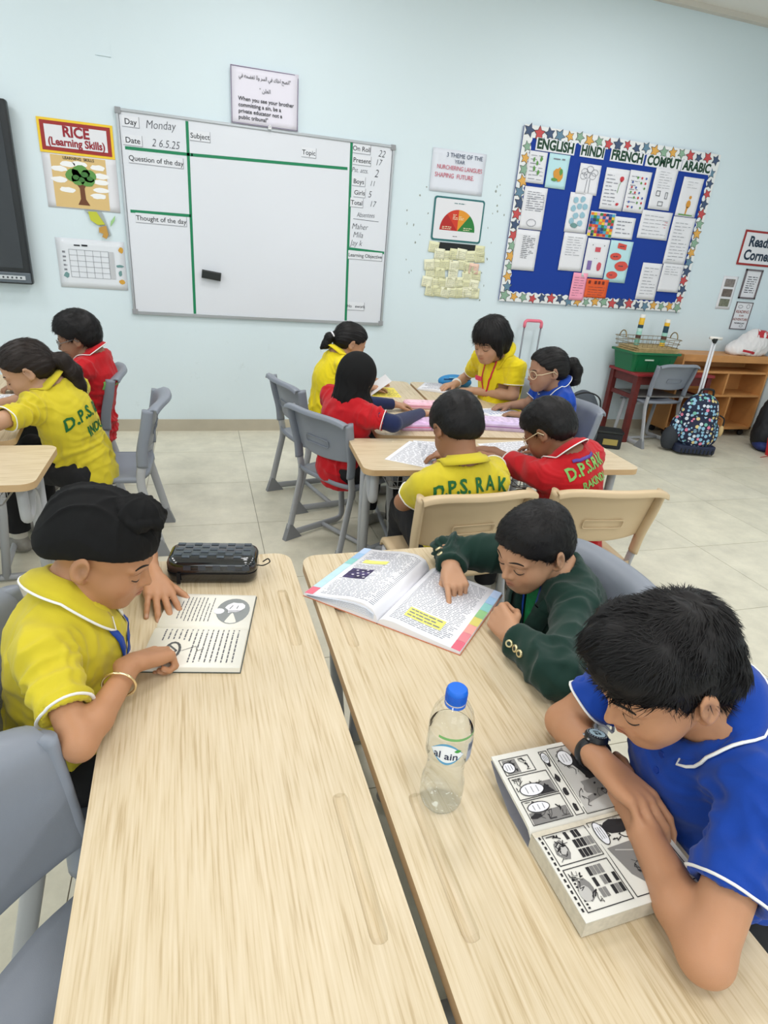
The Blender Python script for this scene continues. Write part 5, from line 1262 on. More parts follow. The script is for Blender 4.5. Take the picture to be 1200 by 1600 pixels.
def hair(c, hp):
    """cap of hair over the skull plus combed strands"""
    H = c['H']; s = H['s']; style = hp.get('style', 'short'); t = hp.get('t', .012); hh = hp.get('h', .0045)
    lo, hi = bounds([h2w(H, p) for p in ((-.1, -.12, -.1), (.1, .12, .14), (-.1, .12, .14), (.1, -.12, -.1), (-.1, -.12, .14), (.1, .12, -.1), (.1, -.12, .14), (-.1, .12, -.1))], .04)
    if style in ('pony', 'bob'): lo = lo-.09
    if style == 'pony': lo, hi = bounds([lo, hi]+tailpts(H, hp['tail']), .04)
    v = Vol(lo, hi, hh*s); M = H['M']; W = lambda *p: h2w(H, p)
    vol = hp.get('vol', 0)
    v.ell(W(0, -.012, .030+vol*.4), A_((.073+t, .090+t, .076+t+vol))*s, M); v.ell(W(0, .022, .030+vol*.5), A_((.064+t, .062+t, .066+t+vol))*s, M, .02)
    if style == 'bob':
        for q in (-1, 1): v.cap(W(q*.060, .020, .02), W(q*.066, .020, -.055), .026*s, .020*s, .03); v.cap(W(q*.05, -.04, .0), W(q*.056, -.035, -.06), .035*s, .024*s, .03)
        v.cap(W(-.04, -.07, -.01), W(-.035, -.065, -.06), .04*s, .028*s, .03); v.cap(W(.04, -.07, -.01), W(.035, -.065, -.06), .04*s, .028*s, .03)
    elif style == 'pony':
        v.cap(W(-.03, -.055, -.01), W(.03, -.055, -.01), .045*s, .045*s, .03)
        tl = tailpts(H, hp['tail']); v.chain(tl, [r*s for r in hp['tr']], .012)
    elif style == 'short': v.cap(W(-.025, -.055, -.015), W(.025, -.055, -.015), .042*s, .042*s, .03)
    elif style == 'wavy':
        v.cap(W(-.025, -.055, -.015), W(.025, -.055, -.015), .045*s, .045*s, .03); v.ell(W(0, .03, .075), A_((.07, .065, .04))*s, M, .03)
    # hairline: z must stay above a profile of y
    if style == 'bob': ys = [-.2, .0, .035, .060, .075, .2]; zs = [-.2, -.2, -.2, .0, .020, .028]
    elif style == 'pony': ys = [-.3, -.05, -.02, .0, .03, .055, .08, .2]; zs = [-.4, -.4, -.018, .008, .010, .040, .062, .07]
    elif style == 'wavy': ys = [-.2, -.06, -.03, -.01, .012, .026, .05, .085, .2]; zs = [-.075, -.07, -.03, .014, -.016, .004, .030, .044, .046]
    else: ys = [-.2, -.06, -.03, -.008, .014, .03, .055, .085, .2]; zs = [-.07, -.065, -.03, .012, -.010, .012, .036, .056, .060]
    hl = hp.get('line', 0)
    def fn(X, Y, Z):
        x = X-H['c'][0]; y = Y-H['c'][1]; z = Z-H['c'][2]; l = [(x*M[0, i]+y*M[1, i]+z*M[2, i])/s for i in range(3)]
        zl = np.interp(l[1], ys, zs)+hl*(l[1] > .03)
        zl = zl-hp.get('side', .25)*np.clip(np.abs(l[0])-.035, 0, .04)*(l[1] > .05)+hp.get('jag', .0012)*(1.5*np.sin(l[0]*260)+np.sin(l[0]*610+1))
        return ((l[2]-zl))*s*.8
    sl, X, Y, Z = v.blk(v.lo, v.lo+v.n*v.h); d = fn(X, Y, Z)
    if style == 'pony':  # keep the tail free of the cut
        tl0 = tl[0]; keep = None
        f0 = v.F.copy(); v.F[sl] = np.maximum(v.F[sl], -d); 
        v.chain(tl, [r*s for r in hp['tr']], .012)
    else: v.F[sl] = np.maximum(v.F[sl], -d)
    P, Q = v.mesh(); P, Q = largest_only(P, Q); P = relax(P, Q, 1, .5)
    me0 = np_mesh('t', P, Q); N = np.zeros(len(P)*3, np.float32); me0.vertices.foreach_get('normal', N); N = N.reshape(-1, 3); bpy.data.meshes.remove(me0)
    L = w2h(H, P); 
    if style in ('pony', 'bob'): ph = np.arctan2(L[:, 0], L[:, 2]+.03)*26+L[:, 1]*20 if style == 'pony' else np.arctan2(L[:, 0], L[:, 1]+.01)*24; dsp = .0009*np.sin(ph+1.5*fnoise(L.T, 30, 2, 2))+.0006*np.sin(ph*2.3)
    else: dsp = .0018*fnoise(L.T*A_([[1], [1], [1]]), hp.get('nsc', 75), 4, 3)
    if hp.get('lump'): dsp = dsp+hp['lump']*fnoise(L.T, 38, 8, 2)
    P = P+N*(dsp*s)[:, None]
    hm = hp.get('mat', HAIR); o = c['put']('hair', P, Q, hm)
    # strands
    n = hp.get('n', 900)
    if n:
        rs = np.random.RandomState(c['sp'].get('seed', 1)); fi = rs.randint(0, len(Q), n); bc = P[Q[fi]].mean(1); nn = N[Q[fi, 0]]; lc = w2h(H, bc)
        crown = A_(hp.get('crown', (.0, -.055, .10)))
        fl_ = lc-crown; fl_[:, 2] -= .02
        if style in ('short', 'wavy'):
            sw = np.cross(fl_, A_((0, -.3, 1.))); fl_ = fl_/np.linalg.norm(fl_, axis=1)[:, None]+.45*sw/np.linalg.norm(sw, axis=1)[:, None]
        if style == 'pony': fl_ = A_(hp['tail'][0])-lc; far = np.min([np.linalg.norm(bc-p, axis=1) for p in tl[1:]], 0) < .042; fl_[far] = w2h(H, tl[-1][None])[0]-lc[far]
        if style == 'bob': fl_ = lc-A_((0, -.02, .11)); fl_[:, 2] -= .06
        fl_ = (fl_+rs.normal(size=fl_.shape)*.012) if style in ('pony', 'bob') else fl_/np.linalg.norm(fl_, axis=1)[:, None]+rs.normal(size=fl_.shape)*hp.get('mess', .25)*.45+np.stack([fnoise(lc.T, hp.get('csc', 26), 70+i, 2) for i in range(3)], 1)*hp.get('mess', .25)*2.2
        fw_ = fl_ @ M.T; fw_ = fw_-(fw_*nn).sum(1)[:, None]*nn; fw_ /= np.linalg.norm(fw_, axis=1)[:, None]+1e-9
        len_ = rs.uniform(.6, 1.2, n)*hp.get('len', .016)*s; lift = rs.uniform(.0, 1, n)*hp.get('lift', .25); wd = hp.get('wd', .0011)*s*rs.uniform(.7, 1.3, n)
        sdv = np.cross(fw_, nn); K = 3; V_ = []; base0 = bc-nn*.001
        for k in range(K+1):
            tt = k/K; p = base0+fw_*(len_*tt)[:, None]+nn*((lift*len_)*(tt-.45*tt*tt))[:, None]+sdv*(np.sin(tt*3+fi)*len_*.08)[:, None]
            if k < K: V_ += [p-sdv*(wd*(1-.6*tt))[:, None], p+sdv*(wd*(1-.6*tt))[:, None], p+nn*(wd*.7*(1-.6*tt))[:, None]]
            else: V_.append(p)
        nvp = 3*K+1; V_ = np.stack(V_, 1).reshape(-1, 3); tri = []
        for k in range(K):
            a = 3*k
            if k < K-1:
                for u, w2 in ((0, 2), (2, 1)): tri += [(a+u, a+w2, a+3+w2), (a+u, a+3+w2, a+3+u)]
            else: tri += [(a, a+2, a+3), (a+2, a+1, a+3)]
        tri = A_(tri); TQ = (tri[None]+(np.arange(n)*nvp)[:, None, None]).reshape(-1, 3)
        o2 = c['put']('hair_strands', V_, TQ, hm, None, o); o2['kind'] = 'stuff'
    return o

def glasses(c, mt, lens=True, r=.021):
    H = c['H']; s = H['s']; W = lambda x, y, z: tuple(h2w(H, (x, y, z))-c['base']); e = empty('glasses', (0, 0, 0)); e.parent = c['T']
    q = MB()
    for k in (-1, 1): q.tube([W(k*.032+r*1.12*cos(a), .1005-.10*abs(r*cos(a)*k+.0)*.0-.018*abs((k*.032+r*cos(a))/.05)**2, -.012+r*sin(a)) for a in np.linspace(0, 2*pi, 21)[:-1]], .0016*s, 6, closed=True)
    q.tube([W(-.010, .102, -.008), W(0, .105, -.005), W(.010, .102, -.008)], .0014*s, 6); q.build('rims', mt, e, smooth=True)
    for k in (-1, 1): MB().tube([W(k*.056, .083, -.008), W(k*.078, .06, -.005), W(k*.084, .0, .004), W(k*.083, -.018, -.012)], .0018*s, 6).build('temple_arm', mt, e, smooth=True)
# soft goods (need the implicit surface tools)
o = blob('carrier_bag', (4.90, 4.50, .762), [((0, 0, .06), (.20, .10, .09), .0), ((.05, 0, .13), (.15, .08, .10), .05), ((-.12, 0, .04), (.12, .08, .06), .05)], .008, mat('white carrier plastic', (232, 228, 228), rough=.35), 'crumpled white and red plastic carrier bag on the shelf unit', 'bag', amp=.010, nsc=16, seed=4)
rd = mat('red bag print', (190, 40, 50), rough=.4); bv = BVHTree.FromObject(o, bpy.context.evaluated_depsgraph_get())
def decal(o, poly, origin, nrm, up, mt, name, off=.002, n=7, parent=None):
    """patch of print laid on a soft surface (local coordinates of o)"""
    me = o.data; bv = BVHTree.FromPolygons([v.co for v in me.vertices], [p.vertices for p in me.polygons]); nrm = Vector(nrm).normalized(); up = Vector(up).normalized(); rt = up.cross(nrm)
    (x0, y0), (x1, y1), (x2, y2), (x3, y3) = poly; vs = []; fs = []; ok = []
    for j in range(n+1):
        for i in range(n+1):
            u, w_ = i/n, j/n; x = (x0*(1-u)+x1*u)*(1-w_)+(x3*(1-u)+x2*u)*w_; y = (y0*(1-u)+y1*u)*(1-w_)+(y3*(1-u)+y2*u)*w_
            h_ = bv.ray_cast(Vector(origin)+rt*x+up*y+nrm*.5, -nrm, 1.0); ok.append(h_[0] is not None); vs.append((h_[0]+h_[1]*off) if h_[0] is not None else Vector(origin))
    for j in range(n):
        for i in range(n):
            q = [j*(n+1)+i, j*(n+1)+i+1, (j+1)*(n+1)+i+1, (j+1)*(n+1)+i]
            if all(ok[k] for k in q): fs.append(tuple(q))
    return link(name, new_mesh(name, vs, fs, True), mt, parent or o)
decal(o, [(-.02, .12), (.22, .10), (.22, .20), (.02, .20)], (0, 0, 0), (0, -1, .5), (0, .4, 1), rd, 'red_print')
decal(o, [(-.16, .02), (-.02, .0), (-.02, .02), (-.16, .04)], (0, 0, 0), (0, -1, .2), (0, 0, 1), rd, 'red_print')
# patterned trolley backpack
def heart_mat():
    M = mat('patterned backpack cloth', (30, 38, 66), rough=.7); nt = M.node_tree; b = nt.nodes['Principled BSDF']; tc = nt.nodes.new('ShaderNodeTexCoord')
    v = nt.nodes.new('ShaderNodeTexVoronoi'); v.inputs['Scale'].default_value = 30; v.inputs['Randomness'].default_value = .55; nt.links.new(tc.outputs['Object'], v.inputs['Vector'])
    cr = nt.nodes.new('ShaderNodeValToRGB'); cr.color_ramp.interpolation = 'CONSTANT'; e = cr.color_ramp.elements; e[0].position = 0; e[0].color = (1, 1, 1, 1); e[1].position = .43; e[1].color = (0, 0, 0, 1); nt.links.new(v.outputs['Distance'], cr.inputs[0])
    c2 = nt.nodes.new('ShaderNodeValToRGB'); c2.color_ramp.interpolation = 'CONSTANT'; e = c2.color_ramp.elements; e[0].position = 0; e[0].color = (*s2l((150, 196, 222)), 1); e[1].position = .42; e[1].color = (*s2l((214, 222, 232)), 1); k = e.new(.62); k.color = (*s2l((226, 130, 158)), 1); k = e.new(.78); k.color = (*s2l((120, 190, 170)), 1); k = e.new(.88); k.color = (*s2l((226, 206, 140)), 1)
    sp = nt.nodes.new('ShaderNodeSeparateColor'); nt.links.new(v.outputs['Color'], sp.inputs[0]); nt.links.new(sp.outputs[0], c2.inputs[0])
    mx = nt.nodes.new('ShaderNodeMix'); mx.data_type = 'RGBA'; mx.inputs['A'].default_value = (*s2l((28, 36, 64)), 1); nt.links.new(cr.outputs[0], mx.inputs['Factor']); nt.links.new(c2.outputs[0], mx.inputs['B']); nt.links.new(mx.outputs['Result'], b.inputs['Base Color'])
    return M
HM = heart_mat(); NVY = mat('navy bag cloth', (34, 42, 66), rough=.6); BLKC = mat('black bag cloth', (30, 31, 35), rough=.7, bump=.2); BLKP = mat('black plastic')
t = empty('trolley_backpack', (4.03, 3.98, 0), (0, 0, radians(-18))); tag(t, 'navy trolley backpack patterned with little hearts beside the shelf', 'backpack')
blob('main_compartment', (0, 0, .05), [((0, 0, .20), (.165, .10, .22), 0), ((0, 0, .10), (.17, .10, .13), .05), ((0, 0, .32), (.14, .09, .14), .05)], .007, HM, amp=.003, parent=t)
blob('front_pocket', (0, -.075, .07), [((0, 0, .14), (.13, .06, .14), 0), ((0, 0, .07), (.14, .06, .08), .04)], .007, HM, amp=.002, parent=t)
blob('side_pocket', (-.165, 0, .06), [((0, 0, .14), (.045, .07, .11), 0)], .007, HM, parent=t); blob('right_pocket', (.165, 0, .06), [((0, 0, .11), (.035, .06, .10), 0)], .007, HM, parent=t)
blob('mesh_pocket', (-.20, -.02, .02), [((0, 0, .09), (.07, .06, .11), 0)], .007, mat('black mesh', (50, 54, 60), rough=.8), parent=t)
MB().prism(rrect(.34, .24, .05, 5), .02, .085).build('navy_base', NVY, t, loc=(0, -.02, 0), bevel=.008)
for k in range(9): MB().box((-.13+.0325*k, -.143, .04), (.010, .006, .04)).build('base_rib', BLKP, t)
for x in (-.12, .12): MB().lathe([(.0001, -.012), (.028, -.012), (.032, 0), (.028, .012), (.0001, .012)], 16).build('wheel', BLKP, t, loc=(x, .09, .033), rot=(0, radians(90), 0))
MB().tube(smooth_path([(-.06, -.02, .50), (-.04, -.03, .545), (.04, -.03, .545), (.06, -.02, .50)]), .009, 8).build('grab_loop', BLKC, t, smooth=True)
q = MB(); q.tube([(-.01, .085, .10), (-.01, .10, .92)], .009, 10); q.tube([(.012, .085, .10), (.012, .10, .92)], .009, 10); q.build('handle_tube', mat('white tube', (214, 216, 220), rough=.3), t, smooth=True)
MB().tube([(-.045, .10, .945), (.055, .10, .945)], .012, 10).build('handle_grip', mat('white grip', (236, 232, 226), rough=.4), t, smooth=True); MB().lathe([(.0001, -.025), (.016, -.025), (.022, 0), (.022, .012), (.0001, .012)], 14).build('handle_hub', BLKP, t, loc=(.0, .10, .93))
MB().tube(smooth_path([(.16, -.03, .34), (.21, -.02, .31), (.215, -.02, .24), (.17, -.03, .20)]), .006, 8).build('side_strap', BLKC, t, smooth=True)
blob('zip_charm', (.20, -.04, .16), [((0, 0, .05), (.022, .02, .05), 0)], .006, mat('tan charm', (200, 170, 120), rough=.6), parent=t)
for z in (.20, .33): MB().tube(smooth_path([(-.12, -.128, z), (-.06, -.14, z+.02), (.06, -.14, z+.02), (.12, -.128, z)]), .003, 6).build('zip', BLKC, t, smooth=True)
# dark backpack at the right edge
t = empty('dark_backpack', (4.93, 4.05, 0), (0, 0, radians(25))); tag(t, 'black and navy backpack leaning at the right edge of the picture', 'backpack')
blob('main_compartment', (0, 0, 0), [((0, 0, .24), (.17, .11, .26), 0), ((0, -.02, .12), (.19, .13, .14), .05)], .008, BLKC, amp=.004, parent=t); blob('front_pocket', (-.02, -.10, .03), [((0, 0, .14), (.13, .06, .14), 0)], .008, mat('dark plum cloth', (52, 36, 52), rough=.7), amp=.003, parent=t)
blob('blue_bottom', (-.03, -.05, 0), [((0, 0, .05), (.19, .12, .06), 0)], .008, mat('deep blue cloth', (40, 52, 110), rough=.7), amp=.003, parent=t)
for x in (-.08, .06): MB().tube(smooth_path([(x, -.115, .44), (x-.02, -.175, .30), (x-.05, -.175, .14), (x-.07, -.14, .06)]), 1, 8, flat=(.004, .022), up=(0, -1, 0)).build('shoulder_strap', BLKC, t, smooth=True)
q = MB().prism(star(.03), 0, .006, XZ); q.build('red_star_badge', mat('red badge', (196, 56, 70), rough=.5), t, loc=(-.02, -.165, .36)); MB().tube(smooth_path([(-.13, -.13, .10), (-.20, -.16, .02), (-.30, -.14, .006), (-.40, -.12, .006)]), .003, 6).build('loose_cord', mat('rust cord', (170, 84, 72), rough=.7), t, smooth=True)
# red crate on the floor
t = empty('red_crate', (4.92, 3.78, 0), (0, 0, radians(12))); tag(t, 'red plastic crate on the floor at the right edge', 'crate'); tray(.30, .22, .34, .26, .15).build('crate_body', mat('red plastic', (196, 36, 44), rough=.4), t)
# grey backpack behind the girl in blue
t = empty('grey_backpack', (2.96, 4.12, 0), (0, 0, radians(-20))); tag(t, 'charcoal backpack standing behind the girl in blue', 'backpack'); GC = mat('charcoal cloth', (74, 80, 88), rough=.75, bump=.2)
blob('main_compartment', (0, 0, 0), [((0, 0, .22), (.155, .10, .27), 0), ((0, 0, .12), (.165, .11, .13), .05)], .008, GC, amp=.003, parent=t); blob('front_pocket', (0, -.09, .02), [((0, 0, .14), (.12, .05, .14), 0)], .008, mat('dark charcoal cloth', (44, 48, 54), rough=.75), amp=.002, parent=t)
MB().tube(smooth_path([(-.13, -.06, .38), (-.09, -.09, .46), (0, -.10, .49), (.09, -.09, .46), (.13, -.06, .38), (.14, -.08, .2)]), .006, 8).build('zip_piping', BLKC, t, smooth=True)
# black lunch box and a pink bottle top beside it
t = empty('lunch_bag', (3.30, 4.16, 0), (0, 0, radians(-25))); tag(t, 'small black lunch bag with gold trim on the floor', 'bag'); MB().prism(rrect(.24, .16, .03, 4), .0, .13).build('bag_body', BLKC, t, bevel=.008); MB().prism(rrect(.25, .17, .03, 4), .13, .15).build('bag_lid', BLKP, t, bevel=.006)
MB().box((.02, -.083, .06), (.12, .004, .05)).build('gold_panel', mat('gold trim', (170, 150, 80), rough=.5), t)
t = empty('pink_bottle', (3.13, 4.27, 0)); tag(t, 'pink topped bottle standing between charcoal backpack and lunch bag', 'bottle'); MB().lathe([(.0001, 0), (.032, 0), (.034, .01), (.034, .15), (.028, .17), (.0001, .17)], 18).build('bottle_body', mat('white bottle', (226, 226, 226), rough=.4), t, angle=40); MB().lathe([(.026, .17), (.026, .21), (.022, .22), (.0001, .22)], 16).build('bottle_cap', mat('pink cap', (226, 120, 150), rough=.4), t, angle=40)
# pink trolley bag against the wall
t = empty('pink_trolley_bag', (2.66, 4.50, 0)); tag(t, 'trolley bag with a pink pull handle standing against the wall', 'backpack')
blob('bag_body', (0, -.02, .03), [((0, 0, .22), (.15, .10, .24), 0)], .010, mat('pink bag cloth', (196, 110, 150), rough=.7), parent=t); q = MB(); q.tube([(-.075, .09, .2), (-.078, .09, .93)], .007, 8); q.tube([(.075, .09, .2), (.078, .09, .93)], .007, 8); q.build('handle_tube', mat('grey tube', (130, 134, 140), rough=.35, metal=.5), t, smooth=True)
MB().tube(round_path([(-.078, .09, .90), (-.078, .09, .955), (.078, .09, .955), (.078, .09, .90)], .03), .013, 10).build('pull_handle', mat('pink handle', (236, 120, 142), rough=.4), t, smooth=True)
# ------------------------------------------------------------------ the children
def spec(H, gaze, pitch, neck, pelvis, ty, el, wr, top, roll=0, s=1.0, shw=.128, **k):
    """ty: compass direction of the chest; el, wr: (right, left)"""
    d = dict(k); d['s'] = s; d['H'] = head_frame(H, gaze, pitch, roll, s); d['neck'] = neck; d['pelvis'] = pelvis
    f = A_((cos(radians(ty)), sin(radians(ty)), 0)); up = _n(A_(neck)-A_(pelvis)); r_0 = np.cross(f, (0, 0, 1)); r_1 = _n(r_0-(r_0@up)*up)
    tilt = k.get('shtilt', 0)
    d.setdefault('shR', A_(neck)+r_1*shw*s-up*(.045-tilt)*s+f*.012); d.setdefault('shL', A_(neck)-r_1*shw*s-up*(.045+tilt)*s+f*.012)
    d['elR'], d['elL'] = el; d['wrR'], d['wrL'] = wr; d['top'] = top
    pe = A_(pelvis, float); kz = k.get('kz', .445)
    for q, sg in (('R', 1), ('L', -1)):
        kn = pe+f*.34*s+r_0*sg*.085; kn[2] = kz; an = kn+f*k.get('fwd', -.02)+r_0*sg*.01; an[2] = .05
        d.setdefault('kn'+q, kn); d.setdefault('an'+q, an)
    return d
def hd(point, back, side, pose): return dict(point=point, back=back, side=side, pose=pose)
YEL = ('yellow polo cloth', (210, 192, 48)); REDC = ('red polo cloth', (186, 22, 32)); BLU = ('blue polo cloth', (20, 66, 162)); GRN = ('dark green blazer cloth', (20, 50, 42))
LB = mat('blue lanyard ribbon', (28, 74, 170), rough=.5); GT = mat('green shirt print', (24, 120, 60), rough=.6); GTD = mat('dark green shirt print', (16, 96, 44), rough=.6)

# boy in the black patka, front left
def patka(c):
    H = c['H']; s = H['s']; M = H['M']; W = lambda *p: h2w(H, p)
    lo, hi = bounds([W(-.12, -.13, -.08), W(.12, .13, .17), W(.12, -.13, .17), W(-.12, .13, -.08)], .05)
    v = Vol(lo, hi, .003); 
    v.ell(W(0, -.014, .036), A_((.082, .101, .084))*s, M); v.ell(W(0, .024, .036), A_((.072, .068, .068))*s, M, .02); v.cap(W(-.03, -.075, .0), W(.03, -.075, .0), .036*s, .036*s, .03)
    K = A_(c['sp'].get('knot', (.010, .045, .112)))
    v.ell(W(*K), A_((.036, .038, .030))*s, M, .008)
    for k in range(3):
        a0 = 1.1*k; ring = [W(*(K+A_((.036*cos(a0+t), .038*sin(a0+t), -.014+.010*sin(2*t+a0)+.004*k)))) for t in np.linspace(0, 4.6, 14)]; v.chain(ring, [.0075*s]*14, .004)
    # lower rim
    sl, X, Y, Z = v.blk(v.lo, v.lo+v.n*v.h); x = X-H['c'][0]; y = Y-H['c'][1]; z = Z-H['c'][2]; l = [(x*M[0, i]+y*M[1, i]+z*M[2, i])/s for i in range(3)]
    zl = np.interp(l[1], [-.2, -.09, -.04, 0, .04, .08, .2], [-.035, -.030, -.006, .018, .028, .032, .034]); v.F[sl] = np.maximum(v.F[sl], (zl-l[2])*s)
    P, Q = v.mesh(); P, Q = largest_only(P, Q); P = relax(P, Q, 1, .5); me0 = np_mesh('t', P, Q); N = np.zeros(len(P)*3, np.float32); me0.vertices.foreach_get('normal', N); N = N.reshape(-1, 3); bpy.data.meshes.remove(me0)
    L = w2h(H, P); dk = np.linalg.norm(L-K, axis=1)
    # wrap folds sweeping from the nape up to the knot
    d = L-A_((0, -.10, -.05)); ang = np.arctan2(d[:, 0]*1.2, d[:, 2]+.02); q = ang*9+2.0*fnoise(L.T, 12, 5, 2)+L[:, 1]*10
    f1 = (1-np.abs(np.sin(q)))**3; e = np.clip((dk-.035)/.03, 0, 1)*np.clip((L[:, 2]-.03)/.05, .15, 1)
    ang2 = np.arctan2(L[:, 0]-K[0], L[:, 1]-K[1]); f2 = (1-np.abs(np.sin(ang2*3.5+dk*40)))**2*np.exp(-((dk-.055)/.03)**2)
    P = P+N*(.0065*f1*e+.006*f2+.0012*fnoise(L.T, 45, 6, 2))[:, None]
    c['put']('patka', P, Q, mat('black turban cloth', lin=(.006, .006, .0065), rough=.8, bump=.3, bscale=1500, spec=.25))
    v = Vol(lo, hi, .0035)  # hair edge under the cloth
    # steel bracelet
    wr, el = A_(c['sp']['wrR'], float), A_(c['sp']['elR'], float); ax = _n(el-wr); p = wr+ax*.055; u = _n(np.cross(ax, (0, 0, 1))); w2 = np.cross(ax, u)
    MB().tube([p+(u*cos(a)+w2*sin(a))*.0268+ax*.005*cos(a)-c['base'] for a in np.linspace(0, 2*pi, 33)[:-1]], [.0022+.0008*(k % 4 == 0) for k in range(32)], 8, closed=True).build('bracelet', mat('pale gold', (236, 214, 170), rough=.25, metal=.9), c['T'], smooth=True)
    F = c['F']; n0 = c['neck']
    ribbon(c, [n0+F[:, 0]*.050+F[:, 1]*.075-F[:, 2]*.02, n0+F[:, 0]*.035+F[:, 1]*.11-F[:, 2]*.08, n0+F[:, 0]*.01+F[:, 1]*.12-F[:, 2]*.20], .014, LB)
    ribbon(c, [n0-F[:, 0]*.045+F[:, 1]*.080-F[:, 2]*.03, n0-F[:, 0]*.03+F[:, 1]*.115-F[:, 2]*.09, n0-F[:, 0]*.005+F[:, 1]*.125-F[:, 2]*.20], .014, LB)
S1 = spec((-.188, 1.045, .868), -11, 22, (-.245, 1.035, .785), (-.30, 1.03, .435), 0, [(-.205, .775, .670), (-.16, 1.42, .672)], [(-.142, .945, .684), (-.128, 1.285, .662)], dict(mat=YEL, sl=.66, fold=0.0088), s=.94, seed=3,
    skin=(0.462, 0.231, 0.122), shR=(-.275, .925, .740), shL=(-.262, 1.145, .742), arm=.82, hs=1.14,
    handR=hd((.66, .66, -.30), (-.2, .1, 1), -1, POSE_POINT), handL=hd((.22, -1, -.10), (.1, -.1, 1), -1, POSE_FLAT), extra=patka)
person('sikh', 'boy in a black patka and yellow polo pointing at his small open book', S1, h=.0028)

# boy in the green blazer
def blazer_bits(c):
    F = c['F']; n0 = c['neck']; b = c['base']; cl = cloth(*GRN)
    for q in (1, -1):
        pts = [n0-F[:, 1]*.050*0+F[:, 0]*q*.062+F[:, 1]*.0-F[:, 2]*.0, n0+F[:, 0]*q*.062+F[:, 1]*.055-F[:, 2]*.035, n0+F[:, 0]*q*.058+F[:, 1]*.10-F[:, 2]*.09, n0+F[:, 0]*q*.035+F[:, 1]*.12-F[:, 2]*.16, n0+F[:, 0]*q*.004+F[:, 1]*.125-F[:, 2]*.24]
        o = ribbon(c, pts, .046, cl, 'lapel', .009); o.parent = c['shirt']
    # shirt and striped tie in the opening
    g = MB(); T0 = n0+F[:, 1]*.055-F[:, 2]*.015; rows = []
    for i in range(9):
        t = i/8; cc = n0+F[:, 1]*(.064+.040*t)-F[:, 2]*(.0+.17*t); wd = .050*(1-.75*t)+.004; rows.append([cc+F[:, 0]*wd*u-F[:, 1]*.02*u*u-b for u in (-1, -.5, 0, .5, 1)])
    g.add([p for r in rows for p in r], [(i*5+j, i*5+j+1, (i+1)*5+j+1, (i+1)*5+j) for i in range(8) for j in range(4)]); o = g.build('shirt_front', mat('green shirt', (22, 130, 74), rough=.7, var=.3, vscale=60), c['T'], smooth=True)
    for u in (-.55, .55):
        q = MB(); a = [r[2]+(F[:, 0]*u*.07*(1-.6*i/8)+F[:, 1]*(.003-.008*abs(u))) for i, r in enumerate(rows)]; q.tube([tuple(p) for p in a], 1, 8, flat=(.002, .007), up=tuple(F[:, 1])).build('lanyard', LB, c['T'], smooth=True)
    for q in 'RL':  # cuff buttons
        e, ax, r = c['sleeve'][q]; sd = A_(c['sp']['btn'+q], float); sd = _n(sd-(sd@ax)*ax)
        for k in range(3 if q == 'L' else 2):
            p = e-ax*(.018+.019*k); dd = _n(sd+np.cross(ax, sd)*.0); hit = c['bvh'].ray_cast(Vector(p+dd*.12), Vector(-dd), .2)
            if hit[0] is None: continue
            qn = hit[1].to_track_quat('Z', 'Y').to_matrix(); g = MB().lathe([(.0001, .004), (.0045, .004), (.006, .0048), (.0080, .0040), (.0085, .001), (.0085, 0)], 18); vs = [qn @ Vector(v_)+hit[0]-Vector(b) for v_ in g.v]
            g2 = MB(); g2.add(vs, g.f); g2.build('cuff_button', mat('antique brass', (214, 202, 160), rough=.3, metal=.8), c['shirt'], smooth=True)
            g3 = MB().lathe([(.0001, .0046), (.0043, .0046)], 12, cap=False); g4 = MB(); g4.add([qn @ Vector(v_)+hit[0]-Vector(b) for v_ in g3.v], g3.f); g4.build('button_centre', mat('dark enamel', (30, 50, 45), rough=.3), c['shirt'])
S2 = spec((.735, 1.090, .788), 195, 20, (.815, 1.095, .712), (.87, 1.08, .44), 192, [(.622, 1.300, .672), (.640, .775, .672)], [(.585, 1.205, .672), (.612, .925, .665)], dict(mat=GRN, long=True, cuff=.14, collar=False, vneck=True, name='blazer', fold=0.0115, th=.01, w=1.0), s=.95, seed=8,
    skin=(0.506, 0.276, 0.163), shR=(.785, 1.215, .690), shL=(.800, .980, .685), arm=1.02, hs=1.08, handR=hd((-.14, -.85, -.12), (.0, -.2, 1), 1, POSE_POINT), handL=hd((-.05, 1, .10), (-.9, -.1, .5), 1, POSE_FIST),
    btnR=(-.8, .2, .6), btnL=(-1, -.2, .35), hair=dict(style='short', t=.0085, n=7000, len=.012, lift=.5, wd=.0006, mess=.25, h=.0035, line=-.008), extra=blazer_bits)
person('blazer', 'boy in a dark green blazer pointing into the open textbook', S2, h=.0030)

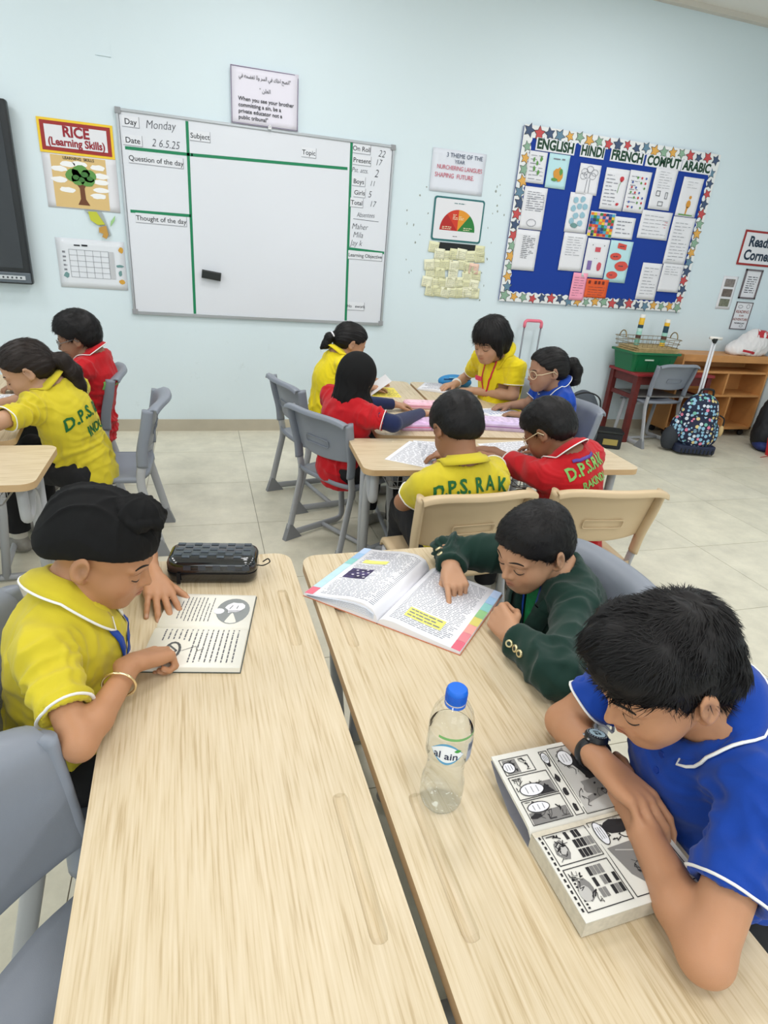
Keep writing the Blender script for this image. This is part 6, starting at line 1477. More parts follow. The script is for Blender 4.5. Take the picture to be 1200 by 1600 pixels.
# boy in the blue polo, front right
def watch_and_placket(c):
    sp = c['sp']; b = c['base']; wr, el = A_(sp['wrR'], float), A_(sp['elR'], float); ax = _n(wr-el); p = wr-ax*.030; up = A_(sp['handR']['back'], float); up = _n(up-(up@ax)*ax); sd = np.cross(ax, up)
    e = empty('wristwatch', (0, 0, 0)); e.parent = c['T']; bk = mat('watch resin', (26, 28, 32), rough=.4)
    rr = .0268; st = [p+(up*cos(a)*.92+sd*sin(a))*rr-b for a in np.linspace(0, 2*pi, 41)[:-1]]
    MB().tube(st, 1, 8, closed=True, flat=(.0028, .0095), up=tuple(up)).build('strap', bk, e, smooth=True)
    Mw = Matrix((sd, ax, up)).transposed().to_4x4(); Mw.translation = Vector(p+up*.024-b)
    def put(q, nm, mt, **k): g = MB(); g.add([Mw @ Vector(v_) for v_ in q.v], q.f); return g.build(nm, mt, e, **k)
    put(MB().lathe([(.0001, .010), (.013, .010), (.0165, .0095), (.0185, .007), (.0185, .0), (.016, -.002)], 28), 'watch_case', bk, angle=40)
    put(MB().lathe([(.0001, .0104), (.0125, .0104)], 28, cap=False), 'watch_dial', mat('lcd', (176, 200, 206), rough=.15))
    q = MB()
    for k in range(24): a = 2*pi*k/24; q.box((.0148*cos(a), .0148*sin(a), .0102), (.0014, .0014, .0006))
    put(q, 'bezel_ticks', mat('bezel grey', (170, 174, 178)))
    q = MB().box((-.003, .002, .0108), (.004, .006, .0003)).box((.003, .002, .0108), (.004, .006, .0003)).box((0, -.005, .0108), (.010, .002, .0003)); put(q, 'digits', mat('lcd dark', (60, 72, 76)))
    for a in (-1, 1):
        for t in (-1, 1): put(MB().lathe([(.0001, .002), (.0022, .002), (.0026, 0)], 10, c=(a*.0178, t*.007, .003)), 'watch_button', mat('steel', (180, 180, 184), metal=.8, rough=.3))
    F = c['F']; n0 = c['neck']
    for k in range(2):
        pp = n0+F[:, 1]*.13-F[:, 2]*(.05+.028*k); hit = c['bvh'].ray_cast(Vector(pp), Vector(-F[:, 1]), .2)
        if hit[0]: q = MB().lathe([(.0001, .002), (.005, .002), (.0055, 0)], 14); qn = hit[1].to_track_quat('Z', 'Y').to_matrix(); g = MB(); g.add([qn @ Vector(v_)+hit[0]-Vector(b) for v_ in q.v], q.f); g.build('button', mat('blue button', (20, 60, 150), rough=.4), c['shirt'])
S3 = spec((.600, .520, .895), 176, 30, (.695, .510, .820), (.80, .49, .455), 182, [(.582, .668, .668), (.540, .290, .668)], [(.568, .545, .700), (.590, .500, .664)], dict(mat=BLU, sl=.62, fold=0.0088, w=1.0, drop=.042), s=.96, seed=14,
    skin=(0.506, 0.253, 0.138), shR=(.665, .640, .785), shL=(.675, .385, .785), arm=1.0, hs=1.12, handR=hd((.28, -.90, -.08), (.15, .2, 1), -1, [(16, 25, 20, 20)]+POSE_REST[1:]), handL=hd((-.05, 1, -.10), (-.5, .1, .9), 1, POSE_REST),
    hair=dict(style='wavy', jag=.003, t=.005, vol=.010, n=14000, len=.024, lift=.45, wd=.0008, mess=.34, h=.0032, lump=.007, crown=(.0, -.05, .11)), extra=watch_and_placket)
person('blue', 'boy in a blue polo with a black digital watch leaning over an open comic', S3, h=.0030)

# boy in yellow seen from behind
def y_back(c):
    F = c['F']; p = c['chest']-F[:, 1]*.10
    project_text(c, 'D.P.S. R A K', .060, p+F[:, 2]*.078-F[:, 0]*.002, -F[:, 1], F[:, 2], GTD, bold=.03, sx=.86, arch=1.6)
S4 = spec((.808, 1.775, .875), 96, 34, (.820, 1.705, .768), (.84, 1.765, .44), 88, [(1.06, 1.965, .682), (.655, 1.80, .600)], [(.950, 2.085, .670), (.76, 1.98, .530)], dict(mat=YEL, cpipe=False, fold=0.0074, drop=.04), s=.98, seed=21, shR=(.945, 1.705, .708), shL=(.692, 1.690, .700), skin=(0.320, 0.153, 0.084),
    handR=hd((-.95, .28, -.06), (0, 0, 1), -1, POSE_REST), handL=hd((.3, .8, -.1), (0, 0, 1), 1, POSE_REST), hair=dict(style='short', t=.012, vol=.006, n=1800, len=.013, lift=.4, wd=.001), extra=y_back)
person('yback', 'boy in a yellow polo seen from behind at the crossways desk', S4)
# boy in red with glasses seen from behind
def r_back(c):
    F = c['F']; p = c['chest']-F[:, 1]*.10; g = mat('light green shirt print', (122, 178, 92), rough=.6)
    project_text(c, 'D.P.S.RAK', .055, p+F[:, 2]*.085+F[:, 0]*.010, -F[:, 1], F[:, 2], g, bold=.03, sx=.85, arch=1.4)
    project_text(c, 'RAKINDL.', .036, p+F[:, 2]*.032+F[:, 0]*.015, -F[:, 1], F[:, 2], g, bold=.03, sx=.85, arch=1.2)
    glasses(c, mat('cream glasses', (220, 205, 170), rough=.3)); n0 = c['neck']; ribbon(c, [n0-F[:, 1]*.05+F[:, 0]*.05+F[:, 2]*.0, n0-F[:, 1]*.068, n0-F[:, 1]*.05-F[:, 0]*.05], .012, mat('purple ribbon', (88, 60, 150), rough=.5))
S5 = spec((1.210, 1.850, .842), 124, 34, (1.262, 1.768, .772), (1.34, 1.755, .44), 108, [(1.50, 2.00, .675), (1.100, 2.035, .685)], [(1.40, 2.14, .668), (.990, 2.120, .668)], dict(mat=REDC, fold=0.0074, drop=.035), s=.98, seed=25, skin=(0.262, 0.122, 0.068),
    handR=hd((-.6, .8, -.05), (0, 0, 1), -1, POSE_REST), handL=hd((-.85, .5, -.1), (0, 0, 1), 1, POSE_REST), hair=dict(style='short', t=.012, vol=.005, n=1800, len=.013, lift=.4, wd=.001), extra=r_back)
person('rback', 'boy in a red polo and cream glasses seen from behind at the crossways desk', S5)

# child in black hijab
def hijab(c):
    H = c['H']; s = H['s']; M = H['M']; W = lambda *p: h2w(H, p); lo, hi = bounds([W(0, 0, 0), c['neck'], c['chest']], .2); v = Vol(lo, hi, .0045)
    v.ell(W(0, -.010, .030), A_((.085, .102, .090))*s, M); v.cap(W(0, -.02, -.02), c['neck'], .080*s, .070*s, .04); v.ell(c['neck']+c['F'][:, 1]*.03-c['F'][:, 2]*.02, A_((.10, .085, .05))*s, c['F'], .04)
    v.cap(W(0, .05, -.085), c['neck']+c['F'][:, 1]*.07-c['F'][:, 2]*.05, .035*s, .045*s, .03)
    v.ell(W(0, .105, -.022), A_((.052, .07, .066))*s, M, .015, 'sub')
    P, Q = v.mesh(); P, Q = largest_only(P, Q); P = relax(P, Q, 1, .5); me0 = np_mesh('t', P, Q); N = np.zeros(len(P)*3, np.float32); me0.vertices.foreach_get('normal', N); N = N.reshape(-1, 3); bpy.data.meshes.remove(me0)
    L = w2h(H, P); q = np.arctan2(L[:, 0], L[:, 1]+.02)*7+fnoise(L.T, 15, 3, 2)*2; w_ = np.clip((.02-L[:, 2])/.08, 0, 1); P = P+N*(.004*(1-np.abs(np.sin(q)))**2*w_+.0012*fnoise(L.T, 30, 4, 2))[:, None]
    c['put']('hijab', P, Q, mat('black turban cloth'))
    nv_ = cloth('navy undersleeve cloth', (30, 40, 78))
    for q in 'RL':
        el, wr, sh = (A_(c['sp'][k+q], float) for k in ('el', 'wr', 'sh')); a, b = bounds([el, wr, sh], .08); v = Vol(a, b, .0045); st = sh+(el-sh)*.45; v.cap(st, el, .040, .038); v.cap(el, wr, .038, .028, .01); ax = _n(wr-el); v.plane_cut(wr-ax*.008, ax, lo=wr-.05, hi=wr+.05)
        P, Q = v.mesh(); P, Q = largest_only(P, Q); P = P+0; c['put']('undersleeve', P, Q, nv_)
    F = c['F']; project_text(c, 'D.P.S.RAK', .055, c['chest']-F[:, 1]*.1+F[:, 2]*.01, -F[:, 1], F[:, 2], GT, bold=.03, sx=.85, arch=1.4)
S6 = spec((.668, 2.610, .860), 42, 30, (.625, 2.570, .780), (.62, 2.62, .44), 30, [(.80, 2.43, .700), (.74, 2.85, .690)], [(1.03, 2.70, .672), (.95, 2.90, .668)], dict(mat=REDC, fold=0.0084, cpipe=False, collar=False), s=.96, seed=31, skin=(0.451, 0.248, 0.151),
    handR=hd((.8, .6, -.1), (0, 0, 1), 1, POSE_REST), handL=hd((.9, .3, -.1), (0, 0, 1), -1, POSE_REST), extra=hijab)
S6['handR']['side'] = -1; S6['handL']['side'] = 1
person('hijab', 'child in a black hijab and red polo with navy sleeves, seen from behind', S6)

# child with low ponytail, rear left of the far desks
def tie(c, loc=(0, -.112, .0), col=(225, 225, 230)):
    H = c['H']; p = h2w(H, loc); tl = tailpts(H, c['sp']['hair']['tail']); ax = _n(tl[1]-tl[0]); p = tl[0]+ax*.010; u = _n(np.cross(ax, (0, 0, 1.1))); w2 = np.cross(ax, u)
    MB().tube([p+(u*cos(a)+w2*sin(a))*.020-c['base'] for a in np.linspace(0, 2*pi, 17)[:-1]], .006, 8, closed=True).build('hair_tie', mat('hair tie %d' % col[0], col, rough=.7), c['T'], smooth=True)
S7 = spec((.812, 3.370, .905), 4, 22, (.740, 3.360, .830), (.66, 3.33, .44), 8, [(.78, 3.16, .680), (.85, 3.52, .680)], [(.93, 3.30, .668), (1.00, 3.50, .668)], dict(mat=('bright yellow polo cloth', (230, 208, 30)), fold=0.0074, cpipe=False, drop=.045), s=.96, seed=37, skin=(0.451, 0.248, 0.151),
    handR=hd((.9, .3, -.1), (0, 0, 1), 1, POSE_REST), handL=hd((.9, -.1, -.1), (0, 0, 1), -1, POSE_REST), hair=dict(style='pony', t=.008, n=900, len=.03, lift=.1, mess=.1, tail=[(0, -.105, .0), (0, -.135, -.015), (-.0, -.155, -.055), (.0, -.180, -.075)], tr=[.017, .024, .022, .008]), extra=lambda c: tie(c, (0, -.108, -.002)))
person('ponyrear', 'child in a yellow polo with a low ponytail at the far left desk', S7)

# bob haired child facing the camera
def bob_bits(c):
    F = c['F']; n0 = c['neck']; rl = mat('red lanyard ribbon', (206, 36, 60), rough=.5)
    ribbon(c, [n0+F[:, 0]*.04+F[:, 1]*.07-F[:, 2]*.01, n0+F[:, 0]*.045+F[:, 1]*.12-F[:, 2]*.10, n0+F[:, 0]*.02+F[:, 1]*.13-F[:, 2]*.22], .010, rl)
    ribbon(c, [n0-F[:, 0]*.04+F[:, 1]*.07-F[:, 2]*.01, n0-F[:, 0]*.03+F[:, 1]*.12-F[:, 2]*.10, n0+F[:, 0]*.00+F[:, 1]*.13-F[:, 2]*.22], .010, rl)
    p = n0+F[:, 0]*.045+F[:, 1]*.125-F[:, 2]*.115; MB().prism(rrect(.05, .028, .005), 0, .003, Matrix([list(F[i, [0, 2, 1]])+[p[i]-c['base'][i]] for i in range(3)]+[[0, 0, 0, 1]])).build('name_tag', mat('pink tag', (216, 60, 96), rough=.4), c['T'])
    wr, el = A_(c['sp']['wrR'], float), A_(c['sp']['elR'], float); ax = _n(wr-el); u = _n(np.cross(ax, (0, 0, 1))); w2 = np.cross(ax, u); p = wr-ax*.025
    MB().tube([p+(u*cos(a)+w2*sin(a))*.0245-c['base'] for a in np.linspace(0, 2*pi, 25)[:-1]], 1, 8, closed=True, flat=(.003, .009)).build('watch_band', mat('white band', (220, 220, 216), rough=.4), c['T'], smooth=True)
S8 = spec((1.560, 3.120, .985), 205, 22, (1.645, 3.150, .900), (1.74, 3.20, .45), 200, [(1.640, 3.56, .680), (1.690, 3.000, .700)], [(1.50, 3.40, .672), (1.545, 3.230, .672)], dict(mat=('bright yellow polo cloth', (230, 208, 30)), fold=0.0074, cpipe=False, drop=.048, gap=26), s=1.08, seed=41, skin=(0.506, 0.287, 0.180), arm=.92,
    handR=hd((-.9, -.3, -.1), (0, 0, 1), -1, POSE_REST), handL=hd((-.75, .5, -.1), (0, 0, 1), 1, POSE_REST), hair=dict(style='bob', jag=.003, t=.012, vol=.004, n=1500, len=.04, lift=.1, mess=.1, side=.2), ear=False, extra=bob_bits)
person('bob', 'child with bobbed black hair, yellow polo and red lanyard at the far right desk', S8)

# girl in blue polo with glasses
def g9(c): glasses(c, mat('cream glasses')); tie(c, (0, -.108, .012), (232, 226, 214))
S9 = spec((1.720, 2.745, .897), 172, 10, (1.785, 2.735, .812), (1.82, 2.74, .44), 180, [(1.72, 2.88, .680), (1.66, 2.56, .685)], [(1.62, 2.90, .668), (1.590, 2.700, .668)], dict(mat=BLU, fold=0.0074, drop=.04), s=1.0, seed=47, skin=(0.350, 0.193, 0.125), arm=.9,
    handR=hd((-1, .0, -.1), (0, 0, 1), -1, POSE_REST), handL=hd((-.6, .7, -.08), (0, 0, 1), 1, POSE_REST), hair=dict(style='pony', t=.008, n=1200, len=.03, lift=.1, mess=.1, tail=[(0, -.100, .018), (0, -.135, .020), (.0, -.160, -.015), (.0, -.165, -.065), (0, -.15, -.085)], tr=[.020, .028, .032, .026, .010]), extra=g9)
person('bluegirl', 'girl in a blue polo with pale glasses and a ponytail', S9)

# left table girl in yellow
def l10(c):
    tie(c, (0, -.106, .0), (150, 120, 110)); F = c['F']; p = c['chest']-F[:, 1]*.10
    project_text(c, 'D.P.S. RAK', .066, p+F[:, 2]*.000+F[:, 0]*.02, -F[:, 1], F[:, 2], GTD, bold=.03, sx=.85, arch=1.6); project_text(c, 'INDUS', .056, p-F[:, 2]*.075+F[:, 0]*.035, -F[:, 1], F[:, 2], GTD, bold=.03, sx=.85, arch=.6)
S10 = spec((-.665, 2.680, .855), 186, 26, (-.585, 2.690, .785), (-.50, 2.70, .43), 152, [(-.70, 2.85, .690), (-.76, 2.40, .700)], [(-.90, 2.75, .668), (-.98, 2.55, .668)], dict(mat=YEL, fold=0.0084, collar=True, cpipe=False, drop=.03), s=1.0, seed=53, skin=(0.506, 0.293, 0.185),
    handR=hd((-1, -.2, -.1), (0, 0, 1), -1, POSE_REST), handL=hd((-1, .2, -.1), (0, 0, 1), 1, POSE_REST), hair=dict(style='pony', t=.009, n=1800, len=.03, lift=.1, mess=.1, mat=HAIRB, tail=[(0, -.100, .0), (-.0, -.135, -.010), (.01, -.165, -.055), (.02, -.180, -.115), (.02, -.20, -.16)], tr=[.020, .030, .034, .030, .010]), extra=l10)
person('lgirl', 'girl in a yellow polo with a long brown ponytail at the left table', S10)
# left table child in red
def l11(c): glasses(c, mat('grey glasses', (120, 118, 116), rough=.3)); F = c['F']; project_text(c, 'D.P.S.RAK', .055, c['chest']-F[:, 1]*.1+F[:, 2]*.01, -F[:, 1], F[:, 2], mat('light green shirt print'), bold=.03, sx=.85, arch=1.4)
S11 = spec((-.577, 3.315, .885), 176, 12, (-.515, 3.310, .805), (-.56, 3.34, .44), 168, [(-.62, 3.48, .680), (-.60, 3.15, .700)], [(-.78, 3.36, .668), (-.82, 3.20, .668)], dict(mat=REDC, fold=0.0084, drop=.035), s=1.0, seed=59, skin=(0.320, 0.172, 0.105),
    handR=hd((-1, -.2, -.1), (0, 0, 1), -1, POSE_REST), handL=hd((-1, .1, -.1), (0, 0, 1), 1, POSE_REST), hair=dict(style='short', t=.016, vol=.012, n=1800, len=.03, lift=.15, wd=.001, side=.2, line=-.006, mess=.15), extra=l11)
person('lred', 'short haired child in a red polo and glasses at the left table', S11)
# ------------------------------------------------------------------ books, bottle and things on the desks
DTOPZ = DZ
class Book:
    """open book; s runs along the spine, t away from it; side -1/+1"""
    def __init__(b, name, origin, ang, L, W_, prof, label, cat='book', cover=None, z0=DTOPZ, pages=None):
        b.t = empty(name, (origin[0], origin[1], z0), (0, 0, radians(ang))); tag(b.t, label, cat); b.L = L; b.W = W_; b.prof = prof
        cv = cover or mat('book cover', (190, 190, 190), rough=.4); pg = pages or PAPER; q = MB()
        for s_ in (-1, 1): q.box((L/2, s_*W_/2, .0008), (L+.004, W_+.003, .0016))
        q.build('cover', cv, b.t)
        for s_ in (-1, 1):
            n = 22; vs = []; fs = []
            for i in range(n+1):
                t_ = W_*(i/n)**1.3; z = b.z(s_, t_); vs += [(0, s_*t_, .0016), (0, s_*t_, z), (L, s_*t_, z), (L, s_*t_, .0016)]
            for i in range(n):
                a, c = 4*i, 4*i+4
                for k in range(3): f = (a+k, a+k+1, c+k+1, c+k); fs.append(f if s_ > 0 else f[::-1])
            f = (4*n, 4*n+1, 4*n+2, 4*n+3); fs.append(f if s_ > 0 else f[::-1])
            me = new_mesh('pages', vs, fs); o = link('pages', me, pg, b.t)
            for p in me.polygons: p.use_smooth = p.normal.z > .3
    def z(b, s_, t_):
        xs, zs = b.prof[s_]; return float(np.interp(t_, xs, zs))
    def quad(b, q, s_, s0, s1, t0, t1, off=.0003, n=None):
        n = n or max(1, int((t1-t0)/.012)); vs = []; fs = []
        for i in range(n+1):
            t_ = t0+(t1-t0)*i/n; z = b.z(s_, t_)+off; vs += [(s0, s_*t_, z), (s1, s_*t_, z)]
        for i in range(n): f = (2*i, 2*i+1, 2*i+3, 2*i+2); fs.append(f if s_ > 0 else f[::-1])
        q.add(vs, fs)
    def poly(b, q, s_, pts, off=.0004):
        vs = [(a, s_*t_, b.z(s_, t_)+off) for a, t_ in pts]; c = (sum(a for a, _ in pts)/len(pts), sum(t_ for _, t_ in pts)/len(pts)); vs.append((c[0], s_*c[1], b.z(s_, c[1])+off)); n = len(pts)
        q.add(vs, [((i, (i+1) % n, n) if s_ > 0 else ((i+1) % n, i, n)) for i in range(n)])
    def line(b, q, s_, pts, w_, off=.0004):
        for p in line_poly(pts, w_): b.poly(q, s_, p, off)
    def text(b, s_, s0, s1, t0, t1, rows, mt, seed=1, th=.35, name='printed_text', holes=(), wl=(.006, .018), ragged=.3):
        rnd = random.Random(seed); q = MB(); ds = (s1-s0)/rows
        for r in range(rows):
            s = s0+(r+.5)*ds; t_ = t0; end = t1-(rnd.random()*ragged*(t1-t0) if rnd.random() < .35 else 0)
            while t_ < end:
                l = rnd.uniform(*wl); e = min(t_+l, end)
                if not any(h[0] < s < h[1] and h[2] < (t_+e)/2 < h[3] for h in holes): b.quad(q, s_, s-ds*th/2, s+ds*th/2, t_, e, n=1 if e-t_ < .02 else 2)
                t_ = e+l*.22
        o = q.build(name, mt, b.t); o['kind'] = 'stuff'; return o
GRYINK = mat('grey print', (92, 92, 98), rough=.7)
# small chapter book of the boy in the patka (spine runs away from him)
pr = {1: ([0, .006, .02, .06, .135], [.0045, .0085, .0105, .010, .0055]), -1: ([0, .006, .02, .06, .135], [.0045, .010, .013, .013, .012])}
CREAM = mat('cream pages', (236, 233, 222), rough=.7)
b1 = Book('chapter_book', (-.115, 1.116), -11.5, .190, .135, pr, 'small open chapter book under the hands of the boy in the patka', cover=mat('black cover', (60, 70, 66), rough=.4), pages=CREAM)
b1.text(1, .030, .105, .020, .120, 9, GRYINK, 3, .24, wl=(.004, .012), holes=[(.0, .05, .0, .03)]); b1.text(-1, .020, .178, .012, .120, 15, GRYINK, 4, .25, wl=(.004, .012), holes=[(.0, .085, .05, .13)])
q = MB(); b1.poly(q, 1, [(.112+.036*cos(a)+.036, .065+.052*sin(a)) for a in np.linspace(0, 2*pi, 25)[:-1]]); q.build('illustration_ground', mat('mid grey print', (140, 144, 144)), b1.t)
rn = random.Random(5); q = MB(); b1.poly(q, 1, [(.150+.022*cos(a)*rn.uniform(.7, 1.2), .075+.024*sin(a)*rn.uniform(.7, 1.2)) for a in np.linspace(0, 2*pi, 15)[:-1]], .0007); b1.poly(q, 1, [(.118+.012*cos(a), .06+.012*sin(a)) for a in np.linspace(0, 2*pi, 12)[:-1]], .0007); q.build('illustration_shapes', PAPER, b1.t)
q = MB(); b1.line(q, 1, [(.14, .07), (.145, .085)], .0015, .001); b1.line(q, 1, [(.155, .072), (.157, .084)], .0015, .001); b1.line(q, 1, [(.135, .06), (.165, .062)], .0015, .001); q.build('illustration_lines', GRYINK, b1.t)
q = MB(); b1.line(q, -1, [(.052+.014*cos(a), .085+.026*sin(a)) for a in np.linspace(0, 2*pi, 17)], .005, .0005); b1.line(q, -1, [(.045, .07), (.06, .085), (.05, .10)], .004, .0006); b1.line(q, -1, [(.07, .085), (.095, .07), (.10, .085), (.112, .078)], .0012, .0005); q.build('ink_drawing', mat('dark grey print', (84, 86, 86)), b1.t)
# big textbook of the boy in the blazer
pr = {1: ([0, .004, .015, .04, .08, .13, .195], [.006, .018, .032, .040, .036, .022, .009]), -1: ([0, .004, .015, .04, .09, .195], [.006, .012, .018, .020, .015, .008])}
b2 = Book('textbook', (.352, 1.060), 45.5, .285, .200, pr, 'big open textbook with rainbow page edges and yellow highlights', cover=mat('orange cover', (206, 130, 96), rough=.4), pages=mat('glossy pages', (240, 240, 246), rough=.35))
TX = mat('textbook print', (120, 122, 136), rough=.6)
b2.text(1, .012, .272, .020, .165, 40, TX, 7, .30, holes=[(.10, .155, .095, .16), (.185, .225, .09, .15)], ragged=.1); b2.text(-1, .015, .272, .020, .165, 40, TX, 8, .30, holes=[(.045, .085, .05, .13)], ragged=.1)
hl = mat('yellow highlight', (226, 224, 120), rough=.5); q = MB(); b2.quad(q, 1, .195, .215, .085, .155, .0005); q.build('yellow_highlight', hl, b2.t); q = MB(); b2.quad(q, -1, .040, .080, .045, .135, .0005); q.build('yellow_highlight', hl, b2.t); b2.text(-1, .043, .078, .05, .13, 3, TX, 9, .35, name='highlight_text').location.z = .0004
q = MB(); b2.quad(q, 1, .105, .160, .098, .160, .0006); q.build('photo_print', mat('night photo', (60, 50, 90), var=.6, vscale=60), b2.t); q = MB()
for k in range(9): b2.poly(q, 1, [(.115+.005*k+.003*cos(a), .105+.045*((k*7) % 5)/5+.004*sin(a)) for a in np.linspace(0, 2*pi, 7)[:-1]], .001)
q.build('photo_lights', mat('photo light', (220, 216, 226)), b2.t)
for k, c in enumerate(((226, 110, 130), (232, 140, 150), (240, 170, 160), (226, 214, 120), (150, 200, 140), (140, 200, 196), (150, 186, 220), (180, 200, 232))):
    for s_, nm in ((-1, 'rainbow_tab'), (1, 'rainbow_tab')):
        q = MB(); a0, a1 = .285*k/8, .285*(k+1)/8
        if s_ == 1 and k in (1, 2, 3, 4): c2 = (190, 222, 230)
        else: c2 = c
        b2.quad(q, s_, a0+.0005, a1, .178 if s_ < 0 else .176, .199, .0005); q.build(nm, mat('tab %d %d %d' % c2, c2, rough=.4), b2.t)
q = MB()   # loose leaves fanning under the left page
for k in range(5):
    vs = [(x, t_, b2.z(1, t_)*(.30+.13*k)+.001) for x in (-.0015-.0004*k, .286) for t_ in (.01, .03, .06, .10, .15, .192)]; q.add(vs, [(j, j+1, j+7, j+6) for j in range(5)])
q.build('fanned_leaves', mat('blue grey page shade', (214, 220, 230), rough=.5), b2.t)
# comic under the boy in blue
pr = {1: ([0, .004, .02, .05, .09, .128], [.024, .030, .033, .036, .040, .044]), -1: ([0, .003, .02, .128], [.026, .030, .0325, .030])}
PULP = mat('pulp pages', (222, 220, 212), rough=.8)
b3t = empty('comic_book', (.419, .487, DTOPZ), (0, 0, radians(2))); tag(b3t, 'thick open black and white comic under the arms of the boy in blue', 'book')
class CB(Book):
    def __init__(b): b.t = b3t; b.L = .192; b.W = .128; b.prof = pr
b3 = CB(); L = .192
MB().box((L/2, -.064, .0155), (L, .128, .027)).build('page_block', mat('page edge', (206, 198, 180), rough=.9, var=.08, vscale=120), b3t)
n = 14; vs = []; fs = []
for i in range(n+1):  # lifted leaves of the far half
    t_ = .128*i/n; z = b3.z(1, t_); th = .0035+.003*(1-i/n); vs += [(0, t_, z-th), (0, t_, z), (L, t_, z), (L, t_, z-th)]
for i in range(n):
    a, c = 4*i, 4*i+4
    for k in range(4): fs.append((a+k, a+(k+1) % 4, c+(k+1) % 4, c+k))
fs += [(0, 3, 2, 1), (4*n, 4*n+1, 4*n+2, 4*n+3)]
link('lifted_leaves', new_mesh('lifted_leaves', vs, fs), PULP, b3t)
MB().add([(x, t_, z) for x in (0, L) for t_, z in ((-.0, .0), (.055, .001), (.10, .018), (.127, .036))], [(0, 1, 5, 4), (1, 2, 6, 5), (2, 3, 7, 6)]).build('back_cover', mat('comic cover', (150, 150, 160), rough=.5), b3t)
n = 8; vs = []; fs = []
for i in range(n+1): t_ = .128*i/n; z = b3.z(-1, t_); vs += [(0, -t_, .0285), (0, -t_, z), (L, -t_, z), (L, -t_, .0285)]
for i in range(n):
    a, c = 4*i, 4*i+4
    for k in range(3): fs.append((a+k, c+k, c+k+1, a+k+1))
fs.append((4*n, 4*n+3, 4*n+2, 4*n+1)); link('top_leaf', new_mesh('top_leaf', vs, fs), PULP, b3t)
K1, K2, K3 = mat('comic black', (34, 33, 36), rough=.7), mat('comic tone', (128, 126, 124), rough=.8), mat('comic light tone', (186, 184, 180), rough=.8)
def rect_l(q, s_, s0, s1, t0, t1, w_=.0012): b3.line(q, s_, [(s0, t0), (s1, t0), (s1, t1), (s0, t1), (s0, t0)], w_, .0008)
q = MB()
for r in ((.008, .075, .008, .045), (.008, .075, .048, .086), (.008, .06, .090, .118), (.080, .094, .008, .118)): rect_l(q, 1, *r)
rect_l(q, 1, .098, .188, .006, .120)
for r in ((.010, .080, .010, .056), (.010, .080, .062, .118), (.086, .184, .008, .118)): rect_l(q, -1, *r)
q.build('panel_lines', K1, b3t)
rn = random.Random(12); bl_, to, li = MB(), MB(), MB()
def blobp(q, s_, cs, ct, rs_, rt, j=.35, off=.0006, n=11): b3.poly(q, s_, [(cs+rs_*cos(a)*rn.uniform(1-j, 1+j), ct+rt*sin(a)*rn.uniform(1-j, 1+j)) for a in np.linspace(0, 2*pi, n+1)[:-1]], off)
# far page
b3.quad(li, 1, .100, .186, .008, .118, .0004); blobp(bl_, 1, .150, .080, .028, .026); blobp(bl_, 1, .170, .055, .012, .03); blobp(to, 1, .135, .045, .022, .012, off=.0007); b3.poly(to, 1, [(.110, .02), (.18, .035), (.18, .045), (.115, .03)], .0008); b3.poly(to, 1, [(.11, .112), (.125, .118), (.122, .095)], .0008)
for k in range(8): blobp(bl_, 1, .128+.006*k, .03+.006*((k*5) % 7), .003, .002, off=.0010, n=6)
b3.quad(to, 1, .010, .073, .009, .026, .0005); blobp(bl_, 1, .02, .02, .01, .004, off=.0008); b3.quad(to, 1, .040, .073, .049, .070, .0005); b3.poly(bl_, 1, [(.045, .05), (.07, .05), (.06, .066)], .0008); b3.quad(to, 1, .012, .035, .092, .116, .0005)
for k in range(4): blobp(bl_, 1, .086, .02+.025*k, .004, .007, off=.0006, n=8)
# near page
b3.poly(to, -1, [(.090, .050), (.182, .045), (.182, .110), (.120, .114), (.100, .090)], .0005)
b3.line(li, -1, [(.10, .055), (.18, .075)], .0016, .0009); b3.line(li, -1, [(.12, .105), (.18, .098)], .0014, .0009); blobp(li, -1, .16, .085, .003, .003, .1, .0010)
blobp(bl_, -1, .125, .022, .02, .012); blobp(bl_, -1, .160, .030, .014, .014)
for i in range(6):
    for j in range(3):
        for (t0) in (.012, .066):
            c = rn.choice((bl_, bl_, to, None)); s0, tt = .042+.0062*i, t0+.0145*j
            if c: b3.quad(c, -1, s0, s0+.0052, tt, tt+.012, .0007)
for t0 in (.018, .074): blobp(to, -1, .026, t0+.018, .011, .014, .15, .0005)
blobp(li, -1, .022, .096, .009, .010, .15, .0009); blobp(li, -1, .026, .034, .009, .009, .2, .0009)
for k in range(14): b3.quad(bl_, -1, .0035, .0065, .010+.0078*k, .0145+.0078*k, .0006)
for k in range(9): b3.quad(bl_, -1, .014, .017, .076+.0045*k, .0785+.0045*k, .0008)
ln_ = MB()
for (s_, a0, a1, t0, t1, n_) in ((1, .102, .184, .010, .116, 26), (1, .012, .072, .012, .042, 9), (1, .012, .072, .052, .082, 10), (1, .012, .056, .094, .114, 7), (-1, .090, .180, .010, .044, 16), (-1, .014, .040, .014, .052, 8), (-1, .014, .040, .066, .112, 9), (-1, .105, .178, .055, .108, 14)):
    for k in range(n_):
        a, t_ = rn.uniform(a0, a1), rn.uniform(t0, t1); pts = [(a, t_)]
        for _ in range(4): a = min(max(a+rn.uniform(-.008, .008), a0), a1); t_ = min(max(t_+rn.uniform(-.008, .008), t0), t1); pts.append((a, t_))
        b3.line(ln_, s_, pts, rn.choice((.0006, .0009, .0015)), .0011)
ln_.build('pen_strokes', K1, b3t)['kind'] = 'stuff'
for q_, nm_, m_ in ((li, 'light_tones', K3), (to, 'grey_tones', K2), (bl_, 'black_shapes', K1)): q_.build(nm_, m_, b3t)['kind'] = 'stuff'
q = MB(); q2 = MB(); 
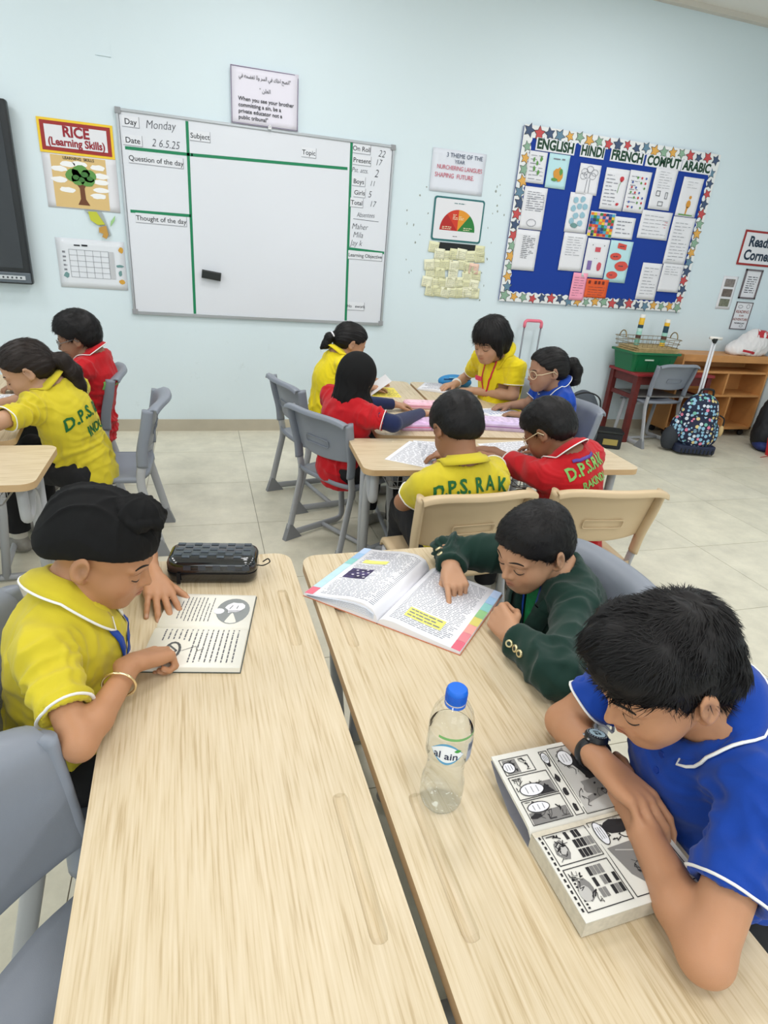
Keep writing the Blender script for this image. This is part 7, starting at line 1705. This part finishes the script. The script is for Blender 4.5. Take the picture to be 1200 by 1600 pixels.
for s_, cs, ct, a, c in ((1, .118, .098, .012, .014), (1, .035, .060, .020, .010), (1, .018, .102, .010, .009), (1, .030, .032, .018, .008), (1, .085, .105, .006, .010), (-1, .096, .028, .008, .018)):
    el = [(cs+a*cos(x), ct+c*sin(x)) for x in np.linspace(0, 2*pi, 19)[:-1]]; b3.poly(q, s_, el, .0012); b3.line(q2, s_, el+[el[0]], .0013, .0014)
    for k in range(3): b3.line(q2, s_, [(cs-a*.45+a*.45*k, ct-c*.5), (cs-a*.45+a*.45*k, ct+c*.5)], .0007, .0016)
q.build('speech_bubbles', PAPER, b3t)['kind'] = 'stuff'; q2.build('bubble_lines', K1, b3t)['kind'] = 'stuff'

# pencil case of the boy in the patka
t = empty('pencil_case', (.008, 1.338, DTOPZ), (0, 0, radians(-9))); tag(t, 'black glossy hard shell pencil case with chequered lid', 'pencil case'); sh = mat('glossy black shell', (20, 22, 26), rough=.12, coat=.6, spec=.7)
def shell(w_, d_, z0, z1, r, inset):
    q = MB(); lv = [(z0, 0), (z0+(z1-z0)*.5, 0), (z0+(z1-z0)*.78, inset*.3), (z1-.002, inset*.8), (z1, inset*1.3)] if z1 > z0 else [(z0, 0), (z0+(z1-z0)*.5, 0), (z0+(z1-z0)*.8, inset*.35), (z1, inset)]
    P = [rrect(w_-2*i, d_-2*i, max(r-i*.4, .006), 6) for _, i in lv]; n = len(P[0]); vs = [(x, y, z) for (z, _), p in zip(lv, P) for x, y in p]; up = z1 > z0
    fs = [(a*n+i, a*n+(i+1) % n, (a+1)*n+(i+1) % n, (a+1)*n+i)[::1 if up else -1] for a in range(len(lv)-1) for i in range(n)]; fs.append(tuple(range((len(lv)-1)*n, len(lv)*n))[::1 if up else -1]); fs.append(tuple(range(n))[::-1 if up else 1]); return q.add(vs, fs)
shell(.212, .108, .032, .064, .028, .012).build('upper_shell', sh, t, angle=35); shell(.212, .108, .028, .0, .028, .010).build('lower_shell', sh, t, angle=35)
MB().prism(rrect(.209, .105, .027, 6), .028, .032).build('zip_band', mat('zip black', (16, 16, 18), rough=.8), t)
q = MB()
for i in range(9):
    for j in range(6):
        if (i+j) % 2: q.box((-.080+.020*i, -.033+.0132*j, .0644), (.0175, .0108, .0012))
q.build('chequer_tiles', mat('matt black tile', (52, 58, 68), rough=.22, coat=.4), t)
for i in range(5): MB().box((-.055+.034*i, -.0545, .045), (.017, .0008, .012)).build('side_tile', mat('matt black tile'), t)
MB().tube(smooth_path([(.106, -.01, .03), (.120, -.015, .032), (.135, -.005, .036), (.130, .008, .038), (.118, .0, .034)]), .0016, 6).build('zip_loop', mat('zip black'), t, smooth=True); MB().box((-.075, -.058, .018), (.008, .003, .028)).build('zip_pull', mat('zip black'), t)

# bottle of water
bt = empty('water_bottle', (.322, .590, DTOPZ), (0, 0, radians(-14))); tag(bt, 'clear plastic water bottle with blue cap on the right front desk', 'bottle')
def film(name, ior, tint=(1, 1, 1), bump=0):
    M = bpy.data.materials.new(name); M.use_nodes = True; nt = M.node_tree; nt.nodes.clear(); o_ = nt.nodes.new('ShaderNodeOutputMaterial'); mx = nt.nodes.new('ShaderNodeMixShader'); tr = nt.nodes.new('ShaderNodeBsdfTransparent'); gl = nt.nodes.new('ShaderNodeBsdfGlossy'); fr = nt.nodes.new('ShaderNodeMapRange'); lw = nt.nodes.new('ShaderNodeLayerWeight'); pw = nt.nodes.new('ShaderNodeMath')
    tr.inputs[0].default_value = (*tint, 1); gl.inputs['Roughness'].default_value = .04; lw.inputs['Blend'].default_value = .5; pw.operation = 'POWER'; pw.inputs[1].default_value = 3.0; nt.links.new(lw.outputs['Facing'], pw.inputs[0]); nt.links.new(pw.outputs[0], fr.inputs['Value']); fr.inputs['To Min'].default_value = (ior-1)*.12; fr.inputs['To Max'].default_value = (ior-1)*1.3
    nt.links.new(fr.outputs[0], mx.inputs[0]); nt.links.new(tr.outputs[0], mx.inputs[1]); nt.links.new(gl.outputs[0], mx.inputs[2]); nt.links.new(mx.outputs[0], o_.inputs[0]); return M
PET = film('clear plastic', 1.35, (.97, .985, .99)); WAT = mat('water', lin=(.96, .985, 1), rough=0.0, trans=1.0, ior=1.05)
pf_ = [(.0001, .004), (.014, .003), (.024, .0), (.0295, .004), (.0325, .014), (.033, .035), (.0325, .048), (.0300, .056), (.0285, .066), (.0272, .074), (.0282, .078), (.0268, .084), (.0280, .090), (.0292, .096), (.0325, .104), (.0330, .106), (.0330, .150), (.0318, .154), (.0325, .158), (.0315, .166), (.0285, .178), (.022, .190), (.0150, .198), (.0128, .201), (.0128, .212)]
seg = 48; q = MB(); vs = []; fs = []
def petal(r, z, k): return r*(1-(.10*(1-z/.022) if z < .022 else 0)*(.5+.5*cos(5*2*pi*k/seg)))
for (r, z) in pf_:
    for k in range(seg): rr = petal(r, z, k); vs.append((rr*cos(2*pi*k/seg), rr*sin(2*pi*k/seg), z+(.0035 if z < .001 and (k % 10) in (4, 5, 6) else 0)))
for i in range(len(pf_)-1):
    for k in range(seg): l = (k+1) % seg; fs.append((i*seg+k, i*seg+l, (i+1)*seg+l, (i+1)*seg+k))
o = link('bottle_shell', new_mesh('bottle_shell', vs, fs, True), PET, bt); wp = [(max(r-.0012, .0001), max(z, .0045)) for r, z in pf_ if z < .152]+[(.0306, .1525), (.0001, .1525)]
MB().lathe(wp, seg, cap=False).build('water', WAT, bt, smooth=True)
cap = MB().lathe([(.0001, .2185), (.0130, .2185), (.0148, .2165), (.0152, .212), (.0152, .198), (.0146, .197)], 40, cap=False); o = cap.build('cap', mat('blue cap', (22, 104, 214), rough=.35), bt, angle=40)
q = MB()
for k in range(60): a = 2*pi*k/60; q.box((.0153*cos(a), .0153*sin(a), .206), (.0007, .0007, .013), Matrix.Rotation(a, 3, 'Z'))
q.build('cap_ribs', mat('blue cap'), o); MB().lathe([(.0146, .1955), (.0152, .195), (.0152, .191), (.0146, .1905)], 40, cap=False).build('tamper_ring', mat('blue cap'), bt)
def wrap(poly, r=.0334): return [(r*sin(x/r), -r*cos(x/r), z) for x, z in poly]
def wpatch(x0, x1, z0, z1, mt, name, r=.0334, n=None, parent=bt, f=None):
    n = n or max(2, int(abs(x1-x0)/.003)); vs = []; 
    for i in range(n+1):
        x = x0+(x1-x0)*i/n; a, b = (z0, z1) if f is None else f((i/n)); vs += wrap([(x, a), (x, b)], r)
    return link(name, new_mesh(name, vs, [(2*i, 2*i+2, 2*i+3, 2*i+1) for i in range(n)], True), mt, parent)
lab = wpatch(-.052, .052, .104, .150, film('clear label film', 1.25, (.93, .95, .96)), 'label_film', .0332, 40)
wpatch(-.034, .016, .108, .146, mat('label white', (240, 244, 248), rough=.35), 'label_panel', .0334, 24, lab, lambda u: (.127-.0185*sin(pi*max(.02, min(.98, u))), .127+.0185*sin(pi*max(.02, min(.98, u)))))
wpatch(-.034, .016, 0, 0, mat('label blue', (90, 160, 200), rough=.35), 'label_arc', .0336, 24, lab, lambda u: (.127+.0150*sin(pi*u), .127+.0190*sin(pi*u))); wpatch(-.034, .016, 0, 0, mat('label blue'), 'label_arc', .0336, 24, lab, lambda u: (.127-.0190*sin(pi*u), .127-.0150*sin(pi*u)))
wpatch(-.024, .044, .1515, .156, mat('label green film', (120, 180, 110), rough=.4), 'green_band', .0325, 16, lab); wpatch(.024, .046, .108, .142, mat('barcode', (170, 178, 196), rough=.5), 'barcode_panel', .0335, 8, lab)
for k in range(8): wpatch(.026+.0022*k, .0268+.0022*k, .127, .140, mat('label navy', (36, 44, 72)), 'barcode_bar', .0338, 1, lab)
wpatch(.001, .012, 0, 0, mat('label leaf green', (60, 160, 70), rough=.4), 'leaf_mark', .0338, 8, lab, lambda u: (.134-.003*sin(pi*u)+.001*u, .134+.0035*sin(pi*u)))
for s_, x, z, sz in (('al ain', -.010, .1235, .0175),):
    me = text_mesh(s_, sz, bold=.012, ext=0.0).copy(); 
    for v_ in me.vertices: a = (x+v_.co.x)/.0339; v_.co = Vector((.0339*sin(a), -.0339*cos(a), z+v_.co.y))
    link('label_lettering', me, mat('label navy'), lab)

# papers and cases on the far desks
def flatsheet(name, x, y, w_, d_, rz, label, cat='paper', mt=None, z=DTOPZ, lines=0, seed=1, group=None, lm=None):
    t = MB().prism(rrect(w_, d_, .001, 1), 0, .0012).build(name, mt or PAPER, None, loc=(x, y, z+.0003), rot=(0, 0, radians(rz))); tag(t, label, cat, group)
    if lines:
        rnd = random.Random(seed); q = MB()
        for r in range(lines):
            yy = d_/2-(r+1)*d_/(lines+1); x0 = -w_*.42
            while x0 < w_*.42*(1 if rnd.random() > .3 else .6): l = rnd.uniform(.008, .03); q.box((x0+l/2, yy, .00155), (l, d_/(lines+1)*.2, .0003)); x0 += l*1.3
        q.build('printed_lines', lm or GRYINK, t)
    return t
flatsheet('worksheet', .860, 2.205, .21, .297, -38, 'left worksheet lying under the hand of the boy in yellow', lines=22, seed=3, lm=TX)
flatsheet('worksheet', .955, 2.225, .21, .297, -14, 'worksheet half under the first, before the boy in yellow', lines=22, seed=4, z=DTOPZ-.0002, lm=TX)
flatsheet('worksheet', 1.335, 2.250, .297, .21, 8, 'worksheet in front of the boy in red with glasses', lines=16, seed=5, lm=TX)
def pouch(name, x, y, rz, w_, d_, h_, c1, c2, label, z=DTOPZ):
    t = empty(name, (x, y, z), (0, 0, radians(rz))); tag(t, label, 'pencil case'); m1, m2 = mat('case %d %d %d' % c1, c1, rough=.4, var=.12, vscale=25), mat('case %d %d %d' % c2, c2, rough=.4)
    q = MB(); P = [rrect(w_-i, d_-i, .02, 4) for i in (.012, 0, 0, .012)]; zz = [0, h_*.25, h_*.8, h_]; n = len(P[0]); q.add([(a, b, z_) for p, z_ in zip(P, zz) for a, b in p], [(r*n+i, r*n+(i+1) % n, (r+1)*n+(i+1) % n, (r+1)*n+i) for r in range(3) for i in range(n)]+[tuple(range(n))[::-1], tuple(range(3*n, 4*n))]); q.build('case_body', m1, t, angle=30)
    MB().prism(rrect(w_+.002, d_+.002, .021, 4), h_*.46, h_*.56).build('zip_band', m2, t); MB().prism(rrect(w_-.03, d_-.03, .015, 4), h_, h_+.0015).build('lid_print', mat('case print %d' % c1[0], tuple(min(255, int(v_*1.08)) for v_ in c1), rough=.3, var=.35, vscale=45), t)
    MB().tube(smooth_path([(-w_/2, -.01, h_*.5), (-w_/2-.018, -.016, h_*.5), (-w_/2-.022, .004, h_*.5), (-w_/2, .006, h_*.5)]), .004, 6).build('zip_loop', m2, t, smooth=True); return t
pouch('pencil_case', .995, 2.600, -3, .235, .13, .036, (214, 178, 216), (224, 110, 150), 'lilac and pink pencil case nearest the boy in yellow')
pouch('pencil_case', 1.140, 2.985, -6, .20, .10, .030, (232, 186, 202), (206, 110, 140), 'pale pink pencil case beyond the hands of the child in the hijab')
pouch('pencil_case', 1.420, 2.585, -14, .24, .13, .042, (206, 188, 222), (150, 100, 160), 'lavender pencil case in front of the girl in blue')
flatsheet('activity_card', 1.075, 2.745, .15, .105, 30, 'yellow and teal card between the hijab child and lilac case', mt=mat('lime card', (214, 224, 140), rough=.5), lines=3, seed=8, lm=mat('teal frame'))
flatsheet('activity_card', 1.115, 2.790, .07, .06, 30, 'small teal card on the yellow card', mt=mat('teal card', (110, 176, 176), rough=.5), z=DTOPZ+.002)
t = flatsheet('yellow_booklet', 1.020, 3.330, .17, .24, -6, 'bright yellow booklet on the far left desk', 'book', mat('yellow booklet', (240, 222, 80), rough=.5), lines=7, seed=9)
o = MB().add([(0, 0, 0), (0, .20, 0), (.0, .20, .0012), (0, 0, .0012), (.11, 0, .085), (.11, .20, .085), (.11, .20, .0862), (.11, 0, .0862)], [(0, 1, 5, 4), (3, 7, 6, 2), (0, 4, 7, 3), (1, 2, 6, 5), (4, 5, 6, 7), (0, 3, 2, 1)]).build('raised_page', PAPER, t, loc=(-.09, -.11, .002), rot=(0, 0, 0))
t = empty('blue_pouch', (1.560, 3.545, DTOPZ), (0, 0, radians(-12))); tag(t, 'rounded blue zip pouch at the back of the far desks', 'pencil case'); bm_ = mat('blue pouch cloth', (44, 132, 190), rough=.5)
blob('pouch_body', (0, 0, 0), [((0, 0, .025), (.11, .06, .045), 0)], .005, bm_, parent=t); MB().tube(smooth_path([(-.08, -.040, .045), (0, -.058, .052), (.08, -.040, .045)]), .003, 6).build('zip', mat('dark blue zip', (20, 70, 120)), t, smooth=True); MB().tube(smooth_path([(-.05, -.045, .055), (0, -.062, .062), (.05, -.045, .055)]), .004, 6).build('handle_strap', mat('light blue strap', (110, 180, 220), rough=.5), t, smooth=True)
prs = {1: ([0, .01, .05, .15], [.004, .012, .014, .006]), -1: ([0, .01, .05, .15], [.004, .010, .011, .006])}
b4 = Book('story_book', (1.385, 3.330), 58, .22, .15, prs, 'open white book under the hands of the bob haired child', pages=PAPER); b4.text(1, .02, .2, .02, .13, 9, TX, 5, .35); b4.text(-1, .02, .2, .02, .13, 9, TX, 6, .35)
b5 = Book('picture_book', (1.440, 2.765), 15, .23, .16, prs, 'open picture book under the hand of the girl in blue', pages=PAPER); b5.text(1, .02, .2, .02, .14, 8, mat('blue print', (110, 140, 190)), 7, .4); b5.text(-1, .02, .2, .02, .14, 8, mat('green print', (120, 170, 130)), 8, .4)
flatsheet('worksheet', -.895, 3.02, .21, .297, 10, 'white sheet on the rear left desk before the ponytailed girl', lines=12, seed=11)
